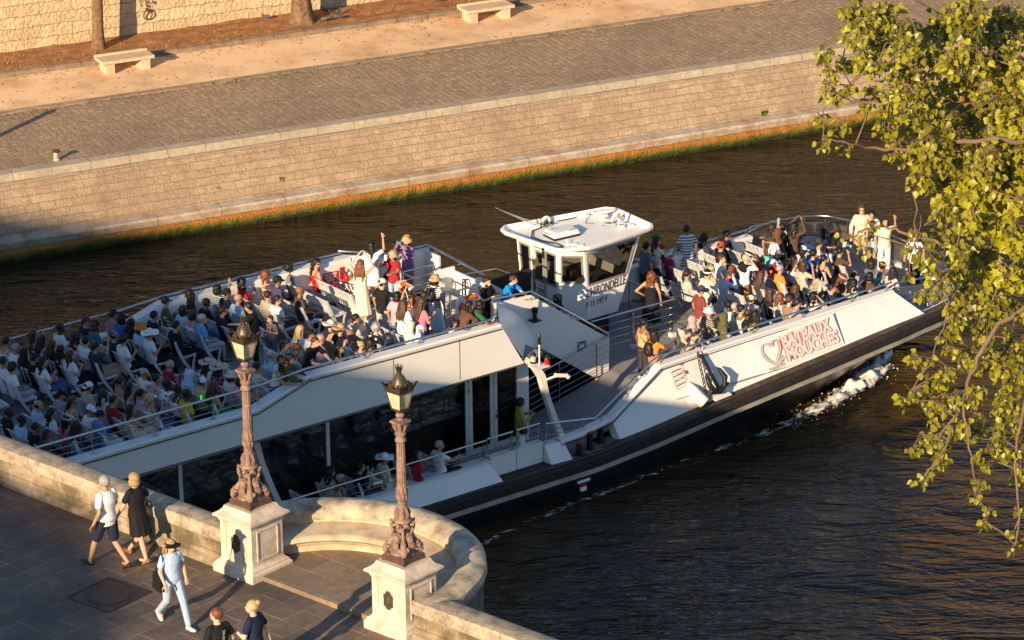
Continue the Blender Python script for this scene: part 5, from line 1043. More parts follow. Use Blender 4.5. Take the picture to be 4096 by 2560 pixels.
def fabric(c, pat=None, c2=None):
    key = (c, pat, c2)
    if key in FAB: return FAB[key]
    m, nt, P, N, L = newmat('cloth_' + c + (pat or '')); a = CLR[c]; P.inputs['Roughness'].default_value = .85; P.inputs['Specular IOR Level'].default_value = .2
    tc = N('ShaderNodeTexCoord'); n = N('ShaderNodeTexNoise'); n.inputs['Scale'].default_value = 9; n.inputs['Detail'].default_value = 4; n.inputs['Distortion'].default_value = 1.2; L(tc.outputs['Object'], n.inputs['Vector'])
    b = N('ShaderNodeBump'); b.inputs['Distance'].default_value = .014; b.inputs['Strength'].default_value = 1; L(n.outputs['Fac'], b.inputs['Height']); L(b.outputs[0], P.inputs['Normal'])
    if pat:
        q = CLR[c2] if c2 else CLR['wh']; mx = N('ShaderNodeMix'); mx.data_type = 'RGBA'; mx.inputs[6].default_value = rgba(a); mx.inputs[7].default_value = rgba(q); fac = None
        def gt(s, v, op='GREATER_THAN'): g = N('ShaderNodeMath'); g.operation = op; L(s, g.inputs[0]); g.inputs[1].default_value = v; return g.outputs[0]
        if pat in ('st', 'vs', 'wv', 'st2'):
            w = N('ShaderNodeTexWave'); w.bands_direction = 'Z' if pat in ('st', 'st2') else ('Y' if pat == 'vs' else 'DIAGONAL'); w.inputs['Scale'].default_value = {'st': 6.5, 'vs': 10, 'wv': 5, 'st2': 4}[pat]; w.inputs['Distortion'].default_value = 6 if pat == 'wv' else .2; L(tc.outputs['Object'], w.inputs['Vector']); fac = gt(w.outputs['Fac'], .55)
            if pat == 'st2':
                w2 = N('ShaderNodeTexNoise'); w2.noise_dimensions = '1D'; sp = N('ShaderNodeSeparateXYZ'); L(tc.outputs['Object'], sp.inputs[0]); L(sp.outputs[2], w2.inputs['W']); w2.inputs['Scale'].default_value = 9
                r = N('ShaderNodeValToRGB'); r.color_ramp.interpolation = 'CONSTANT'; r.color_ramp.elements[0].color = (.02, .1, .2, 1); r.color_ramp.elements[1].position = .42; r.color_ramp.elements[1].color = (.2, .02, .05, 1)
                for p, cc in ((.5, (.03, .25, .25)), (.57, (.45, .42, .1)), (.63, (.04, .06, .25))): e = r.color_ramp.elements.new(p); e.color = rgba(cc)
                L(w2.outputs['Fac'], r.inputs[0]); L(r.outputs[0], mx.inputs[6])
        elif pat in ('fl', 'dt'):
            v = N('ShaderNodeTexVoronoi'); v.inputs['Scale'].default_value = 11 if pat == 'fl' else 26; L(tc.outputs['Object'], v.inputs['Vector']); n3 = N('ShaderNodeTexNoise'); n3.inputs['Scale'].default_value = 22; L(tc.outputs['Object'], n3.inputs['Vector'])
            s = N('ShaderNodeMath'); s.operation = 'MULTIPLY_ADD'; L(n3.outputs['Fac'], s.inputs[0]); s.inputs[1].default_value = .5 if pat == 'fl' else .1; L(v.outputs['Distance'], s.inputs[2]); fac = gt(s.outputs[0], .56 if pat == 'fl' else .3, 'LESS_THAN')
        elif pat == 'ck':
            w = N('ShaderNodeTexWave'); w.bands_direction = 'Z'; w.inputs['Scale'].default_value = 11; L(tc.outputs['Object'], w.inputs['Vector']); w2 = N('ShaderNodeTexWave'); w2.bands_direction = 'Y'; w2.inputs['Scale'].default_value = 11; L(tc.outputs['Object'], w2.inputs['Vector'])
            s = N('ShaderNodeMath'); L(w.outputs['Fac'], s.inputs[0]); L(w2.outputs['Fac'], s.inputs[1]); s.operation = 'MULTIPLY'; fac = gt(s.outputs[0], .25, 'LESS_THAN')
        if fac is not None: L(fac, mx.inputs['Factor'])
        else: mx.inputs['Factor'].default_value = 0
        L(mx.outputs[2], P.inputs['Base Color'])
    else: P.inputs['Base Color'].default_value = rgba(a)
    FAB[key] = m; return m
skinm = {k: mat('skin_' + k, c, .5, var=.1, vs=12, spec=.35) for k, c in SKIN.items()}
hairm = {k: mat('hair_' + k, c, .45, var=.35, vs=22, bump=.012, bs=45, spec=.4) for k, c in HAIR.items()}
eyem = mat('eye_dark', (.02, .014, .012), .3, var=0); lipm = mat('lip', (.36, .13, .1), .5, var=0)
shoe_w = mat('shoe_white', (.66, .64, .62), .6, var=.1); shoe_b = mat('shoe_black', (.02, .019, .018), .6, var=.1); shade_m = mat('sunglass_black', (.006, .006, .006), .15, var=0)
phone_m = mat('phone_black', (.012, .013, .016), .2, var=0); phone_w = mat('phone_white', (.6, .6, .6), .3, var=0); phone_bl = mat('phone_blue', (.04, .17, .36), .4, var=0)
def cap_(mb, p, q, r1, r2, n=8, m=0):
    p, q = V(p), V(q); d = (q - p)
    if d.length < 1e-5: d = V((0, 0, 1e-3))
    u = d.normalized(); mb.tube([p - u * r1, p - u * r1 * .75, p - u * r1 * .3, p, q, q + u * r2 * .3, q + u * r2 * .75, q + u * r2], [r1 * .08, r1 * .66, r1 * .95, r1, r2, r2 * .95, r2 * .66, r2 * .08], n, m)
def remesh(mb, voxel, name):
    me = bpy.data.meshes.new('t'); me.from_pydata(mb.v, [], mb.f); o = bpy.data.objects.new('t', me); COL.objects.link(o)
    md = o.modifiers.new('r', 'REMESH'); md.mode = 'VOXEL'; md.voxel_size = voxel; md.use_smooth_shade = True
    sm = o.modifiers.new('s', 'SMOOTH'); sm.factor = .5; sm.iterations = 3
    out = bpy.data.meshes.new_from_object(o.evaluated_get(bpy.context.evaluated_depsgraph_get())); out.name = name
    bpy.data.objects.remove(o); bpy.data.meshes.remove(me); out.materials.append(None); return out
ARM = dict(d=((-.02, .065, -.27), (.06, .07, -.52)), l=((.0, .075, -.27), (.25, -.05, -.36)), p=((.05, .07, -.26), (.27, -.09, -.13)), f=((.15, .13, -.13), (.25, -.08, .12)), o=((.14, .1, .12), (.22, -.08, .39)), r=((.2, .05, .08), (.27, .0, .36)), R=((.22, .06, -.25), (.44, -.06, -.27)), s=((-.04, .26, -.1), (-.06, .5, -.12)), w=((.19, .06, -.16), (.44, .02, -.14)), h=((-.08, .2, -.25), (.03, .03, -.40)), c=((.07, .08, -.27), (.22, -.2, -.2)), H=((.17, .17, -.02), (.08, -.02, .2)))
def skeleton(sit, arms, lean=0, legs=None):
    J = {}
    if sit:
        J['pel'] = V((0, 0, .53)); J['waist'] = V((-.05, 0, .68)); J['chest'] = V((-.08, 0, .86)); J['neck'] = V((-.07, 0, 1.07)); J['head'] = V((-.035, 0, 1.20)); shz, shx = 1.0, -.085
    else:
        J['pel'] = V((0, 0, .94)); J['waist'] = V((.0 + lean * .05, 0, 1.1)); J['chest'] = V((.0 + lean * .16, 0, 1.28)); J['neck'] = V((.01 + lean * .30, 0, 1.49 - lean * .05)); J['head'] = V((.035 + lean * .36, 0, 1.615 - lean * .08)); shz, shx = 1.42 - lean * .04, lean * .25
    for s, a in ((1, arms[0]), (-1, arms[1])):
        sh = V((shx, s * .175, shz)); e, w = ARM[a]; J['sh%d' % s] = sh; J['el%d' % s] = sh + V((e[0], s * e[1], e[2])); J['wr%d' % s] = sh + V((w[0], s * w[1], w[2]))
        if legs: hp, kn, an = legs[s]; J['hip%d' % s], J['kn%d' % s], J['an%d' % s] = V(hp), V(kn), V(an)
        elif sit: J['hip%d' % s] = V((0, s * .09, .52)); J['kn%d' % s] = V((.42, s * .12, .50)); J['an%d' % s] = V((.44, s * .12, .085))
        else: J['hip%d' % s] = V((0, s * .088, .92)); J['kn%d' % s] = V((.02, s * .10, .50)); J['an%d' % s] = V((-.01, s * .105, .085))
    return J
def torso_rings(mb, J, k=0, kd=None, z0=None, fem=0):
    C = [(J['pel'] + V((0, 0, -.10)), .10, .135), (J['pel'], .112, .165), (J['waist'], .098, .14), (J['chest'], .115, .168), (J['chest'].lerp(J['neck'], .45), .095, .175), (J['chest'].lerp(J['neck'], .72), .075, .13), (J['chest'].lerp(J['neck'], .9), .058, .07)]
    rows = []
    for c, rx, ry in C:
        rows.append([c + V(((rx + k) * math.cos(j * math.pi / 9), (ry + k) * math.sin(j * math.pi / 9), 0)) for j in range(18)])
    b = len(mb.v); mb.grid(rows, 0, True); mb.f.append([b + j for j in range(18)][::-1]); mb.m.append(0); mb.f.append([b + 18 * 6 + j for j in range(18)]); mb.m.append(0)
def hand(mb, wr, el, s, curl=.5, r=.0095):
    d = (wr - el).normalized(); sd = d.cross(V((0, 0, 1)));
    sd = sd.normalized() if sd.length > .2 else V((0, 1, 0)); sd = sd * s; nrm = d.cross(sd).normalized()
    if nrm.z > 0: nrm = -nrm
    c = wr + d * .05; m3 = Matrix((d, sd, nrm)).transposed()
    mb.ell(c, (.052, .042, .017), 10, 7, rot=m3)
    for i, ln in enumerate((.068, .078, .072, .056)):
        o = (i - 1.5) * .0215; a = wr + d * .09 + sd * o; f = d + sd * o * 3.0; b = a + f * ln * .5 + nrm * ln * .25 * curl; e = b + f * ln * .4 * (1 - curl * .6) + nrm * ln * .5 * curl
        cap_(mb, a, b, r, r * .95, 6); cap_(mb, b, e, r * .95, r * .8, 6)
    a = wr + d * .03 - sd * .035; b = a + d * .03 - sd * .028 + nrm * .012; e = b + d * .034 - sd * .008 + nrm * .01; cap_(mb, a, b, r * 1.3, r * 1.1, 6); cap_(mb, b, e, r * 1.1, r * .9, 6)
def head_mb(mb, c, M):
    def h(p): return c + M @ V(p)
    mb.ell(h((-.008, 0, .03)), (.096, .077, .095), 16, 12, rot=M); mb.ell(h((.022, 0, -.045)), (.070, .060, .072), 14, 10, rot=M); mb.ell(h((.05, 0, -.085)), (.032, .034, .026), 8, 6, rot=M)
    mb.ell(h((.06, 0, .035)), (.035, .055, .03), 8, 6, rot=M); cap_(mb, h((.088, 0, .012)), h((.106, 0, -.024)), .009, .0135, 6); mb.ell(h((.088, 0, -.062)), (.014, .026, .011), 8, 5, rot=M)
    for s in (-1, 1): mb.ell(h((-.005, s * .08, -.002)), (.02, .011, .033), 8, 6, rot=M)
def headM(yaw, pitch=0): return Matrix.Rotation(R(yaw), 3, 'Z') @ Matrix.Rotation(R(pitch), 3, 'Y')
def body_mesh(J, yaw, pitch, voxel, bare=False):
    mb = MB(); torso_rings(mb, J, -.006); hc = J['head']; M = headM(yaw, pitch)
    cap_(mb, J['chest'].lerp(J['neck'], .8), hc + V((0, 0, -.05)), .056, .05, 10); head_mb(mb, hc, M)
    for s in (-1, 1):
        sh, el, wr = J['sh%d' % s], J['el%d' % s], J['wr%d' % s]
        cap_(mb, sh + V((0, -s * .03, -.01)), el, .05, .038); cap_(mb, el, wr, .038, .026); hand(mb, wr, el, s)
        hp, kn, an = J['hip%d' % s], J['kn%d' % s], J['an%d' % s]
        cap_(mb, hp, kn, .078, .052); cap_(mb, kn, kn.lerp(an, .35), .05, .052); cap_(mb, kn.lerp(an, .35), an, .052, .034)
        cap_(mb, an + V((-.03, 0, -.045)), an + V((.13, s * .015, -.055)), .034, .03)
    return remesh(mb, voxel, 'body')
def top_mesh(J, kind, voxel):
    mb = MB(); k = .012
    if kind == 'tank':
        C = [(J['pel'] + V((0, 0, .02)), .122, .172), (J['waist'], .108, .148), (J['chest'], .126, .172), (J['chest'].lerp(J['neck'], .25), .112, .158)]
        rows = [[c + V((rx * math.cos(j * math.pi / 10), ry * math.sin(j * math.pi / 10), 0)) for j in range(20)] for c, rx, ry in C]
        b = len(mb.v); mb.grid(rows, 0, True); mb.f.append([b + j for j in range(20)][::-1]); mb.m.append(0); mb.f.append([b + 60 + j for j in range(20)]); mb.m.append(0)
        for s in (-1, 1): t = J['chest'].lerp(J['neck'], .25); mb.tube([t + V((.09, s * .09, -.03)), t + V((.07, s * .10, .06)), J['sh%d' % s] + V((0, -s * .07, .035)), t + V((-.075, s * .1, .05)), t + V((-.095, s * .09, -.03))], .017, 6)
    else:
        torso_rings(mb, J, k)
        for s in (-1, 1):
            sh, el, wr = J['sh%d' % s], J['el%d' % s], J['wr%d' % s]
            if kind == 'tee': cap_(mb, sh + V((0, -s * .04, -.01)), sh.lerp(el, .58), .066, .062)
            else: cap_(mb, sh + V((0, -s * .04, -.01)), el, .064, .054); cap_(mb, el, el.lerp(wr, .86), .053, .042)
        p = J['pel']; mb.ell(p + V((0, 0, .02)), (.128, .178, .1), 16, 8)
    return remesh(mb, voxel, 'top')
def bottom_mesh(J, kind, sit, voxel):
    mb = MB(); p = J['pel']; mb.ell(p, (.125, .172, .11), 16, 9)
    mb.ell(p + V((0, 0, .06)), (.112, .155, .09), 16, 8)
    for s in (-1, 1):
        hp, kn, an = J['hip%d' % s], J['kn%d' % s], J['an%d' % s]
        if kind == 'trousers': cap_(mb, hp, kn, .094, .072); cap_(mb, kn, an.lerp(kn, .06), .07, .058)
        elif kind == 'shorts': cap_(mb, hp, hp.lerp(kn, .86), .098, .088)
        elif sit: cap_(mb, hp, kn, .1, .08); cap_(mb, kn, kn.lerp(an, .35), .085, .08); cap_(mb, (J['hip1'] + J['hip-1']) / 2, (J['kn1'] + J['kn-1']) / 2, .09, .075)
    if kind in ('skirt', 'mskirt', 'sskirt') and not sit:
        zb = {'skirt': .45, 'mskirt': .30, 'sskirt': .57}[kind]; rows = []
        for i in range(9):
            t = i / 8; z = p.z + .12 - t * (p.z + .12 - zb); r = .125 + .10 * t if kind != 'sskirt' else .13 + .05 * t
            kx = (J['kn1'] + J['kn-1']) / 2; cx = (kx.x * t)
            rows.append([V((cx + (r * .9 + .012 * t * math.sin(j * 2.2)) * math.cos(j * math.pi / 16), (r + .03 + .014 * t * math.sin(j * 2.2 + 1)) * math.sin(j * math.pi / 16), z)) for j in range(32)])
        b = len(mb.v); mb.grid(rows, 0, True); mb.f.append([b + j for j in range(32)][::-1]); mb.m.append(0); mb.f.append([b + 256 + j for j in range(32)]); mb.m.append(0)
    return remesh(mb, voxel, 'bottom')
def shoes_mesh(J, toe=None):
    mb = MB()
    for s in (-1, 1):
        a = J['an%d' % s]; up_ = V((0, 0, 1)); f = (V(toe[s]) if toe else V((1, s * .1, 0))).normalized(); sd = V((0, 0, 1)).cross(f)
        if sd.length < .2: sd = V((0, 1, 0))
        sd.normalize(); u = f.cross(sd); rows = []
        for x, w, h in ((-.075, .022, .05), (-.06, .036, .075), (0, .04, .08), (.07, .045, .055), (.14, .045, .042), (.185, .03, .032), (.2, .012, .022)):
            c = a + f * x - u * .085; rows.append([c + sd * w + u * .004, c + sd * w * .95 + u * h * .55, c + sd * w * .5 + u * h, c - sd * w * .5 + u * h, c - sd * w * .95 + u * h * .55, c - sd * w + u * .004])
        b = len(mb.v); mb.grid(rows, 0, True); mb.f.append([b + j for j in range(6)]); mb.m.append(0); mb.f.append([b + 36 + j for j in range(6)]); mb.m.append(0)
    me = bpy.data.meshes.new('shoes'); me.from_pydata(mb.v, [], mb.f); me.polygons.foreach_set('use_smooth', [True] * len(me.polygons)); me.materials.append(None); return me
# hair and hats, modelled round the head centre, face to +x
def hair_mb(st):
    mb = MB()
    def capsule(front=.055, low=-.02, dx=-.014, rx=.103, ry=.089, rz=.106, dz=.035, bump=.0, nn=22, kk=14, seed=0):
        rows = []
        for i in range(kk + 1):
            th = math.pi * i / kk; row = []
            for j in range(nn):
                ph = 2 * math.pi * j / nn; d = V((math.sin(th) * math.cos(ph), math.sin(th) * math.sin(ph), math.cos(th))); p = V((dx + rx * d.x, ry * d.y, dz + rz * d.z)); k = 1
                line = low + (.10 * max(0, (p.x + .01) / .09)) if p.x > -.02 else low - .05
                if p.z < line: k = .80
                p = V((dx, 0, dz)) + (p - V((dx, 0, dz))) * (k * (1 + bump * mnoise.noise(d * 4.2 + V((seed, 0, 0))) + bump * .6 * mnoise.noise(d * 9)))
                row.append(p)
            rows.append(row)
        mb.grid(rows, 0, True)
    def lock(pts, rs): mb.tube(pts, rs, 7)
    if st == 's': capsule(bump=.05)
    if st == 'm':
        capsule(low=.0, rx=.1, ry=.088, rz=.08, dz=.0, bump=.04)
    if st == 'x': capsule(rx=.0985, ry=.0795, rz=.097, dz=.031)
    if st == 'c': capsule(rx=.118, ry=.105, rz=.125, bump=.22, nn=30, kk=20)
    if st in 'bl': capsule(bump=.04, rx=.107, ry=.094)
    if st == 'b':
        mb.ell((-.05, 0, -.05), (.066, .088, .1), 16, 10, disp=.12)
        for s in (-1, 1): mb.ell((-.0, s * .078, -.05), (.05, .022, .08), 10, 8, disp=.12)
    if st == 'l':
        mb.ell((-.07, 0, -.06), (.058, .092, .13), 16, 10, disp=.1)
        rr = random.Random(3)
        for i in range(13): y = (i - 6) * .0145; lock([(-.07, y, .02), (-.105 + abs(y) * .3, y * 1.15, -.12), (-.115 + rr.uniform(-.012, .012), y * 1.2 + rr.uniform(-.01, .01), -.27), (-.11 + rr.uniform(-.012, .012), y * 1.0, -.37 - rr.uniform(0, .06))], [.025, .024, .02, .005])
        for s in (-1, 1): lock([(-.0, s * .078, .03), (-.0, s * .085, -.08), (-.03, s * .098, -.18), (-.04, s * .09, -.3)], [.016, .02, .02, .005])
    if st == 'C':
        capsule(rx=.118, ry=.108, rz=.118, bump=.16, nn=30, kk=20)
        rr = random.Random(5)
        for i in range(60):
            a = rr.uniform(1.3, 4.98); z = rr.uniform(-.3, .03); r = .1 - z * .12; mb.ell((-.03 + r * math.cos(a) * (.8 if z > -.15 else .6), r * math.sin(a), z), (.033, .033, .042), 7, 5, disp=.3, seed=i)
    if st == 'd':
        capsule(bump=.08); rr = random.Random(9)
        for i in range(34):
            a = 1.15 + i * .13; r = .088 + rr.uniform(0, .02); l = rr.uniform(.26, .42); lock([(r * math.cos(a), r * math.sin(a), .03), (r * 1.15 * math.cos(a), r * 1.15 * math.sin(a), -.08), (r * 1.1 * math.cos(a) - .02, r * 1.2 * math.sin(a), -l)], [.011, .012, .007])
    if st == 'p':
        capsule(bump=.03); lock([(-.1, 0, .06), (-.14, 0, .04), (-.15, .005, -.06), (-.135, .01, -.2), (-.12, .01, -.29)], [.022, .03, .034, .026, .006])
    if st == 'u':
        capsule(bump=.04); mb.ell((-.09, 0, .105), (.05, .048, .045), 12, 9, disp=.25)
    return mb
def hat_mb(st):
    mb = MB(); N_ = 24
    def dome(r, h, z0=.05, rx=1.08, n=6, top=.9): mb.grid([[V((-.008 + (r * math.cos(i / n * math.pi / 2) if i < n else .001) * rx * math.cos(2 * math.pi * j / N_), (r * math.cos(i / n * math.pi / 2) if i < n else .001) * math.sin(2 * math.pi * j / N_), z0 + h * math.sin(i / n * math.pi / 2))) for j in range(N_)] for i in range(n + 1)], 0, True)
    def brim(r0, r1, z0, z1, wav=0, a0=0, a1=2 * math.pi, th=.008):
        rows = []
        for r, z, w in ((r0, z0, 0), ((r0 + r1) / 2, (z0 + z1) / 2 + .006, .5), (r1, z1, 1), (r1, z1 - th, 1), ((r0 + r1) / 2, (z0 + z1) / 2, .5), (r0, z0 - th, 0)): rows.append([V((-.008 + r * 1.07 * math.cos(a0 + (a1 - a0) * j / N_), r * math.sin(a0 + (a1 - a0) * j / N_), z + wav * w * math.sin(3 * (a0 + (a1 - a0) * j / N_) + 1))) for j in range(N_ + 1)])
        mb.grid(rows)
    if st in ('cap', 'bcap'):
        dome(.094, .10, .045); s = 1 if st == 'cap' else -1; rows = []
        for i in range(5):
            t = i / 4; rows.append([V((s * (.075 + t * .10 * math.cos(u * 1.15)) - .0, .075 * u * (1 - .12 * t), .055 - t * .022 - .018 * u * u)) for u in [k / 4 - 1 for k in range(9)]])
        mb.grid(rows); mb.grid([[p - V((0, 0, .007)) for p in r] for r in rows])
    if st == 'bucket': dome(.095, .085, .06); mb.grid([[V((-.008 + r * 1.07 * math.cos(2 * math.pi * j / N_), r * math.sin(2 * math.pi * j / N_), z)) for j in range(N_)] for r, z in ((.094, .13), (.097, .06), (.125, .03), (.15, .0), (.147, -.006), (.118, .03))], 0, True)
    if st == 'wide': dome(.092, .1, .06, n=7); brim(.09, .205, .062, .045, .02)
    if st == 'visor': brim(.09, .17, .05, .035, 0, -1.15, 1.15); mb.grid([[V((-.008 + r * 1.08 * math.cos(2 * math.pi * j / N_), r * math.sin(2 * math.pi * j / N_), z)) for j in range(N_)] for r, z in ((.094, .035), (.1, .04), (.098, .07), (.092, .075))], 0, True)
    if st == 'beanie': dome(.099, .115, .03)
    if st == 'beret': mb.ell((-.02, .02, .115), (.125, .12, .05), 18, 9, disp=.08)
    if st == 'band': mb.grid([[V((-.008 + r * 1.06 * math.cos(2 * math.pi * j / N_), r * math.sin(2 * math.pi * j / N_), z + .05 - .35 * (-.008 + r * math.cos(2 * math.pi * j / N_)) + .02)) for j in range(N_)] for r, z in ((.098, -.02), (.112, -.018), (.112, .018), (.096, .022))], 0, True)
    if st in ('hijab', 'hood'):
        rows = []; big = 1.0 if st == 'hijab' else .92
        for i in range(15):
            th = math.pi * .5 * i / 9 if i < 9 else None; row = []
            for j in range(26):
                ph = 2 * math.pi * j / 26; cx = math.cos(ph); sy = math.sin(ph)
                if i < 9: r = math.sin(th); z = .035 + .118 * math.cos(th); p = V((-.016 + .122 * r * cx, .102 * r * sy, z))
                else:
                    t = (i - 8) / 6; w = .102 + (.075 * t ** 1.3) * big; p = V((-.016 + (.122 - .03 * math.sin(t * 3.1) + .02 * t) * cx, (w - .02 * math.sin(t * 3.1)) * sy, .035 - .27 * t + .012 * math.sin(j * 1.7) * t))
                if p.x > .05 and abs(p.y) < .062 and -.105 < p.z < .075: p = V((.035 + (p.x - .05) * .1, p.y, p.z))
                row.append(p)
            rows.append(row)
        mb.grid(rows, 0, True)
    return mb
PC = {}
def cached(key, fn):
    if key not in PC: PC[key] = fn()
    return PC[key]
def mesh_of(mb, name):
    me = bpy.data.meshes.new(name); me.from_pydata(mb.v, [], mb.f); me.polygons.foreach_set('use_smooth', [True] * len(me.polygons)); me.set_sharp_from_angle(angle=R(70)); me.materials.append(None); return me
def part(name, me, m, parent, mat4=None):
    o = bpy.data.objects.new(name, me); COL.objects.link(o); o.parent = parent; o.material_slots[0].link = 'OBJECT'; o.material_slots[0].material = m
    if mat4 is not None: o.matrix_local = mat4
    return o
def eyes_mb():
    mb = MB()
    for s in (-1, 1): mb.ell((.077, s * .031, .014), (.010, .013, .006), 7, 5); mb.bar((.083, s * .016, .034), (.077, s * .046, .034), .008, .007)
    return mb
def glasses_mb():
    mb = MB()
    for s in (-1, 1): mb.ell((.085, s * .032, .012), (.011, .028, .02), 8, 6); mb.bar((.078, s * .055, .018), (-.01, s * .088, .016), .006, .008)
    return mb
PEOPLE_N = {}
def person(loc, rz, sit, arms, yaw, pitch, skin, hair, hat, top, bottom, scale, label, group, acc='', lean=0, legs=None, toe=None, voxel=.0135, key=None, shoe=None, face=False):
    yb = round(yaw / 25) * 25; yb = max(-75, min(75, yb)); kk = key or (sit, arms, lean)
    J = cached(('J', kk), lambda: skeleton(sit, arms, lean, legs)); o = empty('person', loc, rz); o.scale = (scale * 1.06, scale * 1.10, scale); tag(o, label, 'person', group)
    hm = Matrix.Translation(J['head']) @ headM(yb, pitch).to_4x4()
    part('body', cached(('body', kk, yb, pitch), lambda: body_mesh(J, yb, pitch, voxel)), skinm[skin], o)
    if top:
        f = top.split(':'); kd = f[0]
        t = part('shirt' if kd != 'tank' else 'vest_top', cached(('top', kk, kd), lambda: top_mesh(J, kd, voxel)), fabric(f[1], f[2] if len(f) > 2 and f[2] in ('st', 'st2', 'vs', 'wv', 'fl', 'dt', 'ck') else None, f[3] if len(f) > 3 else None), o)
        if len(f) > 2 and f[2] in ('pr', 'bd', 'sh'):       # a printed mark on the chest or the back
            mb = MB(); sgn = -1 if f[2] == 'pr' else 1; c = J['chest'] + V((sgn * .136, 0, .02))
            if f[2] == 'sh': mb.prism([c + V((0, y, z)) for y, z in ((-.04, .055), (.04, .055), (.04, -.01), (0, -.065), (-.04, -.01))], (.006, 0, 0)); mm_ = [fabric('ye')]; mb.ell(c + V((.008, 0, 0)), (.003, .014, .03), 6, 5)
            elif f[2] == 'bd': mb.ell(c, (.006, .062, .062), 16, 10); mm_ = [fabric('wh')]
            else:
                for i in range(5): mb.ell(c + V((0, (i - 2) * .035, .015 * math.sin(i * 2))), (.006, .024, .016), 6, 5)
                mm_ = [fabric('ye')]
            mb.build('shirt_print', mm_, t, smooth=60)
            if f[2] == 'bd': mb = MB(); mb.ell(c + V((.004, 0, 0)), (.005, .05, .05), 14, 8); mb.build('badge', fabric('nv'), t, smooth=60); mb = MB(); mb.prism([c + V((.01, y, z)) for y, z in ((-.022, -.03), (.022, -.03), (.003, .035), (-.003, .035))], (.002, 0, 0)); mb.build('badge_mark', fabric('rd'), t)
    if bottom:
        f = bottom.split(':'); kd = f[0]
        part({'trousers': 'trousers', 'shorts': 'shorts'}.get(kd, 'skirt'), cached(('bot', kk, kd), lambda: bottom_mesh(J, kd, sit, voxel)), fabric(f[1], f[2] if len(f) > 2 else None, f[3] if len(f) > 3 else None), o)
    part('shoes', cached(('shoes', kk), lambda: shoes_mesh(J, toe)), shoe or (shoe_w if (hash_(label) % 2) else shoe_b), o)
    hs, hc = hair[0], hair[1]
    if not hat.startswith(('hijab', 'hood')) :
        st = hs
        if hat != '-' and hs == 'c': st = 's'
        if hat.split(':')[0] in ('cap', 'bcap', 'bucket', 'wide', 'beanie', 'beret') and hs == 'u': st = 'b'
        me = cached(('hair', st), lambda: mesh_of(hair_mb(st), 'hair')); part('hair', me, skinm[skin] if st == 'x' else hairm[hc], o, hm)
    if hat != '-':
        f = hat.split(':'); part({'hijab': 'headscarf', 'hood': 'hood', 'band': 'headband'}.get(f[0], 'hat'), cached(('hat', f[0]), lambda: mesh_of(hat_mb(f[0]), 'hat')), fabric(f[1]), o, hm)
    if 'sg' in acc: part('sunglasses', cached(('sg',), lambda: mesh_of(glasses_mb(), 'sunglasses')), shade_m, o, hm)
    else: part('eyes', cached(('eyes',), lambda: mesh_of(eyes_mb(), 'eyes')), eyem, o, hm)
    if face: mb = MB(); mb.ell((.098, 0, -.062), (.008, .022, .006), 8, 5); part('mouth', mesh_of(mb, 'mouth'), lipm, o, hm)
    M = Matrix.Translation(loc) @ Matrix.Rotation(rz, 4, 'Z') @ Matrix.Diagonal((scale * 1.06, scale * 1.1, scale, 1))
    if 'scf' in acc: mb = MB(); mb.tube([J['neck'] + V((.11 * math.cos(a), .13 * math.sin(a), -.06 + .02 * math.sin(3 * a))) for a in [i * .5236 for i in range(13)]], .05, 8); part('scarf', mesh_of(mb, 'scarf'), fabric('br3'), o)
    if 'jmp' in acc:
        mb = MB(); c = J['chest'].lerp(J['neck'], .55)
        mb.ell(c + V((-.07, 0, -.02)), (.085, .2, .14), 14, 9, disp=.15)
        for s in (-1, 1): mb.tube([c + V((-.05, s * .15, .06)), c + V((.06, s * .14, .05)), c + V((.13, s * .06, -.06)), c + V((.14, -s * .02, -.16)), c + V((.13, -s * .05, -.34))], [.05, .05, .04, .045, .03], 8)
        part('jumper', mesh_of(mb, 'jumper'), fabric('bk'), o)
    if 'shirt' in acc:
        mb = MB(); torso_rings(mb, J, .024); mb2 = MB(); mb2.v = mb.v; mb2.f = [f for f in mb.f if not (sum(mb.v[i][0] for i in f) / len(f) > .06 and abs(sum(mb.v[i][1] for i in f) / len(f)) < .09)]; mb2.m = [0] * len(mb2.f)
        for s in (-1, 1): cap_(mb2, J['sh%d' % s] + V((0, -s * .04, 0)), J['sh%d' % s].lerp(J['el%d' % s], .75), .072, .072)
        part('open_shirt', mesh_of(mb2, 'open_shirt'), fabric('wh', 'fl', 'rd2'), o)
    return o, J, M
def hash_(s): return sum((i + 3) * ord(c) for i, c in enumerate(s))
def held(name, cat, lab, mb, m, M4, grp, smooth=None):
    o = mb.build(name, m, None, smooth=smooth); o.matrix_world = M4; tag(o, lab, cat, grp); return o
def short(lab): 
    w = lab.split(); return ' '.join(w[:9]).rstrip(',')
def phone(M, J, arms, lab, m=None, word='phone'):
    a = [c in 'pfor' for c in arms]
    if not any(a): a = [True, False] if arms[0] in 'lw' else [False, True]
    p = V((0, 0, 0)); n = 0
    for s, k in ((1, a[0]), (-1, a[1])):
        if k: p += J['wr%d' % s] + (J['wr%d' % s] - J['el%d' % s]).normalized() * .09; n += 1
    p /= n; both = n == 2; mb = MB(); w, h = (.155, .078) if both else (.076, .155); mb.box(-.006, .006, -w / 2, w / 2, -h / 2, h / 2); 
    return held('phone', 'phone', lab, mb, m or phone_m, M @ Matrix.Translation(p + V((.02, 0, .03))) @ Matrix.Rotation(R(-15), 4, 'Y'), 'phones held by passengers')
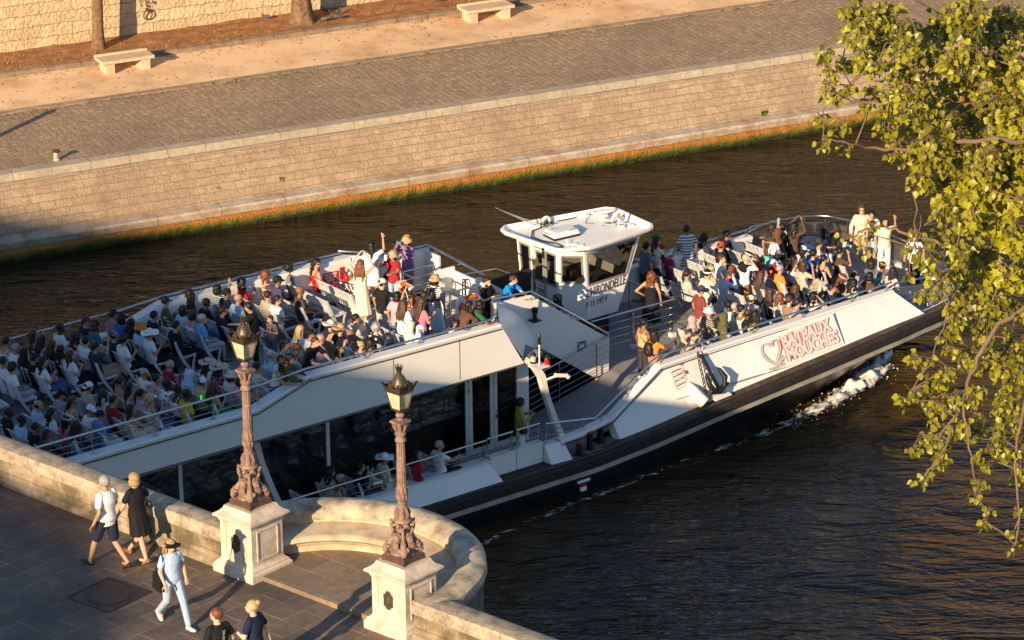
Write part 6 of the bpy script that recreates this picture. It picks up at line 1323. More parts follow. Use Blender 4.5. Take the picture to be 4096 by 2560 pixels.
PEOPLE = """-9.81|3.10|3.90|0|0|s|sl|b|sk|-|tank:wh|shorts:gy||1.03|person in white sleeveless top at the left edge, far aft bench thirteen
-9.81|2.67|3.90|0|0|s|ll|b|sw|-|tee:wh|shorts:gy||0.96|person in plain white T-shirt, far aft bench thirteen
-9.05|3.10|3.90|0|-40|s|lf|b|lr|-|tank:dg|trousers:bk||1.02|person in dark strappy top, hand raised to the far rail, far aft bench twelve
-9.05|2.67|3.90|0|0|s|ll|b|lk|-|tank:lb|trousers:bk||1.01|person in pale blue strappy top, far aft bench twelve
-8.29|3.10|3.90|0|-45|s|pp|d|sk|-|tee:wh|trousers:bk|ph|1.00|person in loose white shirt holding up a phone, far aft bench eleven
-9.05|2.24|3.90|0|0|s|ll|b|lr|-|tee:bk|trousers:bk||1.00|person in black T-shirt under long hair, far aft bench twelve
-9.05|1.81|3.90|0|0|s|ll|b|lk|-|tank:bk|trousers:bk||0.99|person in black tank top with bare arms, far aft bench twelve
-9.81|2.24|3.90|0|0|s|ll|b|lk|-|long:bk|trousers:bk||1.01|person in black top, front of the dark haired rows, far aft bench thirteen
-10.56|1.97|3.90|0|0|s|ll|b|sk|-|tee:wh|shorts:gy||1.03|person in white T-shirt, half cut by the left edge, far aft bench fourteen
-10.56|1.54|3.90|0|0|s|ll|b|ck|-|tee:wh|shorts:lg||0.99|person in white T-shirt and pale grey shorts on the aisle, far aft bench fourteen
-9.81|1.81|3.90|0|0|s|ll|b|sn|cap:nv|tee:bk|trousers:bk||0.96|person in dark cap and black T-shirt, far aft bench thirteen
-9.81|1.38|3.90|0|-40|s|lp|b|Ck|-|tee:wh|trousers:jn|pbag|0.99|person in white T-shirt and jeans hugging a pink bag, far aft bench thirteen
-9.05|1.38|3.90|0|-30|s|pp|b|lr|-|tee:wh|trousers:bk|ph|0.99|person in white T-shirt and black trousers typing on a phone, far aft bench twelve
-8.29|2.33|3.90|0|0|s|ll|b|Cn|-|tee:be:st:cr|trousers:bk||1.00|person in beige striped top, far aft bench eleven
-7.53|3.14|3.90|0|-50|s|ll|b|sn|cap:mr|tee:nv|trousers:bk||0.98|person in maroon cap and navy T-shirt by the far rail, far aft bench ten
-7.53|2.71|3.90|0|0|s|ll|b|br|bcap:bk|tee:te|trousers:bk||0.98|person in black backward cap and teal T-shirt, far aft bench ten
-6.78|3.10|3.90|0|0|s|ll|b|sn|cap:nv|tee:mv|trousers:bk||1.00|person in navy cap and mauve T-shirt by the far rail, far aft bench nine
-6.78|2.67|3.90|0|0|s|lf|b|bk|cap:bk|long:bl|trousers:bk||1.01|person in black cap and blue jacket filming the bank, far aft bench nine
-6.78|2.24|3.90|0|0|s|ll|b|lk|-|tee:bk|trousers:bk||1.02|person in black top beside the blue jacket, far aft bench nine
-8.29|1.90|3.90|0|0|s|ll|a|sk|-|tee:wh|trousers:dg||1.01|person in white crew neck T-shirt, far aft bench eleven
-8.29|1.43|3.90|0|-20|s|lr|b|sk|-|tee:dg|trousers:kh|ph|1.01|person in dark grey T-shirt, khaki trousers, phone raised, legs crossed, far aft bench eleven
-7.53|1.81|3.90|0|0|s|ll|b|sk|beanie:gy|tee:nv|trousers:bk||0.98|person in grey knit hat and navy top, far aft bench ten
-7.53|1.38|3.90|0|0|s|lp|b|cn|-|tee:wh|trousers:bk|ph|1.03|person in white T-shirt with black straps on the aisle, far aft bench ten
-6.78|1.81|3.90|0|0|s|ll|b|bn|bucket:or|tee:lb|trousers:bk||1.01|person in orange bucket hat, far aft bench nine
-6.78|1.38|3.90|0|0|s|pp|b|sn|wide:wh|tee:wh|trousers:bk|map|0.99|person in white sun hat with dark band reading a map, far aft bench nine
-6.02|2.39|3.90|0|0|s|ll|b|sk|-|tee:nv:pr:ye|trousers:bk||0.99|person in navy T-shirt with a yellow print, far aft bench eight
-5.26|3.07|3.90|0|0|s|lp|b|sn|cap:nv|long:ol|trousers:bk||1.00|person in navy cap and olive shirt by the white coaming, far aft bench seven
-6.02|1.81|3.90|180|20|s|lf|b|lk|-|tee:bl:st:wh|trousers:bk|ph sg|0.98|person in blue striped T-shirt pointing a camera backward, far aft bench eight
-4.51|3.10|3.90|0|0|s|ll|d|dk|-|tee:bk|trousers:bk||1.02|person in black T-shirt under long braids by the far side, far aft bench six
-3.75|2.99|3.90|0|0|s|lr|c|bk|-|tee:te:st:wh|trousers:bk|ph|1.00|person in teal and white striped top raising a phone, far aft bench five
-3.75|2.56|3.90|0|-30|s|ll|c|sk|bcap:bk|tee:nv|trousers:bk||1.01|person in black cap with white strap and navy T-shirt, far aft bench five
-4.51|2.34|3.90|0|0|s|lp|d|sk|beanie:bk|tee:bk|trousers:bk|ph|0.98|person in black knit cap and black T-shirt with a phone, far aft bench six
-5.26|2.24|3.90|0|0|s|ll|b|bn|-|tee:lb|trousers:jn||1.01|person in light blue blouse, bobbed hair, far aft bench seven
-5.26|1.81|3.90|0|0|s|ll|b|bn|-|tank:wh|trousers:jn||1.02|person in white tank top beside the light blue blouse, far aft bench seven
-5.26|1.38|3.90|0|-25|s|ll|a|sw|-|tee:bl2|shorts:lg||1.02|person in sky blue polo shirt and grey shorts on the aisle, far aft bench seven
-6.02|1.38|3.90|0|-20|s|ll|b|sk|-|long:bk|trousers:bk||1.03|person in black shirt and black trousers on the aisle, far aft bench eight
-2.99|2.99|3.90|0|0|s|lp|b|Ck|-|long:rd|trousers:bk|ph|1.00|person in bright red top with a phone, far aft bench four
-3.75|2.04|3.90|0|-20|s|ll|b|xk|-|tee:lb|trousers:bk|sg|1.01|person in light blue T-shirt and dark glasses, shaved head, far aft bench five
-4.51|1.59|3.90|0|-20|s|ll|b|un|-|tee:nv|trousers:bk|sg|0.98|person in navy T-shirt, hair pinned up, far aft bench six
-4.42|0.37|3.90|150|-20|t|wd|b|sk|-|tee:bk|trousers:bk||1.02|person in black T-shirt standing in the aisle looking down
-3.99|0.29|3.90|200|-10|T|pd|a|sr|-|tee:gy2:bd:wh|trousers:jn|bp|0.76|person in grey T-shirt with round badge and a backpack
-2.24|3.04|3.90|0|0|s|ll|b|Cg|-|tank:tn|trousers:or||1.02|person in orange sundress and bare shoulders, far aft bench three
-2.24|2.50|3.90|0|-30|s|sl|c|sk|cap:bk|tee:pu2|trousers:bk||1.02|person in black cap and dark purple T-shirt, arm along the bench, far aft bench three
-1.48|3.10|3.90|0|-20|s|ll|d|ck|-|long:gy2|trousers:gy||1.01|person in grey hooded top by the far rail, far aft bench two
-0.72|2.96|3.90|0|-60|s|ll|b|Ck|-|tank:rd:fl:bk|skirt:rd:fl:bk|sg|1.01|person in red patterned dress and sunglasses, front far bench, far aft bench one
-2.99|1.83|3.90|0|0|s|ll|b|un|-|tee:be|trousers:be||0.98|person in beige ruffled top, far aft bench four
-2.99|1.41|3.90|0|-30|s|ll|b|sk|-|tee:wh|shorts:dg|sg|0.97|person in white polo and dark shorts on the aisle, far aft bench four
-2.24|1.49|3.90|0|-10|s|ll|c|xk|-|tee:br2|trousers:dg||1.02|person in brown shirt with backpack strap, shaved head, far aft bench three
-3.75|-0.71|3.90|0|0|s|ll|a|ly|-|tee:wh|trousers:jn||0.97|person in white top under long pale hair, near aft bench four
-3.75|-1.14|3.90|0|-40|s|ll|b|sn|cap:bk|tee:wh|trousers:jn|sg|0.99|person in black cap and white T-shirt, near aft bench four
-4.51|-1.24|3.90|0|-40|s|ll|b|pk|-|tank:wh|trousers:jn||0.96|person in white tank top, ponytail, near aft bench five
-4.51|-1.68|3.90|0|-20|s|ll|c|ug|-|tank:wh|trousers:wh||0.97|person in white strappy top, reddish bun, near aft bench five
-4.67|-2.31|3.90|-80|0|t|RR|a|sr|-|tee:bk|trousers:bk||1.02|person in black T-shirt standing with both arms on the near rail
-5.26|-1.65|3.90|0|-10|s|ll|a|pw|-|long:lb|trousers:jn||0.96|person in light blue shirt, pale ponytail, near aft bench six
-5.26|-2.08|3.90|0|-30|s|ll|b|sk|-|tee:wh|trousers:bk||0.96|person in white T-shirt just behind the dark glasses, near aft bench six
-5.96|-2.82|3.90|-70|20|t|RR|b|lr|-|tank:wh|trousers:jn|sg|0.97|person in white tank top and sunglasses leaning on the near rail
-5.80|-2.82|3.90|-60|0|t|RR|b|ck|-|long:ol|trousers:ol||1.00|person in olive shirt leaning beside the sunglasses
-6.78|-1.19|3.90|0|0|s|ll|b|ln|wide:pk|tee:wh|trousers:bk||0.99|person in pink sun hat, near aft bench eight
-6.78|-1.69|3.90|0|0|s|ll|b|ln|wide:be|tee:mr:dt:wh|trousers:bk||1.03|person in floppy straw hat and dark red dotted dress, near aft bench eight
-6.78|-2.19|3.90|0|0|s|ll|b|bn|bucket:cr|long:cr|trousers:cr||0.96|person in white lace bucket hat and crochet top, near aft bench eight
-7.53|-0.70|3.90|0|0|s|ll|b|mw|-|long:rd2|trousers:dg||1.00|person in red polo shirt, near aft bench nine
-7.53|-1.53|3.90|0|0|s|ll|b|sk|hood:lb|long:lb|trousers:jn||0.97|person in light blue hooded top with the hood up, near aft bench nine
-7.53|-2.10|3.90|0|0|s|ll|b|sk|beanie:wh|tee:cr:st:ye|trousers:bk||0.96|person in white knit cap and pale striped T-shirt, near aft bench nine
-8.29|-2.19|3.90|0|-20|s|lw|d|sk|-|tank:wh|trousers:bk|gl|1.01|person in white vest holding a glowing green card, near aft bench ten
-8.29|-1.76|3.90|0|-20|s|lr|d|sk|-|tee:wh:fl:gn|trousers:bk||1.02|person in white shirt with green leaf print, near aft bench ten
-7.53|-2.60|3.90|0|0|s|lp|b|lr|-|tank:gn2|trousers:gn2|ph|1.02|person in emerald green dress, near aft bench nine
-6.02|-1.64|3.90|0|0|s|ll|b|sn|-|long:lb|trousers:jn||0.99|person in light blue shirt behind the lantern, near aft bench seven
-6.02|-2.17|3.90|0|0|s|lw|b|sn|-|long:cr|trousers:be||1.01|person in cream linen shirt right of the lantern, near aft bench seven
-6.78|-2.62|3.90|0|0|s|ll|b|bn|-|tee:pk|trousers:bk||0.97|person in pink top behind the lamp post, near aft bench eight
-8.29|-2.62|3.90|0|-20|s|ll|d|sk|-|tee:ye|trousers:bk||1.02|person in black and yellow top close to the near rail, near aft bench ten
-8.29|-1.31|3.90|0|-30|s|ll|b|uk|-|tee:pk:fl:rd|trousers:bk||1.00|person in pink floral blouse, near aft bench ten
-9.81|-0.72|3.90|0|0|s|ll|b|sn|bcap:wh|tee:be|trousers:bk||1.00|person in white backward cap and beige shirt, near aft bench twelve
-9.81|-1.39|3.90|0|0|s|ll|b|ln|-|tee:lb|trousers:jn||1.03|person in light blue top with half tied hair, near aft bench twelve
-9.05|-0.88|3.90|0|0|s|ll|b|pn|-|tank:tn|trousers:bk||1.00|person in backless tan top, near aft bench eleven
-9.05|-1.30|3.90|0|-20|s|oo|b|lk|-|tank:lb|trousers:jn|ph|0.96|person in pale blue top holding a phone up with both hands, near aft bench eleven
-8.29|-0.76|3.90|0|-30|s|lH|b|sw|-|tee:wh|trousers:bk||0.97|person in white T-shirt, hand at the temple, near aft bench ten
-9.05|-1.78|3.90|0|0|s|ll|b|pk|-|tee:pk|trousers:bk||0.96|person in pink top, black ponytail, near aft bench eleven
-9.05|-2.21|3.90|0|0|s|lp|b|Cy|cap:wh|tank:wh|trousers:jn||0.97|person in white cap over long fair curls, white vest, near aft bench eleven
-9.81|-1.82|3.90|0|-30|s|ll|b|sk|-|tee:rd2|trousers:bk||1.00|person in dark red T-shirt and glasses, near aft bench twelve
-9.81|-2.60|3.90|0|-30|s|lw|b|ln|-|tank:cr:fl:or|skirt:cr:fl:or||1.03|person in floral sundress, arm stretched forward near the rail, near aft bench twelve
-10.56|-0.70|3.90|0|-40|s|ll|b|sn|cap:bk|tee:lg:ck:gy|trousers:bk||0.98|person in black cap and checked shirt, near aft bench thirteen
-10.56|-1.23|3.90|0|-70|s|ll|b|lr|-|tank:wh|trousers:bk|sg|0.98|person in white and black strappy top and sunglasses, near aft bench thirteen
-10.56|-2.00|3.90|0|-40|s|lr|b|sn|cap:wh|tee:wh|trousers:jn||1.00|person in white cap and white T-shirt waving, near aft bench thirteen
-10.56|-2.44|3.90|0|-40|s|ll|b|sn|bcap:nv|tee:bl3|shorts:wh|sg|1.01|person in navy cap, blue T-shirt and white shorts, near aft bench thirteen
-11.32|-0.96|3.90|0|-20|s|ll|b|mn|-|tee:lb|trousers:bk||0.99|person in light blue shirt, balding, above the parapet, near aft bench fourteen
-11.32|-1.53|3.90|0|-60|s|ll|b|Cn|-|tee:wh|trousers:bk||0.96|person in white top and dark curls above the parapet, near aft bench fourteen
-11.32|-2.19|3.90|0|-40|s|ll|d|lk|band:pk|tee:pk:ck:rd|trousers:bk||0.99|person in pink headband and pink checked blouse, near aft bench fourteen
-11.32|-2.62|3.90|0|-10|s|ll|d|dk|-|tank:lb|trousers:jn||1.01|person in dark braids and pale blue top by the rail, near aft bench fourteen
-12.08|-0.89|3.90|0|-20|s|ll|d|sk|-|tee:bk|trousers:bk||0.97|person in black T-shirt at the lower left, near aft bench fifteen
-12.08|-1.47|3.90|0|-20|s|ll|d|sk|-|tee:lb|trousers:bk||0.98|person in pale blue shirt just above the parapet, near aft bench fifteen
-12.08|-2.11|3.90|0|-20|s|ll|c|sk|-|tee:bk|trousers:bk||1.00|person in black top peeking over the parapet, near aft bench fifteen
-12.08|-2.60|3.90|0|-60|s|ll|c|bk|-|tee:dg|trousers:bk||0.98|person lowest above the parapet coping, near aft bench fifteen
-0.63|1.19|3.90|35|0|t|oo|a|lg|-|tank:cr|mskirt:cr|ph|1.01|person in long cream pleated dress holding a phone overhead
0.44|2.18|3.90|35|-30|t|dr|b|lk|-|tee:wh|sskirt:wh|ph|1.00|person in short white dress raising a phone in one hand
1.45|2.00|3.90|190|10|t|ff|b|bk|bucket:tn|long:pu|trousers:gy|ph|0.99|person in tan bucket hat and purple blouse filming with a blue phone
0.58|1.42|3.90|200|10|t|wf|b|bk|bucket:tn|tee:rd2|trousers:lj|ph bag sg|0.96|person in tan bucket hat and red vest, hand on the guard rail
-0.98|-0.23|3.90|10|-20|t|dw|b|sk|bcap:cr|tee:bk|trousers:lg||0.99|person in cream cap and black T-shirt reaching for the rail
-1.19|-1.16|3.90|20|0|t|dd|b|bk|-|tee:pk|trousers:jn||0.97|person in pale pink shirt and jeans, back turned
-1.43|-1.75|3.90|20|0|t|rd|b|lr|-|tee:wh|trousers:jn|bag|0.98|person in white blouse and jeans with a black handbag
-1.12|-2.08|3.90|0|0|t|dp|b|lr|-|tee:pk2|trousers:jn||1.02|person in coral pink blouse under long brown hair
-0.67|-1.59|3.90|-20|0|t|dp|b|ln|-|tee:dg|trousers:bk|ph|0.98|person in dark top behind the coral blouse
0.23|-0.81|3.90|10|0|t|dd|b|bk|bucket:tn|tee:wh:st:bk|mskirt:wh2|bp|0.98|person in tan bucket hat, black striped top and white skirt
-1.48|-2.19|3.90|0|-30|s|lw|b|sk|hijab:mint|long:mint:fl:wh|trousers:lj||0.96|person in pale mint headscarf and leaf patterned blouse, near aft bench one
-1.48|-2.62|3.90|-60|20|s|lH|b|sk|hijab:lb|long:wh|trousers:wh|sg|0.97|person in light blue headscarf and sunglasses at the near rail, near aft bench one
-0.43|-2.82|3.90|0|-30|t|RR|b|lk|-|tee:br|trousers:bk||1.00|person in brown T-shirt leaning at the front near corner
-0.14|-2.82|3.90|-20|0|t|HR|c|bk|-|tee:gn|trousers:bk||0.99|person in green top beside the brown T-shirt
-0.70|-2.82|3.90|0|-40|T|ll|b|lk|-|tee:wh|trousers:bk||0.76|small person peeping over the near rail, dark hair
-2.24|-0.93|3.90|0|-20|s|sl|b|sk|-|tee:lg|trousers:dg||0.97|person in light grey T-shirt with a dark strap, front near bench, near aft bench two
-2.99|-0.90|3.90|0|0|s|ll|b|sn|wide:cr|tee:tn|trousers:be||0.97|person in cream floppy hat with a bow, near aft bench three
-2.99|-1.33|3.90|0|0|s|ll|b|sn|wide:tn|tee:bk|trousers:bk||0.99|person in tan straw boater, near aft bench three
-2.24|-1.79|3.90|0|0|s|lp|a|cw|-|tee:bk:fl:wh|trousers:bk|ph|0.97|person in black floral blouse, white curls, holding a tablet, near aft bench two
-3.75|-1.57|3.90|0|-40|s|ll|a|sy|-|tee:pk|trousers:jn||0.97|person in pink T-shirt, fair hair, near aft bench four
-2.99|-1.76|3.90|0|-30|s|ll|c|xk|-|tank:wh|trousers:bk|sg|0.99|person in white patterned vest and dark glasses, near aft bench three
-2.99|-2.62|3.90|0|0|s|lw|b|Ck|-|tank:bk|trousers:bk||1.01|person in black top under big black curls by the rail, near aft bench three
-3.75|-2.37|3.90|0|-40|s|lp|b|lk|-|tank:pk|trousers:bk|ph|0.97|person in pale pink top looking at a phone, near aft bench four
-2.99|-2.19|3.90|0|-30|S|lw|a|uy|band:ye|tank:wh|trousers:wh||0.78|person in yellow hair tie, reaching to the near rail, near aft bench three
2.16|-0.42|3.24|-75|0|t|pp|a|sn|-|tee:bk|trousers:dg|ph|1.02|person in black T-shirt with a camera at the stair top
2.94|-0.23|3.23|-75|35|t|RR|a|sr|-|tee:bl4|trousers:jn||0.96|person in bright blue polo leaning over the stair parapet
4.46|-0.42|2.24|-60|50|t|pp|b|sk|hijab:bk|long:pk|trousers:bk||1.01|person in black headscarf and pale pink jacket on the stairs
-1.43|-3.22|1.00|0|-20|s|lw|b|sw|-|tee:wh|trousers:bk||1.01|person in white T-shirt stretching an arm over the side deck
-2.20|-3.30|1.00|0|-60|s|pl|b|bk|-|tee:rd2|trousers:lj||0.99|person in red T-shirt and glasses on the side deck
-2.97|-3.05|1.00|0|-30|s|ll|b|sk|wide:wh|long:cr|trousers:cr||1.02|person in white brimmed hat on the side deck
-3.74|-3.11|1.00|0|-20|s|pp|b|sk|-|tee:nv|shorts:dg||1.00|person in navy T-shirt holding a child on the side deck
-3.67|-3.26|1.00|0|-50|C|ll|b|sk|-|tee:cr|shorts:wh||0.55|small person in white sitting on the navy lap
-4.51|-2.92|1.00|0|-20|s|ll|b|Ck|-|tee:bk:ck:wh|trousers:bk||1.03|person in black and white checked blouse on the side deck
-4.51|-3.35|1.00|0|-20|s|ll|c|sw|-|tank:be|trousers:bk||0.98|person in sleeveless top beside the checked blouse
1.19|-3.02|1.00|-20|0|t|pp|b|ck|-|long:ol2|trousers:wh|ph bag|0.98|person in lime green knit and white trousers looking at a phone
9.92|2.55|1.65|0|0|t|dd|b|sk|cap:nv|tee:gb|shorts:dg||1.00|person in navy cap and grey blue T-shirt standing by the wheelhouse
10.42|2.71|1.65|0|-10|t|dw|b|ln|beret:gn3|long:cr:fl:rd|shorts:wh||1.00|person in green beret and red floral blouse
10.94|3.05|1.65|0|0|s|ll|b|sk|cap:rd|tee:nv|trousers:bk||1.02|person in red and white cap by the far rail, far fore bench seven
10.94|2.62|1.65|0|-20|s|sl|b|sn|cap:lb|tee:pk3|shorts:lj||0.98|person in light blue cap, magenta top and denim shorts, knee up, far fore bench seven
10.20|2.37|1.65|0|0|s|ll|b|sw|-|tee:bk|trousers:bk||0.97|person in black T-shirt on the bench beside the wheelhouse, far fore bench eight
8.60|0.72|1.65|35|10|t|hd|b|Cg|-|tank:bk|mskirt:bk||0.97|person in black jumpsuit, hand on hip, behind the pit rail
11.68|2.85|1.65|60|-30|t|dd|c|sk|-|tee:te:st2:wh|mskirt:te:st2:wh||1.02|person in multicolour striped poncho and skirt at the far rail
12.43|2.94|1.65|0|-10|s|lp|b|Ck|-|tee:dg|trousers:bk||1.01|person in dark grey T-shirt, long dark hair by the far rail, far fore bench five
12.43|2.20|1.65|0|0|s|Hl|b|sk|bcap:rd3|tee:bk|trousers:bk||0.98|person in red backward cap and black T-shirt, hand up, far fore bench five
13.17|2.79|1.65|0|0|s|ll|c|uk|-|tee:bk|trousers:bk||1.01|person in loose black top with bun, against the far coaming, far fore bench four
10.20|1.04|1.65|0|0|s|ll|b|pn|-|tee:sg:fl:wh|trousers:wh||0.99|person in sage green floral blouse, brown ponytail, middle fore bench seven
10.20|0.61|1.65|0|0|S|ll|b|sr|-|tee:lg|trousers:wh||0.78|small person beside the sage blouse, middle fore bench seven
9.78|-0.22|1.65|0|-20|t|dp|b|sk|visor:wh|long:cr|trousers:be|bag|1.01|person in white visor and cream shirt standing in the aisle
10.94|0.89|1.65|0|-20|s|ll|a|ly|-|tank:tn|trousers:jn||0.97|person in bare shouldered top, fair hair, middle fore bench six
10.94|0.34|1.65|0|-10|s|lf|a|uw|-|long:lb|trousers:jn||1.01|person in light blue blouse with a black strap, grey bun, middle fore bench six
11.68|1.32|1.65|0|-40|s|ll|a|sr|-|long:wh|trousers:jn||1.02|person in white shirt and glasses, middle fore bench five
11.68|0.89|1.65|0|-20|S|ll|a|Cg|-|tee:rd|trousers:jn||0.78|small person in red with auburn curls, middle fore bench five
11.37|0.04|1.65|-10|-30|t|dH|a|xk|-|tee:wh|trousers:br3|jmp|1.01|person in white T-shirt, brown trousers, black jumper round the shoulders
12.43|1.08|1.65|0|-30|s|lf|c|uk|band:wh|tee:lb|trousers:wh|sg|1.00|person in white headband and sunglasses, middle fore bench four
12.43|0.51|1.65|0|0|s|ll|b|lg|-|tee:mv:fl:wh|trousers:mv||0.99|person in mauve floral dress, dark red hair, middle fore bench four
11.68|-0.34|1.65|0|0|s|ll|b|lr|-|tee:dg|trousers:lj||1.00|person in charcoal top and jeans, straight brown hair, middle fore bench five
8.83|-1.03|1.65|-10|-20|t|dd|b|sn|wide:pu2|tee:mr2|trousers:be|ph|0.99|person in purple sun hat and maroon shirt standing
7.97|-1.82|1.65|-20|0|s|pp|b|sk|hijab:mv2|long:mv2|mskirt:bk|ph|0.99|person in dusty pink headscarf near the rail, near fore bench ten
8.72|-1.60|1.65|0|-20|s|ll|b|sn|bucket:lb|tee:bk:st:be|trousers:cr||1.01|person in light blue bucket hat, near fore bench nine
8.72|-2.21|1.65|-20|0|s|ll|c|sk|hijab:ol|long:ol|trousers:br2||1.01|person in olive headscarf leaning forward, near fore bench nine
9.46|-2.06|1.65|0|-30|s|ll|b|uk|-|long:wh:fl:or|trousers:wh|scf|1.03|person in white floral blouse and rust scarf, near fore bench eight
9.46|-1.80|1.65|0|-20|s|ll|b|sw|-|tee:wh|trousers:bk||1.01|person in white shirt behind the rust scarf, near fore bench eight
9.46|-1.55|1.65|0|0|s|ll|d|uk|-|long:dn|trousers:jn||1.01|person in denim jacket, near fore bench eight
9.46|-2.31|1.65|0|-40|s|ll|d|mk|-|tee:bk|trousers:bk||0.98|person in black T-shirt, balding, near the rail, near fore bench eight
10.20|-1.60|1.65|0|0|s|ll|b|sr|cap:cr|long:lg2|trousers:jn||0.99|person in cream cap and white hooded top, near fore bench seven
9.46|-2.65|1.65|-30|10|s|RR|c|dk|-|tank:ye|trousers:ye||1.03|person in pale yellow top, braids, arms over the near rail, near fore bench eight
9.46|-2.57|1.65|0|-30|S|ll|d|ck|-|tee:br2|trousers:bk||0.78|small person in brown by the rail, near fore bench eight
10.94|-2.31|1.65|0|0|s|ll|a|sr|-|tee:be:ck:br|trousers:bk||1.01|person in beige checked shirt, near fore bench six
10.94|-1.55|1.65|0|0|s|ll|a|lr|-|tee:bk|trousers:bk||1.01|person in black top, honey coloured hair, near fore bench six
10.94|-1.93|1.65|0|0|s|lf|b|Cg|-|long:wh:vs:nv|trousers:bk|ph|0.96|person in white and navy striped shirt holding a phone, near fore bench six
11.68|-1.75|1.65|0|0|s|lp|b|lr|-|tee:gb|trousers:bk|ph|1.01|person in grey blue top, straight brown hair, near fore bench five
10.94|-2.65|1.65|-20|0|s|lR|b|un|-|tee:mv2|trousers:bk||1.02|person in mauve top, low bun, elbow on the near rail, near fore bench six
11.68|-2.45|1.65|0|-20|s|lH|b|Ck|-|tee:cr|trousers:bk||0.97|person in cream blouse, long black curls, near fore bench five
12.43|-2.36|1.65|0|-40|s|Hw|b|sk|-|tee:nv|trousers:bk||1.01|person in navy T-shirt, hand on neck, by the near rail, near fore bench four
13.17|-1.98|1.65|0|-40|s|ll|c|Cg|band:pk|tee:br|trousers:bk||1.01|person with long copper curls and pink hair band, near fore bench three
12.43|-0.26|1.65|0|-40|s|ll|b|sw|-|tee:or|trousers:bk||0.97|person in orange polo shirt, middle fore bench four
13.17|-0.42|1.65|0|0|s|lf|b|lr|-|tee:tn2|skirt:tn2|ph tote|0.97|person in beige dress with pearl clip holding a phone, middle fore bench three
12.55|0.16|1.65|170|0|T|dd|c|sk|cap:lb|tee:rd:sh:ye|trousers:lg||0.76|small person in red T-shirt with yellow shield and blue cap
13.17|0.01|1.65|0|-40|s|lf|c|lk|-|tank:wh|trousers:bk|ph|1.00|person in white top, long black hair, raising a phone, middle fore bench three
13.91|-0.42|1.65|0|-40|s|lp|b|uk|-|tank:bk|skirt:bk||0.97|person in black dress on the aisle, middle fore bench two
13.17|1.08|1.65|0|0|s|ll|b|br|-|tee:te2|trousers:nv||0.97|person in turquoise top, middle fore bench three
13.17|0.66|1.65|0|-20|s|ll|c|bk|cap:gy|tee:or:wv:wh|trousers:wh||0.99|person in grey cap and orange swirl blouse, middle fore bench three
13.91|1.33|1.65|150|-30|t|ww|b|sk|-|tee:bk|trousers:wh||1.01|person in black T-shirt standing over the white jacket
13.04|0.73|1.65|60|0|K|dd|b|sn|-|long:wh|trousers:wh||0.50|tiny person in white held on the bench back
13.71|1.59|1.65|20|0|t|dp|b|Cn|-|tee:dg|trousers:bk||0.98|person in dark top and big curls at the far mesh rail
13.60|1.22|1.65|0|-20|t|dd|b|sk|hijab:br|long:br|trousers:bk||0.96|person in brown headscarf by the far mesh rail
14.13|1.15|1.65|10|0|t|oo|c|Ck|-|long:br2|trousers:bk|ph|1.01|person in dark brown top holding both arms high
14.65|1.40|1.65|20|-10|s|ll|b|sk|cap:nv|tee:bl|trousers:jn||0.97|person in royal blue T-shirt with a black strap, middle fore bench one
14.65|0.59|1.65|0|-20|s|ll|b|sn|wide:dg|tee:pk4|trousers:be||1.01|person in dark felt hat and pale pink shirt, middle fore bench one
13.91|0.44|1.65|0|-20|s|pp|d|bk|cap:wh|tee:pk4|trousers:wh||1.01|person in white cap and blush top, middle fore bench two
13.91|0.01|1.65|0|0|s|lf|b|sk|-|tee:bl|trousers:bk|ph|1.02|person in blue T-shirt taking a photo, middle fore bench two
14.65|0.16|1.65|0|-30|s|ll|b|bk|visor:tn|tee:wh|trousers:be||0.97|person in straw visor and white T-shirt, middle fore bench one
14.65|-0.27|1.65|0|-10|s|ff|b|sk|-|tee:br2|shorts:kh|ph|0.99|person in brown T-shirt with coral strap photographing the bow trio, middle fore bench one
14.65|-1.55|1.65|0|0|s|ll|c|bn|-|tee:gb2|trousers:jn||0.96|person in slate blue blouse in front of the standing trio, near fore bench one
14.65|-1.98|1.65|0|0|s|lf|c|uk|band:or|tank:te2|trousers:wh||1.03|person in orange headband and turquoise top, near fore bench one
14.65|-2.41|1.65|0|0|s|ll|c|dk|-|tee:pk4|trousers:pk||1.00|person in pale pink T-shirt, long dark locks, near fore bench one
13.91|-2.27|1.65|0|-10|s|lp|b|bk|-|tee:br2|trousers:bk|ph|0.99|person in brown top holding a phone at the near rail, near fore bench two
13.17|-2.41|1.65|0|-10|s|ll|b|Ck|-|tee:sg|trousers:bk||0.98|person in sage top, long wavy black hair, near fore bench three
13.91|-1.60|1.65|0|0|S|ll|b|sk|cap:bk|tee:dg|shorts:kh||0.78|person in black cap and khaki shorts, near fore bench two
16.43|0.82|1.65|-130|0|t|dd|a|cr|-|long:be2|shorts:kh|sg|1.09|tallest person of the bow trio, sand shirt and khaki shorts
16.65|0.66|1.65|-125|10|t|cc|b|ck|-|tee:bk|shorts:lj|shirt|0.98|person in black T-shirt, open floral shirt and denim shorts, arms folded
16.44|-0.11|1.65|-120|0|t|rd|b|ln|-|tee:cr|trousers:wh||1.01|person in cream tied blouse and white trousers, one arm raised
16.29|-1.48|1.65|-150|20|t|dd|b|lk|-|tee:wh|trousers:bk||0.98|person in white T-shirt at the bow gate, long black hair
6.16|-1.89|1.65|0|0|t|dp|c|uk|-|tank:or2|trousers:dg|bag|0.97|person in peach camisole standing on the ramp
5.78|-2.78|1.65|0|-20|t|dw|c|dk|-|tee:or:fl:bl|trousers:jn|bp ph|0.98|person in colourful print shirt and black backpack
7.11|-2.30|1.65|-60|0|T|fR|a|sr|-|tank:ye2|skirt:ye2||0.76|person in pale yellow sundress leaning on the near rail
7.17|-2.55|1.65|-60|0|T|RR|a|sn|-|tee:be|trousers:be||0.76|small person beside the yellow sundress"""
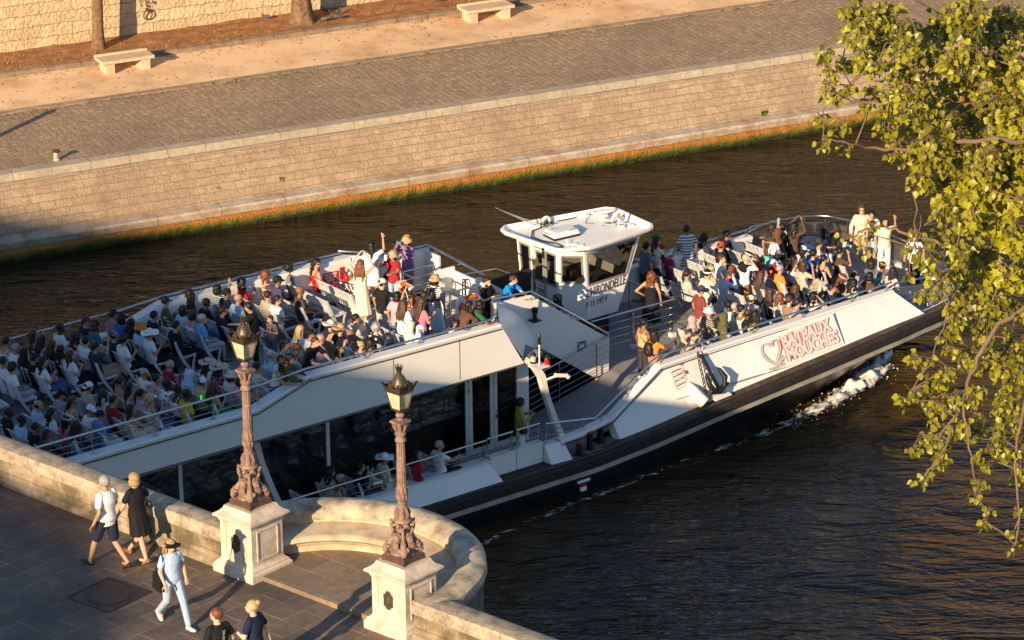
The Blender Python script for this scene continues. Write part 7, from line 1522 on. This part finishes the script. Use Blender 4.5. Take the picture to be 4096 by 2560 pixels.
bagm = mat('bag_black', (.014, .013, .013), .5, var=.1); pinkm = mat('bag_pink', (.42, .2, .23), .7); totem = mat('tote_white', (.6, .58, .54), .8)
pcount = {}
for line in PEOPLE.strip().split('\n'):
    x, y, z, by, hy, post, arms, sk, hair, hat, top, bot, acc, sc, lab = line.split('|'); x, y, z, by, hy, sc = float(x), float(y), float(z), float(by), float(hy), float(sc)
    if hat == '': hat = '-'
    sit = post in 'sSC'
    if post == 'C': z += .5 ; x += .12
    elif post == 'K': z += .78
    elif post == 'S': z += .43 * (1 - sc)
    elif post == 's': z += .44 * (1 - sc)
    h = hash_(lab); jit = (h % 21 - 10) * .6
    ln = .55 if (not sit and 'R' in arms) else (.25 if 'w' in arms and not sit and 'looking' in lab else 0)
    legs = None; key = None
    if sit and (h % 5 == 0 or 'crossed' in lab or 'knee up' in lab):
        s1 = {1: ((0, .09, .52), (.44, .04, .60), (.66, -.12, .36)), -1: ((0, -.09, .52), (.42, -.1, .50), (.46, -.1, .085))}; legs = s1; key = ('x', arms)
    elif sit and h % 3 == 0: legs = {1: ((0, .09, .52), (.42, .16, .50), (.34, .14, .085)), -1: ((0, -.09, .52), (.42, -.14, .50), (.52, -.16, .085))}; key = ('v', arms)
    grp = 'passengers on the aft deck' if z > 3.7 else ('passengers on the fore deck' if x > 4 else 'passengers on the side deck and stairs')
    o, J, M = person(w_(x, y, z), PHI + R(by + jit), sit, arms, hy + (h % 17 - 8), (h % 3) * 6 - 2, sk, hair, hat, top, bot, sc, lab, grp, acc, ln, legs, None, .0135, key)
    if sit and 'sn' == hair and 0: pass
    w0 = ' '.join(lab.split(',')[0].split()[:11])
    if 'ph' in acc.split(): phone(M, J, arms, 'phone held by the ' + w0, {'tan bucket hat and purple': phone_bl, 'tan bucket hat and red': phone_w}.get(' '.join(lab.split()[2:7]), None))
    if 'gl' in acc: mb = MB(); mb.box(-.004, .004, -.03, .03, -.075, .075); held('glow_card', 'card', 'glowing green card held by the person in a white vest', mb, mat('glow_green', (.05, .8, .1), .4, var=0, emit=.5), M @ Matrix.Translation(J['wr-1'] + V((.09, 0, .05))), None)
    if 'map' in acc: mb = MB(); mb.hexa([(-.002, -.12, -.09), (.02, 0, -.1), (.02, .0, .09), (-.002, -.12, .1), (-.004, -.12, -.09), (.016, 0, -.1), (.016, 0, .09), (-.006, -.12, .1)]); mb.hexa([(.02, 0, -.1), (-.002, .12, -.09), (-.002, .12, .1), (.02, 0, .09), (.016, 0, -.1), (-.006, .12, -.09), (-.006, .12, .1), (.016, 0, .09)]); held('city_map', 'map', 'unfolded colourful map read by the person in a white sun hat', mb, fabric('wh', 'fl', 'bl2'), M @ Matrix.Translation((J['wr1'] + J['wr-1']) / 2 + V((.1, 0, .04))) @ Matrix.Rotation(R(-30), 4, 'Y'), None)
    if 'pbag' in acc: mb = MB(); mb.ell((0, 0, 0), (.1, .15, .12), 12, 9, disp=.15); held('pink_bag', 'bag', 'soft pink bag on the lap of the person in jeans', mb, pinkm, M @ Matrix.Translation((.2, 0, .72)), None, 60)
    if 'bag' in acc.split(): 
        mb = MB(); c = J['pel'] + V((.02, -.24, .0)); mb.ell(c, (.11, .05, .1), 12, 8, disp=.1); mb.tube([c + V((.08, .0, .07)), J['chest'] + V((.1, -.05, 0)), J['sh1'] + V((0, -.06, .06)), J['chest'] + V((-.13, -.05, .0)), c + V((-.08, 0, .07))], .009, 5); held('shoulder_bag', 'bag', 'black shoulder bag of the ' + w0, mb, bagm, M, 'shoulder bags', 60)
    if 'tote' in acc: mb = MB(); mb.box(-.12, .12, -.03, .03, 0, .28); mb.tube([(-.07, 0, .27), (-.05, 0, .42), (.05, 0, .42), (.07, 0, .27)], .012, 5); held('tote_bag', 'bag', 'white tote bag on the knee of the person in beige dress', mb, totem, M @ Matrix.Translation((.46, -.2, .38)), None)
    if 'bp' in acc.split():
        mb = MB(); c = J['chest'] + V((-.19, 0, -.02)); mb.ell(c, (.085, .14, .2), 14, 10, disp=.06); mb.ell(c + V((-.06, 0, -.06)), (.04, .1, .09), 10, 8)
        for s in (-1, 1): mb.tube([c + V((.0, s * .09, .16)), J['sh%d' % s] + V((0, -s * .06, .065)), J['chest'] + V((.135, s * .1, .02)), J['chest'] + V((.05, s * .175, -.16)), c + V((0, s * .1, -.14))], .014, 5)
        held('backpack', 'backpack', 'black backpack worn by the ' + w0, mb, bagm, M, 'backpacks worn by passengers', 60)
# ------------------------------------------------------------------ things carried by the boat
orange = mat('ring_orange', (.72, .10, .015), .5, var=.12, vs=6); ringw = mat('ring_white', (.75, .72, .66), .5, var=.05)
def life_ring(x, y, z, lab):
    o = empty('life_ring', w_(x, y, z), PHI); tag(o, lab, 'life ring', 'orange life rings on the stair guard')
    for nm, m_, r_, arcs in (('ring', orange, .062, [(0, 6.2832)]), ('band', ringw, .066, [(k * 1.5708 + .65, k * 1.5708 + .92) for k in range(4)])):
        mb = MB()
        for a0, a1 in arcs: mb.tube([(0, .31 * math.cos(a0 + (a1 - a0) * i / 24), .31 * math.sin(a0 + (a1 - a0) * i / 24)) for i in range(25)], r_, 10, cap=(nm == 'band'))
        mb.build(nm, m_, o, smooth=60)
    mb = MB(); mb.tube([(.06 * math.sin(6 * a), .385 * math.cos(a), .385 * math.sin(a)) for a in [i * .2618 for i in range(25)]], .008, 5); mb.tube([(0, 0, .3), (.02, .06, .1), (.02, -.05, -.1), (.02, .03, -.25)], .01, 5); mb.build('rope', ringw, o); return o
life_ring(.66, 1.0, 4.46, 'orange and white life ring on the stair guard, farther one behind the striped top')
life_ring(1.42, -.74, 4.44, 'orange and white life ring on the near side of the stair guard').rotation_euler = (0, 0, PHI + R(90))
exr = mat('extinguisher_red', (.50, .015, .012), .3, var=.05)
def exting(x, y, z, lab, rz):
    o = empty('fire_extinguisher', w_(x, y, z), PHI + rz); tag(o, lab, 'fire extinguisher', 'red fire extinguishers')
    mb = MB(); mb.lathe([(.075, 0), (.08, .02), (.08, .42), (.06, .49), (.03, .52)], 16); mb.build('cylinder', exr, o, smooth=40)
    mb = MB(); mb.lathe([(.083, .14), (.083, .3)], 16); mb.build('label_band', ringw, o, smooth=40)
    mb = MB(); mb.lathe([(.02, .52), (.03, .55), (.02, .58)], 10); mb.bar((.0, 0, .57), (.12, 0, .6), .02, .02); mb.tube([(-.02, 0, .55), (-.1, .02, .7), (-.12, .03, .55), (-.09, .03, .2)], .014, 6); mb.build('valve', dark, o, smooth=40)
exting(.12, 2.9, 4.1, 'red fire extinguisher below the red notice on the aft deck', 0); exting(2.2, 1.5, 3.95, 'red fire extinguisher behind the stair guard beside a white panel', 0)
# anchor with chain on the near bow panel
anc = mat('anchor_black', (.018, .017, .016), .42, .3, var=.3, vs=12, bump=.006, bs=30)
o = empty('anchor', w_(0, 0, 0), PHI); tag(o, 'black stocked anchor and chain hung on the white hull side right of the louvre', 'anchor')
bse = pside(7.16, 1.60) + out * .24; top_ = pside(6.92, 2.54) + out * .12
mb = MB(); mb.bar(bse, top_, .085, .08, out); mb.build('shank', anc, o, bevel=.02)
ax = (top_ - bse).normalized(); sx_ = ax.cross(out).normalized()
mb = MB()
mb.tube([bse - sx_ * .34 + ax * .02 + out * .06, bse - sx_ * .18, bse - ax * .05, bse + sx_ * .18, bse + sx_ * .34 + ax * .02 + out * .06], [.025, .07, .10, .07, .025], 8)
mb.build('crown', anc, o, smooth=50)
for s in (-1, 1):
    mb = MB(); p = bse + sx_ * s * .16 + out * .05; mb.tube([p, p + ax * .22 + sx_ * s * .12 + out * .06, p + ax * .44 + sx_ * s * .08 + out * .04, p + ax * .56 + sx_ * s * .02 + out * .02], [.055, .078, .058, .015], 8); mb.build('fluke', anc, o, smooth=50)
mb = MB()
def link(c, d, k, L_=.12, r_=.014):
    d = d.normalized(); a = d.cross(out if k % 2 else sx_).normalized(); mb.tube([c + d * (L_ * .5) * math.cos(t) + a * L_ * .3 * math.sin(t) for t in [i * .5236 for i in range(13)]], r_, 5)
pts = [pside(6.86, 2.62) + out * .1, pside(6.80, 2.30) + out * .14, pside(6.78, 1.95) + out * .18, pside(6.74, 1.66) + out * .22, pside(6.68, 1.45) + out * .2]
dists = 0; k = 0
for p, q in zip(pts, pts[1:]):
    n = max(1, int((q - p).length / .1))
    for i in range(n): link(p.lerp(q, (i + .5) / n), q - p, k); k += 1
mb.build('chain', anc, o, smooth=60)
# crowd bow rope on the post
mb = MB(); mb.tube([(15.2, 2.95, 1.95), (15.2, 2.95, 2.85)], .045, 8); o = mb.build('mooring_line', mat('rope_grey', (.35, .3, .24), .9, bump=.01, bs=60)); o.location = BC; o.rotation_euler = (0, 0, PHI); tag(o, 'grey mooring line wound on the far bow rail post', 'rope')
# ------------------------------------------------------------------ people on the bridge
def bp(pos, deg, arms, yaw, pitch, sk, hair, hat, top, bot, sc, lab, legs, acc='', toe=None, shoe=None, lean=0):
    return person(V((pos[0], pos[1], ZB)), R(deg), False, arms, yaw, pitch, sk, hair, hat, top, bot, sc, lab, 'people walking on the bridge', acc, lean, legs, toe, .0085, ('br', lab[:30]), shoe, True)
ARM['a'] = ((-.10, .07, -.26), (.02, .10, -.50)); ARM['b'] = ((.06, .07, -.27), (.20, .06, -.47)); ARM['q'] = ((.02, .09, -.27), (.22, .10, -.12)); ARM['e'] = ((-.06, .06, -.27), (-.10, .10, -.52))
stride = lambda f, h=.92: {1: ((.0, .088, h), (.20 * f, .10, .51), (.36 * f if f > 0 else .30 * f, .10, .085 if f > 0 else .17)), -1: ((.0, -.088, h), (-.02 * f, -.1, .50), (-.34 * f if f > 0 else -.36 * f, -.1, .17 if f > 0 else .085))}
toes = lambda f: {1: (1, .1, .12 if f > 0 else -.55), -1: (1, -.1, -.55 if f > 0 else .12)}
o, J, M = bp((-7.30, 59.12), 138, 'ab', 8, 0, 'b', 'sw', '-', 'tee:wh', 'shorts:nv', 1.03, 'person in white polo shirt and navy shorts walking away beside the black dress', stride(1), '', toes(1), shoe_b)
o, J, M = bp((-6.80, 59.42), 138, 'bd', 5, 0, 'a', 'bl', '-', 'tee:bk', 'sskirt:bk', .985, 'person in black dress and sandals walking away along the parapet', stride(-1), '', toes(-1), mat('sandal_brown', (.22, .1, .05), .6))
mb = MB(); c = J['pel'] + V((-.05, -.24, .12)); mb.ell(c, (.07, .045, .075), 12, 8, disp=.1); mb.tube([c + V((.05, 0, .06)), J['chest'] + V((.12, .0, .05)), J['sh1'] + V((0, -.08, .06)), J['chest'] + V((-.12, .02, .05)), c + V((-.05, 0, .06))], .008, 5)
held('shoulder_bag', 'bag', 'small black shoulder bag of the person in a black dress on the bridge', mb, bagm, M, 'shoulder bags', 60)
o, J, M = bp((-5.95, 56.74), -56, 'db', 0, 4, 'a', 'll', 'visor:bk', 'tee:lb', 'trousers:lj', .93, 'person in black visor, pale blue T-shirt and light jeans walking toward the right', stride(1), '', toes(1), shoe_w)
mb = MB(); c = J['pel'] + V((-.05, -.22, -.02)); mb.hexa([c + V(p) for p in ((-.16, -.05, -.17), (.14, -.06, -.17), (.14, .05, -.17), (-.16, .04, -.17), (-.15, -.03, .16), (.13, -.03, .16), (.13, .03, .16), (-.15, .03, .16))]); mb.tube([c + V((.09, 0, .15)), J['sh-1'] + V((.07, -.01, .0)), J['sh-1'] + V((0, .0, .07)), J['sh-1'] + V((-.08, 0, .0)), c + V((-.11, 0, .15))], .013, 5)
held('tote_bag', 'bag', 'large black tote bag on the shoulder of the person in pale blue T-shirt', mb, bagm, M, None)
stand = None
o, J, M = bp((-4.90, 53.62), 128, 'dd', 18, -4, 'a', 'sg', '-', 'tee:bk', 'trousers:dg', 1.0, 'person in black T-shirt with back lettering cut by the bottom edge', stand, '', None, shoe_b)
tb = MB(); t0 = MB(); w0 = text_mb('parding', .075, t0, Matrix.Identity(4), .001); mm4 = Matrix.Translation(J['chest'] + V((-.139, -.03, .12))) @ Matrix(((0, 0, -1, 0), (0, -1, 0, 0), (-1, 0, 0, 0), (0, 0, 0, 1))) ; tb.add([mm4 @ V((p[0], -p[1], p[2])) for p in t0.v], t0.f); tb.build('shirt_print', fabric('lg'), o)
o, J, M = bp((-4.33, 54.02), 150, 'qe', 15, -6, 'a', 'uy', '-', 'tee:nv', 'trousers:lj', .97, 'person in navy T-shirt and jeans with a fair bun at the bottom edge', stand, '', None, shoe_w)
LIMBS = [[(5.3, 34.66, 25.49), (4.78, 34.48, 25.57), (4.07, 34.48, 25.66), (3.71, 34.65, 25.61), (3.47, 34.75, 25.55), (3.34, 34.63, 25.65), (3.15, 34.46, 25.88)], [(5.17, 33.71, 25.45), (4.57, 33.66, 25.48), (4.1, 33.81, 25.33), (3.79, 33.95, 25.3), (3.53, 33.87, 25.34), (3.34, 33.69, 25.43), (3.14, 33.67, 25.51)], [(5.34, 35.05, 25.82), (4.86, 35.17, 26.09), (4.66, 35.33, 26.15), (4.42, 35.3, 26.29), (4.11, 35.12, 26.5)], [(5.31, 34.82, 25.71), (4.6, 35.0, 25.9), (4.22, 35.03, 26.0), (3.86, 34.87, 26.13), (3.72, 34.75, 26.45), (3.7, 34.85, 26.63)], [(5.3, 34.27, 24.08), (4.76, 34.35, 24.11), (4.54, 34.21, 24.11), (4.36, 34.06, 24.22), (4.17, 34.11, 24.29), (3.93, 34.29, 24.32), (3.73, 34.34, 24.36), (3.51, 34.18, 24.35), (3.35, 34.05, 24.32)], [(5.22, 33.65, 23.8), (4.85, 33.55, 23.57), (4.67, 33.38, 23.34), (4.58, 33.38, 23.12), (4.53, 33.56, 22.75), (4.46, 33.65, 22.54), (4.38, 33.52, 22.35), (4.27, 33.36, 22.2), (4.15, 33.4, 22.02)], [(4.52, 33.49, 22.78), (4.57, 33.31, 22.34), (4.64, 33.26, 22.07), (4.77, 33.41, 21.62), (4.81, 33.55, 21.42)], [(4.51, 33.95, 24.2), (4.4, 33.85, 23.87), (4.37, 33.97, 23.42), (4.26, 34.13, 22.95), (4.08, 34.1, 22.67)], [(5.3, 34.45, 24.84), (4.95, 34.53, 24.83), (4.6, 34.71, 24.61), (4.23, 34.73, 24.23)], [(5.17, 33.09, 23.21), (5.09, 33.27, 22.74), (5.04, 33.35, 22.31), (5.08, 33.21, 21.82), (5.04, 33.06, 21.39)], [(4.43, 33.43, 22.63), (4.28, 33.55, 22.37), (4.05, 33.45, 22.31)], [(3.86, 34.82, 26.14), (3.62, 34.65, 25.99), (3.42, 34.55, 25.81), (3.18, 34.67, 25.49), (3.18, 34.83, 25.17)], [(4.12, 33.99, 25.27), (3.99, 33.85, 24.9), (4.11, 33.93, 24.61), (4.04, 34.11, 24.18)]]
CLUST = [(3.33, 33.72, 26.81, 0.15, 56, 0), (3.43, 33.49, 26.73, 0.17, 73, 0), (3.3, 34.01, 26.47, 0.11, 28, 0), (3.07, 33.58, 26.47, 0.1, 26, 0), (3.1, 33.42, 26.29, 0.1, 26, 0), (3.28, 34.02, 26.17, 0.1, 26, 0), (3.54, 34.95, 26.02, 0.17, 66, 0), (3.73, 34.74, 26.22, 0.2, 97, 0), (3.72, 34.68, 26.5, 0.2, 97, 0), (3.82, 33.7, 26.64, 0.21, 115, 0), (3.98, 34.27, 26.26, 0.24, 139, 0), (3.85, 33.8, 26.14, 0.23, 139, 0), (3.58, 33.61, 26.24, 0.13, 41, 0), (3.32, 33.49, 26.11, 0.08, 18, 0), (3.07, 33.69, 25.99, 0.08, 18, 0), (3.17, 34.97, 25.33, 0.09, 18, 0), (3.3, 34.79, 25.54, 0.07, 11, 0), (3.66, 34.75, 25.68, 0.12, 36, 0), (3.83, 34.74, 25.55, 0.16, 59, 0), (3.96, 33.65, 25.97, 0.23, 139, 0), (3.53, 33.86, 25.78, 0.09, 22, 0), (3.15, 34.43, 25.25, 0.09, 18, 0), (3.31, 34.62, 25.33, 0.07, 11, 0), (3.42, 34.84, 25.05, 0.07, 11, 0), (4.34, 34.88, 26.3, 0.29, 194, 0), (4.4, 33.46, 26.79, 0.27, 194, 0), (4.78, 34.39, 26.43, 0.28, 194, 0), (5.05, 34.51, 26.4, 0.24, 139, 0), (4.26, 34.21, 26.19, 0.24, 139, 0), (4.48, 33.62, 26.4, 0.27, 194, 0), (4.85, 34.15, 26.15, 0.28, 194, 0), (4.96, 33.46, 26.27, 0.21, 115, 0), (4.37, 34.98, 25.65, 0.24, 139, 0), (4.65, 34.86, 25.68, 0.29, 194, 0), (4.88, 34.29, 25.76, 0.28, 194, 0), (4.24, 33.84, 25.69, 0.23, 139, 0), (4.08, 34.94, 25.26, 0.2, 93, 0), (3.79, 34.33, 25.41, 0.13, 41, 0), (4.67, 34.89, 25.27, 0.29, 194, 0), (4.88, 34.22, 25.43, 0.28, 194, 0), (5.02, 33.78, 25.66, 0.21, 115, 1), (3.9, 34.08, 25.29, 0.17, 73, 0), (4.09, 33.59, 25.42, 0.23, 139, 0), (4.42, 33.85, 25.29, 0.28, 194, 0), (4.65, 33.38, 25.35, 0.29, 225, 0), (5.0, 33.83, 25.25, 0.26, 165, 1), (4.04, 33.8, 25.09, 0.16, 66, 0), (4.35, 34.26, 24.85, 0.24, 139, 0), (4.53, 33.32, 25.07, 0.27, 194, 1), (4.86, 33.65, 24.95, 0.28, 194, 0), (4.95, 33.06, 25.06, 0.17, 73, 1), (4.39, 34.44, 24.47, 0.17, 73, 0), (4.56, 33.8, 24.6, 0.23, 139, 0), (4.89, 34.04, 24.46, 0.24, 139, 1), (5.02, 33.71, 24.45, 0.21, 115, 1), (4.41, 34.93, 24.07, 0.13, 41, 0), (4.03, 33.48, 24.41, 0.11, 31, 0), (4.15, 33.41, 24.34, 0.13, 41, 0), (4.43, 33.71, 24.32, 0.19, 93, 0), (4.79, 34.41, 23.98, 0.24, 139, 0), (4.93, 33.3, 24.24, 0.21, 115, 1), (4.3, 33.62, 24.04, 0.14, 53, 0), (4.63, 34.13, 23.76, 0.19, 93, 0), (4.78, 33.38, 23.94, 0.19, 93, 0), (5.17, 34.56, 23.41, 0.17, 73, 0), (4.61, 34.91, 23.19, 0.16, 59, 0), (4.55, 35.02, 22.92, 0.11, 31, 0), (4.22, 34.62, 22.83, 0.11, 31, 0), (4.18, 35.03, 22.3, 0.11, 26, 0), (3.94, 33.33, 22.85, 0.08, 14, 0), (4.24, 33.82, 22.65, 0.14, 47, 0), (4.45, 35.04, 22.37, 0.13, 41, 0), (4.53, 34.7, 22.67, 0.13, 41, 0), (4.41, 34.04, 23.17, 0.09, 22, 0), (4.39, 35.0, 21.98, 0.09, 18, 0), (4.36, 34.42, 22.03, 0.11, 31, 0), (4.2, 34.77, 21.78, 0.08, 14, 0), (4.37, 33.83, 22.13, 0.12, 36, 0), (4.5, 33.64, 22.44, 0.13, 41, 0), (4.72, 34.1, 22.25, 0.15, 53, 0), (4.33, 33.55, 22.14, 0.11, 31, 0), (4.22, 33.99, 21.74, 0.07, 11, 0), (4.96, 35.03, 21.48, 0.12, 36, 0), (4.78, 33.9, 21.73, 0.09, 18, 0), (4.65, 33.32, 21.84, 0.07, 11, 0), (4.81, 33.38, 21.65, 0.06, 9, 0), (4.82, 33.61, 21.41, 0.07, 11, 0), (5.32, 34.71, 21.49, 0.09, 18, 0), (5.22, 33.95, 21.37, 0.06, 9, 0), (5.14, 33.82, 21.21, 0.05, 6, 0), (5.11, 33.47, 21.2, 0.06, 9, 0), (4.95, 35.07, 23.04, 0.19, 89, 0), (5.07, 34.06, 23.23, 0.2, 97, 0), (4.81, 33.67, 23.15, 0.19, 89, 0), (5.03, 33.41, 23.12, 0.19, 97, 0), (4.61, 33.4, 22.9, 0.17, 73, 0), (4.94, 33.6, 22.68, 0.2, 105, 0), (5.26, 34.52, 22.11, 0.17, 73, 0), (4.87, 33.57, 22.32, 0.15, 59, 0), (5.05, 33.37, 22.31, 0.13, 41, 0), (4.66, 34.18, 23.0, 0.15, 53, 0), (4.45, 33.75, 22.72, 0.1, 26, 0), (3.44, 35.1, 23.98, 0.05, 5, 0), (3.49, 33.52, 24.58, 0.05, 7, 0), (3.64, 34.25, 24.41, 0.04, 5, 0), (3.63, 34.69, 24.0, 0.03, 5, 0), (4.01, 34.04, 23.98, 0.07, 11, 0), (4.28, 35.08, 23.37, 0.1, 22, 0), (4.06, 34.16, 24.37, 0.06, 9, 0)]
# ------------------------------------------------------------------ tall poplar on the near bank, its hanging branches fill the right edge
twig_m = mat('twig_bark', (.17, .115, .07), .85, var=.3, vs=8)
leafA = leafmat('poplar_leaf', (.27, .25, .016), .40, .55); leafB = leafmat('maple_leaf', (.36, .33, .014), .42, .35)
pop = empty('poplar_tree', (9.2, 36.5, 0)); tag(pop, 'leafy poplar with hanging branches filling the right edge of the picture', 'tree')
PO = V((9.2, 36.5, 0)); rr = random.Random(12)
mb = MB(); mb.tube([(0, 0, 1.5), (.1, 0, 6), (-.1, .1, 14), (.1, 0, 22), (.0, -.2, 27), (.1, .1, 31)], [.55, .42, .36, .27, .18, .05], 12); mb.build('trunk', bark, pop, smooth=60)
mb = MB(); SEG = []
for l in LIMBS:
    pts = [V(p) - PO for p in l]
    if l[0][0] > 4.9: pts = [V((0, 0, pts[0].z + .6))] + [V((-2, -1.2, pts[0].z + .35))] + pts
    r0 = .036 if l[0][0] > 4.9 else .014; n = len(pts)
    sm = []
    for i in range(n - 1):
        for t in (0, .33, .66): sm.append(pts[i].lerp(pts[i + 1], t) + V((rr.uniform(-.02, .02), rr.uniform(-.03, .03), rr.uniform(-.02, .02))))
    sm.append(pts[-1]); k = len(sm); mb.tube(sm, [max(.006, r0 * (1 - .85 * i / k)) for i in range(k)], 6); SEG += sm
tw = []
def petal(mbx, base, d, nrm, s, kind):
    d = d.normalized(); sd = d.cross(nrm)
    if sd.length < .1: sd = d.orthogonal()
    sd.normalize(); n_ = sd.cross(d)
    if kind == 0: P2 = [(0, 0), (.12, .42), (.42, .50), (.75, .28), (1.08, 0), (.75, -.28), (.42, -.50), (.12, -.42)]
    else: P2 = [(0, 0), (-.1, .42), (.25, .34), (.38, .66), (.6, .34), (1.1, 0), (.6, -.34), (.38, -.66), (.25, -.34), (-.1, -.42)]
    pts = [base + d * s * x + sd * s * y + n_ * s * (abs(y) * .22 - x * x * .12) for x, y in P2]; n = len(P2); h = n // 2 + (1 if kind == 0 else 0)
    m_ = 4 if kind == 0 else 5
    mbx.add(pts, [tuple(range(0, m_ + 1)), (0,) + tuple(range(m_, n))])
LA, LB = MB(), MB()
CL_ = sorted(CLUST, key=lambda q: min((p + PO - V(q[:3])).length for p in SEG))
for (x, y, z, r, n, yel) in CL_:
    c = V((x, y, z)) - PO; q = min(SEG, key=lambda p: (p - c).length + .4 * max(0, c.z - p.z)); nt_ = max(2, int(n / 7))
    if (q - c).length > .05:
        mid = q.lerp(c, .5) + V((rr.uniform(-.05, .05), rr.uniform(-.06, .06), rr.uniform(0, .08))); mb.tube([q, mid, c], [.009, .007, .005], 5)
    SEG.append(c)
    for k in range(nt_):
        a = c + V((rr.gauss(0, .3), rr.gauss(0, .4), rr.gauss(0, .3))) * r; d = V((rr.gauss(0, 1), rr.gauss(0, .8), rr.gauss(-.5, .8))).normalized(); e = a + d * r * rr.uniform(.5, .9)
        md = a.lerp(e, .5) + V((0, 0, .02)); mb.tube([c, a], [.005, .004], 4); mb.tube([a, md, e], [.004, .0035, .002], 4)
        for j in range(int(n / nt_) + 1):
            t = rr.random(); b = a.lerp(e, t); pd = V((rr.gauss(0, 1), rr.gauss(0, 1), rr.gauss(-.4, .7))).normalized(); pe = b + pd * rr.uniform(.03, .07); mb.tube([b, pe], [.0022, .0018], 3, cap=False)
            ld = (pd + V((0, 0, -.7)) + V((rr.gauss(0, .4), rr.gauss(0, .4), 0))).normalized(); nr = V((rr.gauss(-.35, .6), rr.gauss(-.7, .5), rr.gauss(.45, .5)))
            if yel and rr.random() < .7: petal(LB, pe, ld, nr, rr.uniform(.055, .10), 1)
            else: petal(LA, pe, ld, nr, rr.uniform(.038, .078), 0)
mb.build('branches', twig_m, pop, smooth=70)
LA.build('crown', leafA, pop); LB.build('maple_foliage', leafB, pop)
# upper crown above the frame so the tree stands as a whole
cm = crown_mb(5000, 3.6, 0, 8, .13); o = cm.build('upper_crown', leafA, pop); o.location = (.5, .8, 31.5)
# ------------------------------------------------------------------ bow wave and wash along the hull
def foam_mat():
    m, nt, P, N, L = newmat('foam'); P.inputs['Base Color'].default_value = (.72, .70, .66, 1); P.inputs['Roughness'].default_value = .6
    tc = N('ShaderNodeTexCoord'); sp = N('ShaderNodeSeparateXYZ'); L(tc.outputs['UV'], sp.inputs[0])
    mp = N('ShaderNodeMapping'); mp.inputs['Scale'].default_value = (.55, 1.5, 1); L(tc.outputs['Object'], mp.inputs[0])
    n = N('ShaderNodeTexNoise'); n.inputs['Scale'].default_value = 3.6; n.inputs['Detail'].default_value = 9; n.inputs['Roughness'].default_value = .72; n.inputs['Distortion'].default_value = .8; L(mp.outputs[0], n.inputs['Vector'])
    a = N('ShaderNodeMath'); a.operation = 'ADD'; L(n.outputs['Fac'], a.inputs[0]); L(sp.outputs[1], a.inputs[1])
    r = N('ShaderNodeMapRange'); L(a.outputs[0], r.inputs['Value']); r.inputs['From Min'].default_value = .94; r.inputs['From Max'].default_value = 1.06; L(r.outputs[0], P.inputs['Alpha'])
    return m
path = [(14.9, -2.1, .15, .45), (14.3, -2.4, .5, .80), (13.6, -2.7, .62, .76), (12.9, -3.0, .62, .68), (12.3, -3.2, .58, .62), (11.4, -3.45, .55, .56), (10.5, -3.65, .5, .50), (9.8, -3.75, .42, .47), (8.85, -3.8, .36, .45), (7.9, -3.8, .3, .44), (6.5, -3.85, .28, .44), (5.1, -3.95, .26, .44), (2.6, -4.2, .26, .44), (.3, -4.4, .3, .44), (-1.7, -4.8, .35, .42), (-6, -5.6, .4, .33)]
me = bpy.data.meshes.new('bow_wave'); vs, fs, uv = [], [], []; NW = 12; cnt = 0
for (p0, p1) in zip(path, path[1:]):
    for i in range(10):
        t = i / 10; x, y, wd, dn = [a + (b - a) * t for a, b in zip(p0, p1)]
        for j in range(NW + 1):
            u = j / NW * 2 - 1; h = (.30 * max(0, (x - 8) / 6) * (1 - u * u) + .02) * (1 + .8 * mnoise.noise(V((x * 2.5, u * 2, 1))) + .6 * mnoise.noise(V((x * 7, u * 5, 2)))); vs.append((x + .1 * mnoise.noise(V((x * 3, u, 5))), y + u * wd, .02 + max(0, h))); uv.append((x, dn * (1 - abs(u) ** 2.2) + (0 if abs(u) < .99 else -.3)))
        cnt += 1
for i in range(cnt - 1):
    for j in range(NW): a = i * (NW + 1) + j; fs.append((a, a + 1, a + NW + 2, a + NW + 1))
me.from_pydata(vs, [], fs); ul = me.uv_layers.new()
for l in me.loops: ul.data[l.index].uv = uv[l.vertex_index]
me.polygons.foreach_set('use_smooth', [True] * len(me.polygons)); me.materials.append(foam_mat())
o = bpy.data.objects.new('bow_wave_foam', me); COL.objects.link(o); o.location = BC; o.rotation_euler = (0, 0, PHI); struct(o, 'stuff')
mb = MB(); rr = random.Random(4)
for i in range(260):
    t = rr.random() ** 1.6; x = 14.5 - t * 5; y = -2.25 - (14.5 - x) * .33 + rr.gauss(0, .32); s_ = rr.uniform(.008, .03) * (1 - .5 * t); mb.ell((x, y, .06 + abs(rr.gauss(0, .1)) * (1 - t)), (s_, s_, s_ * .8), 5, 4)
o = mb.build('spray', mat('spray_white', (.72, .70, .66), .5, var=0), None, smooth=90); o.location = BC; o.rotation_euler = (0, 0, PHI); struct(o, 'stuff')
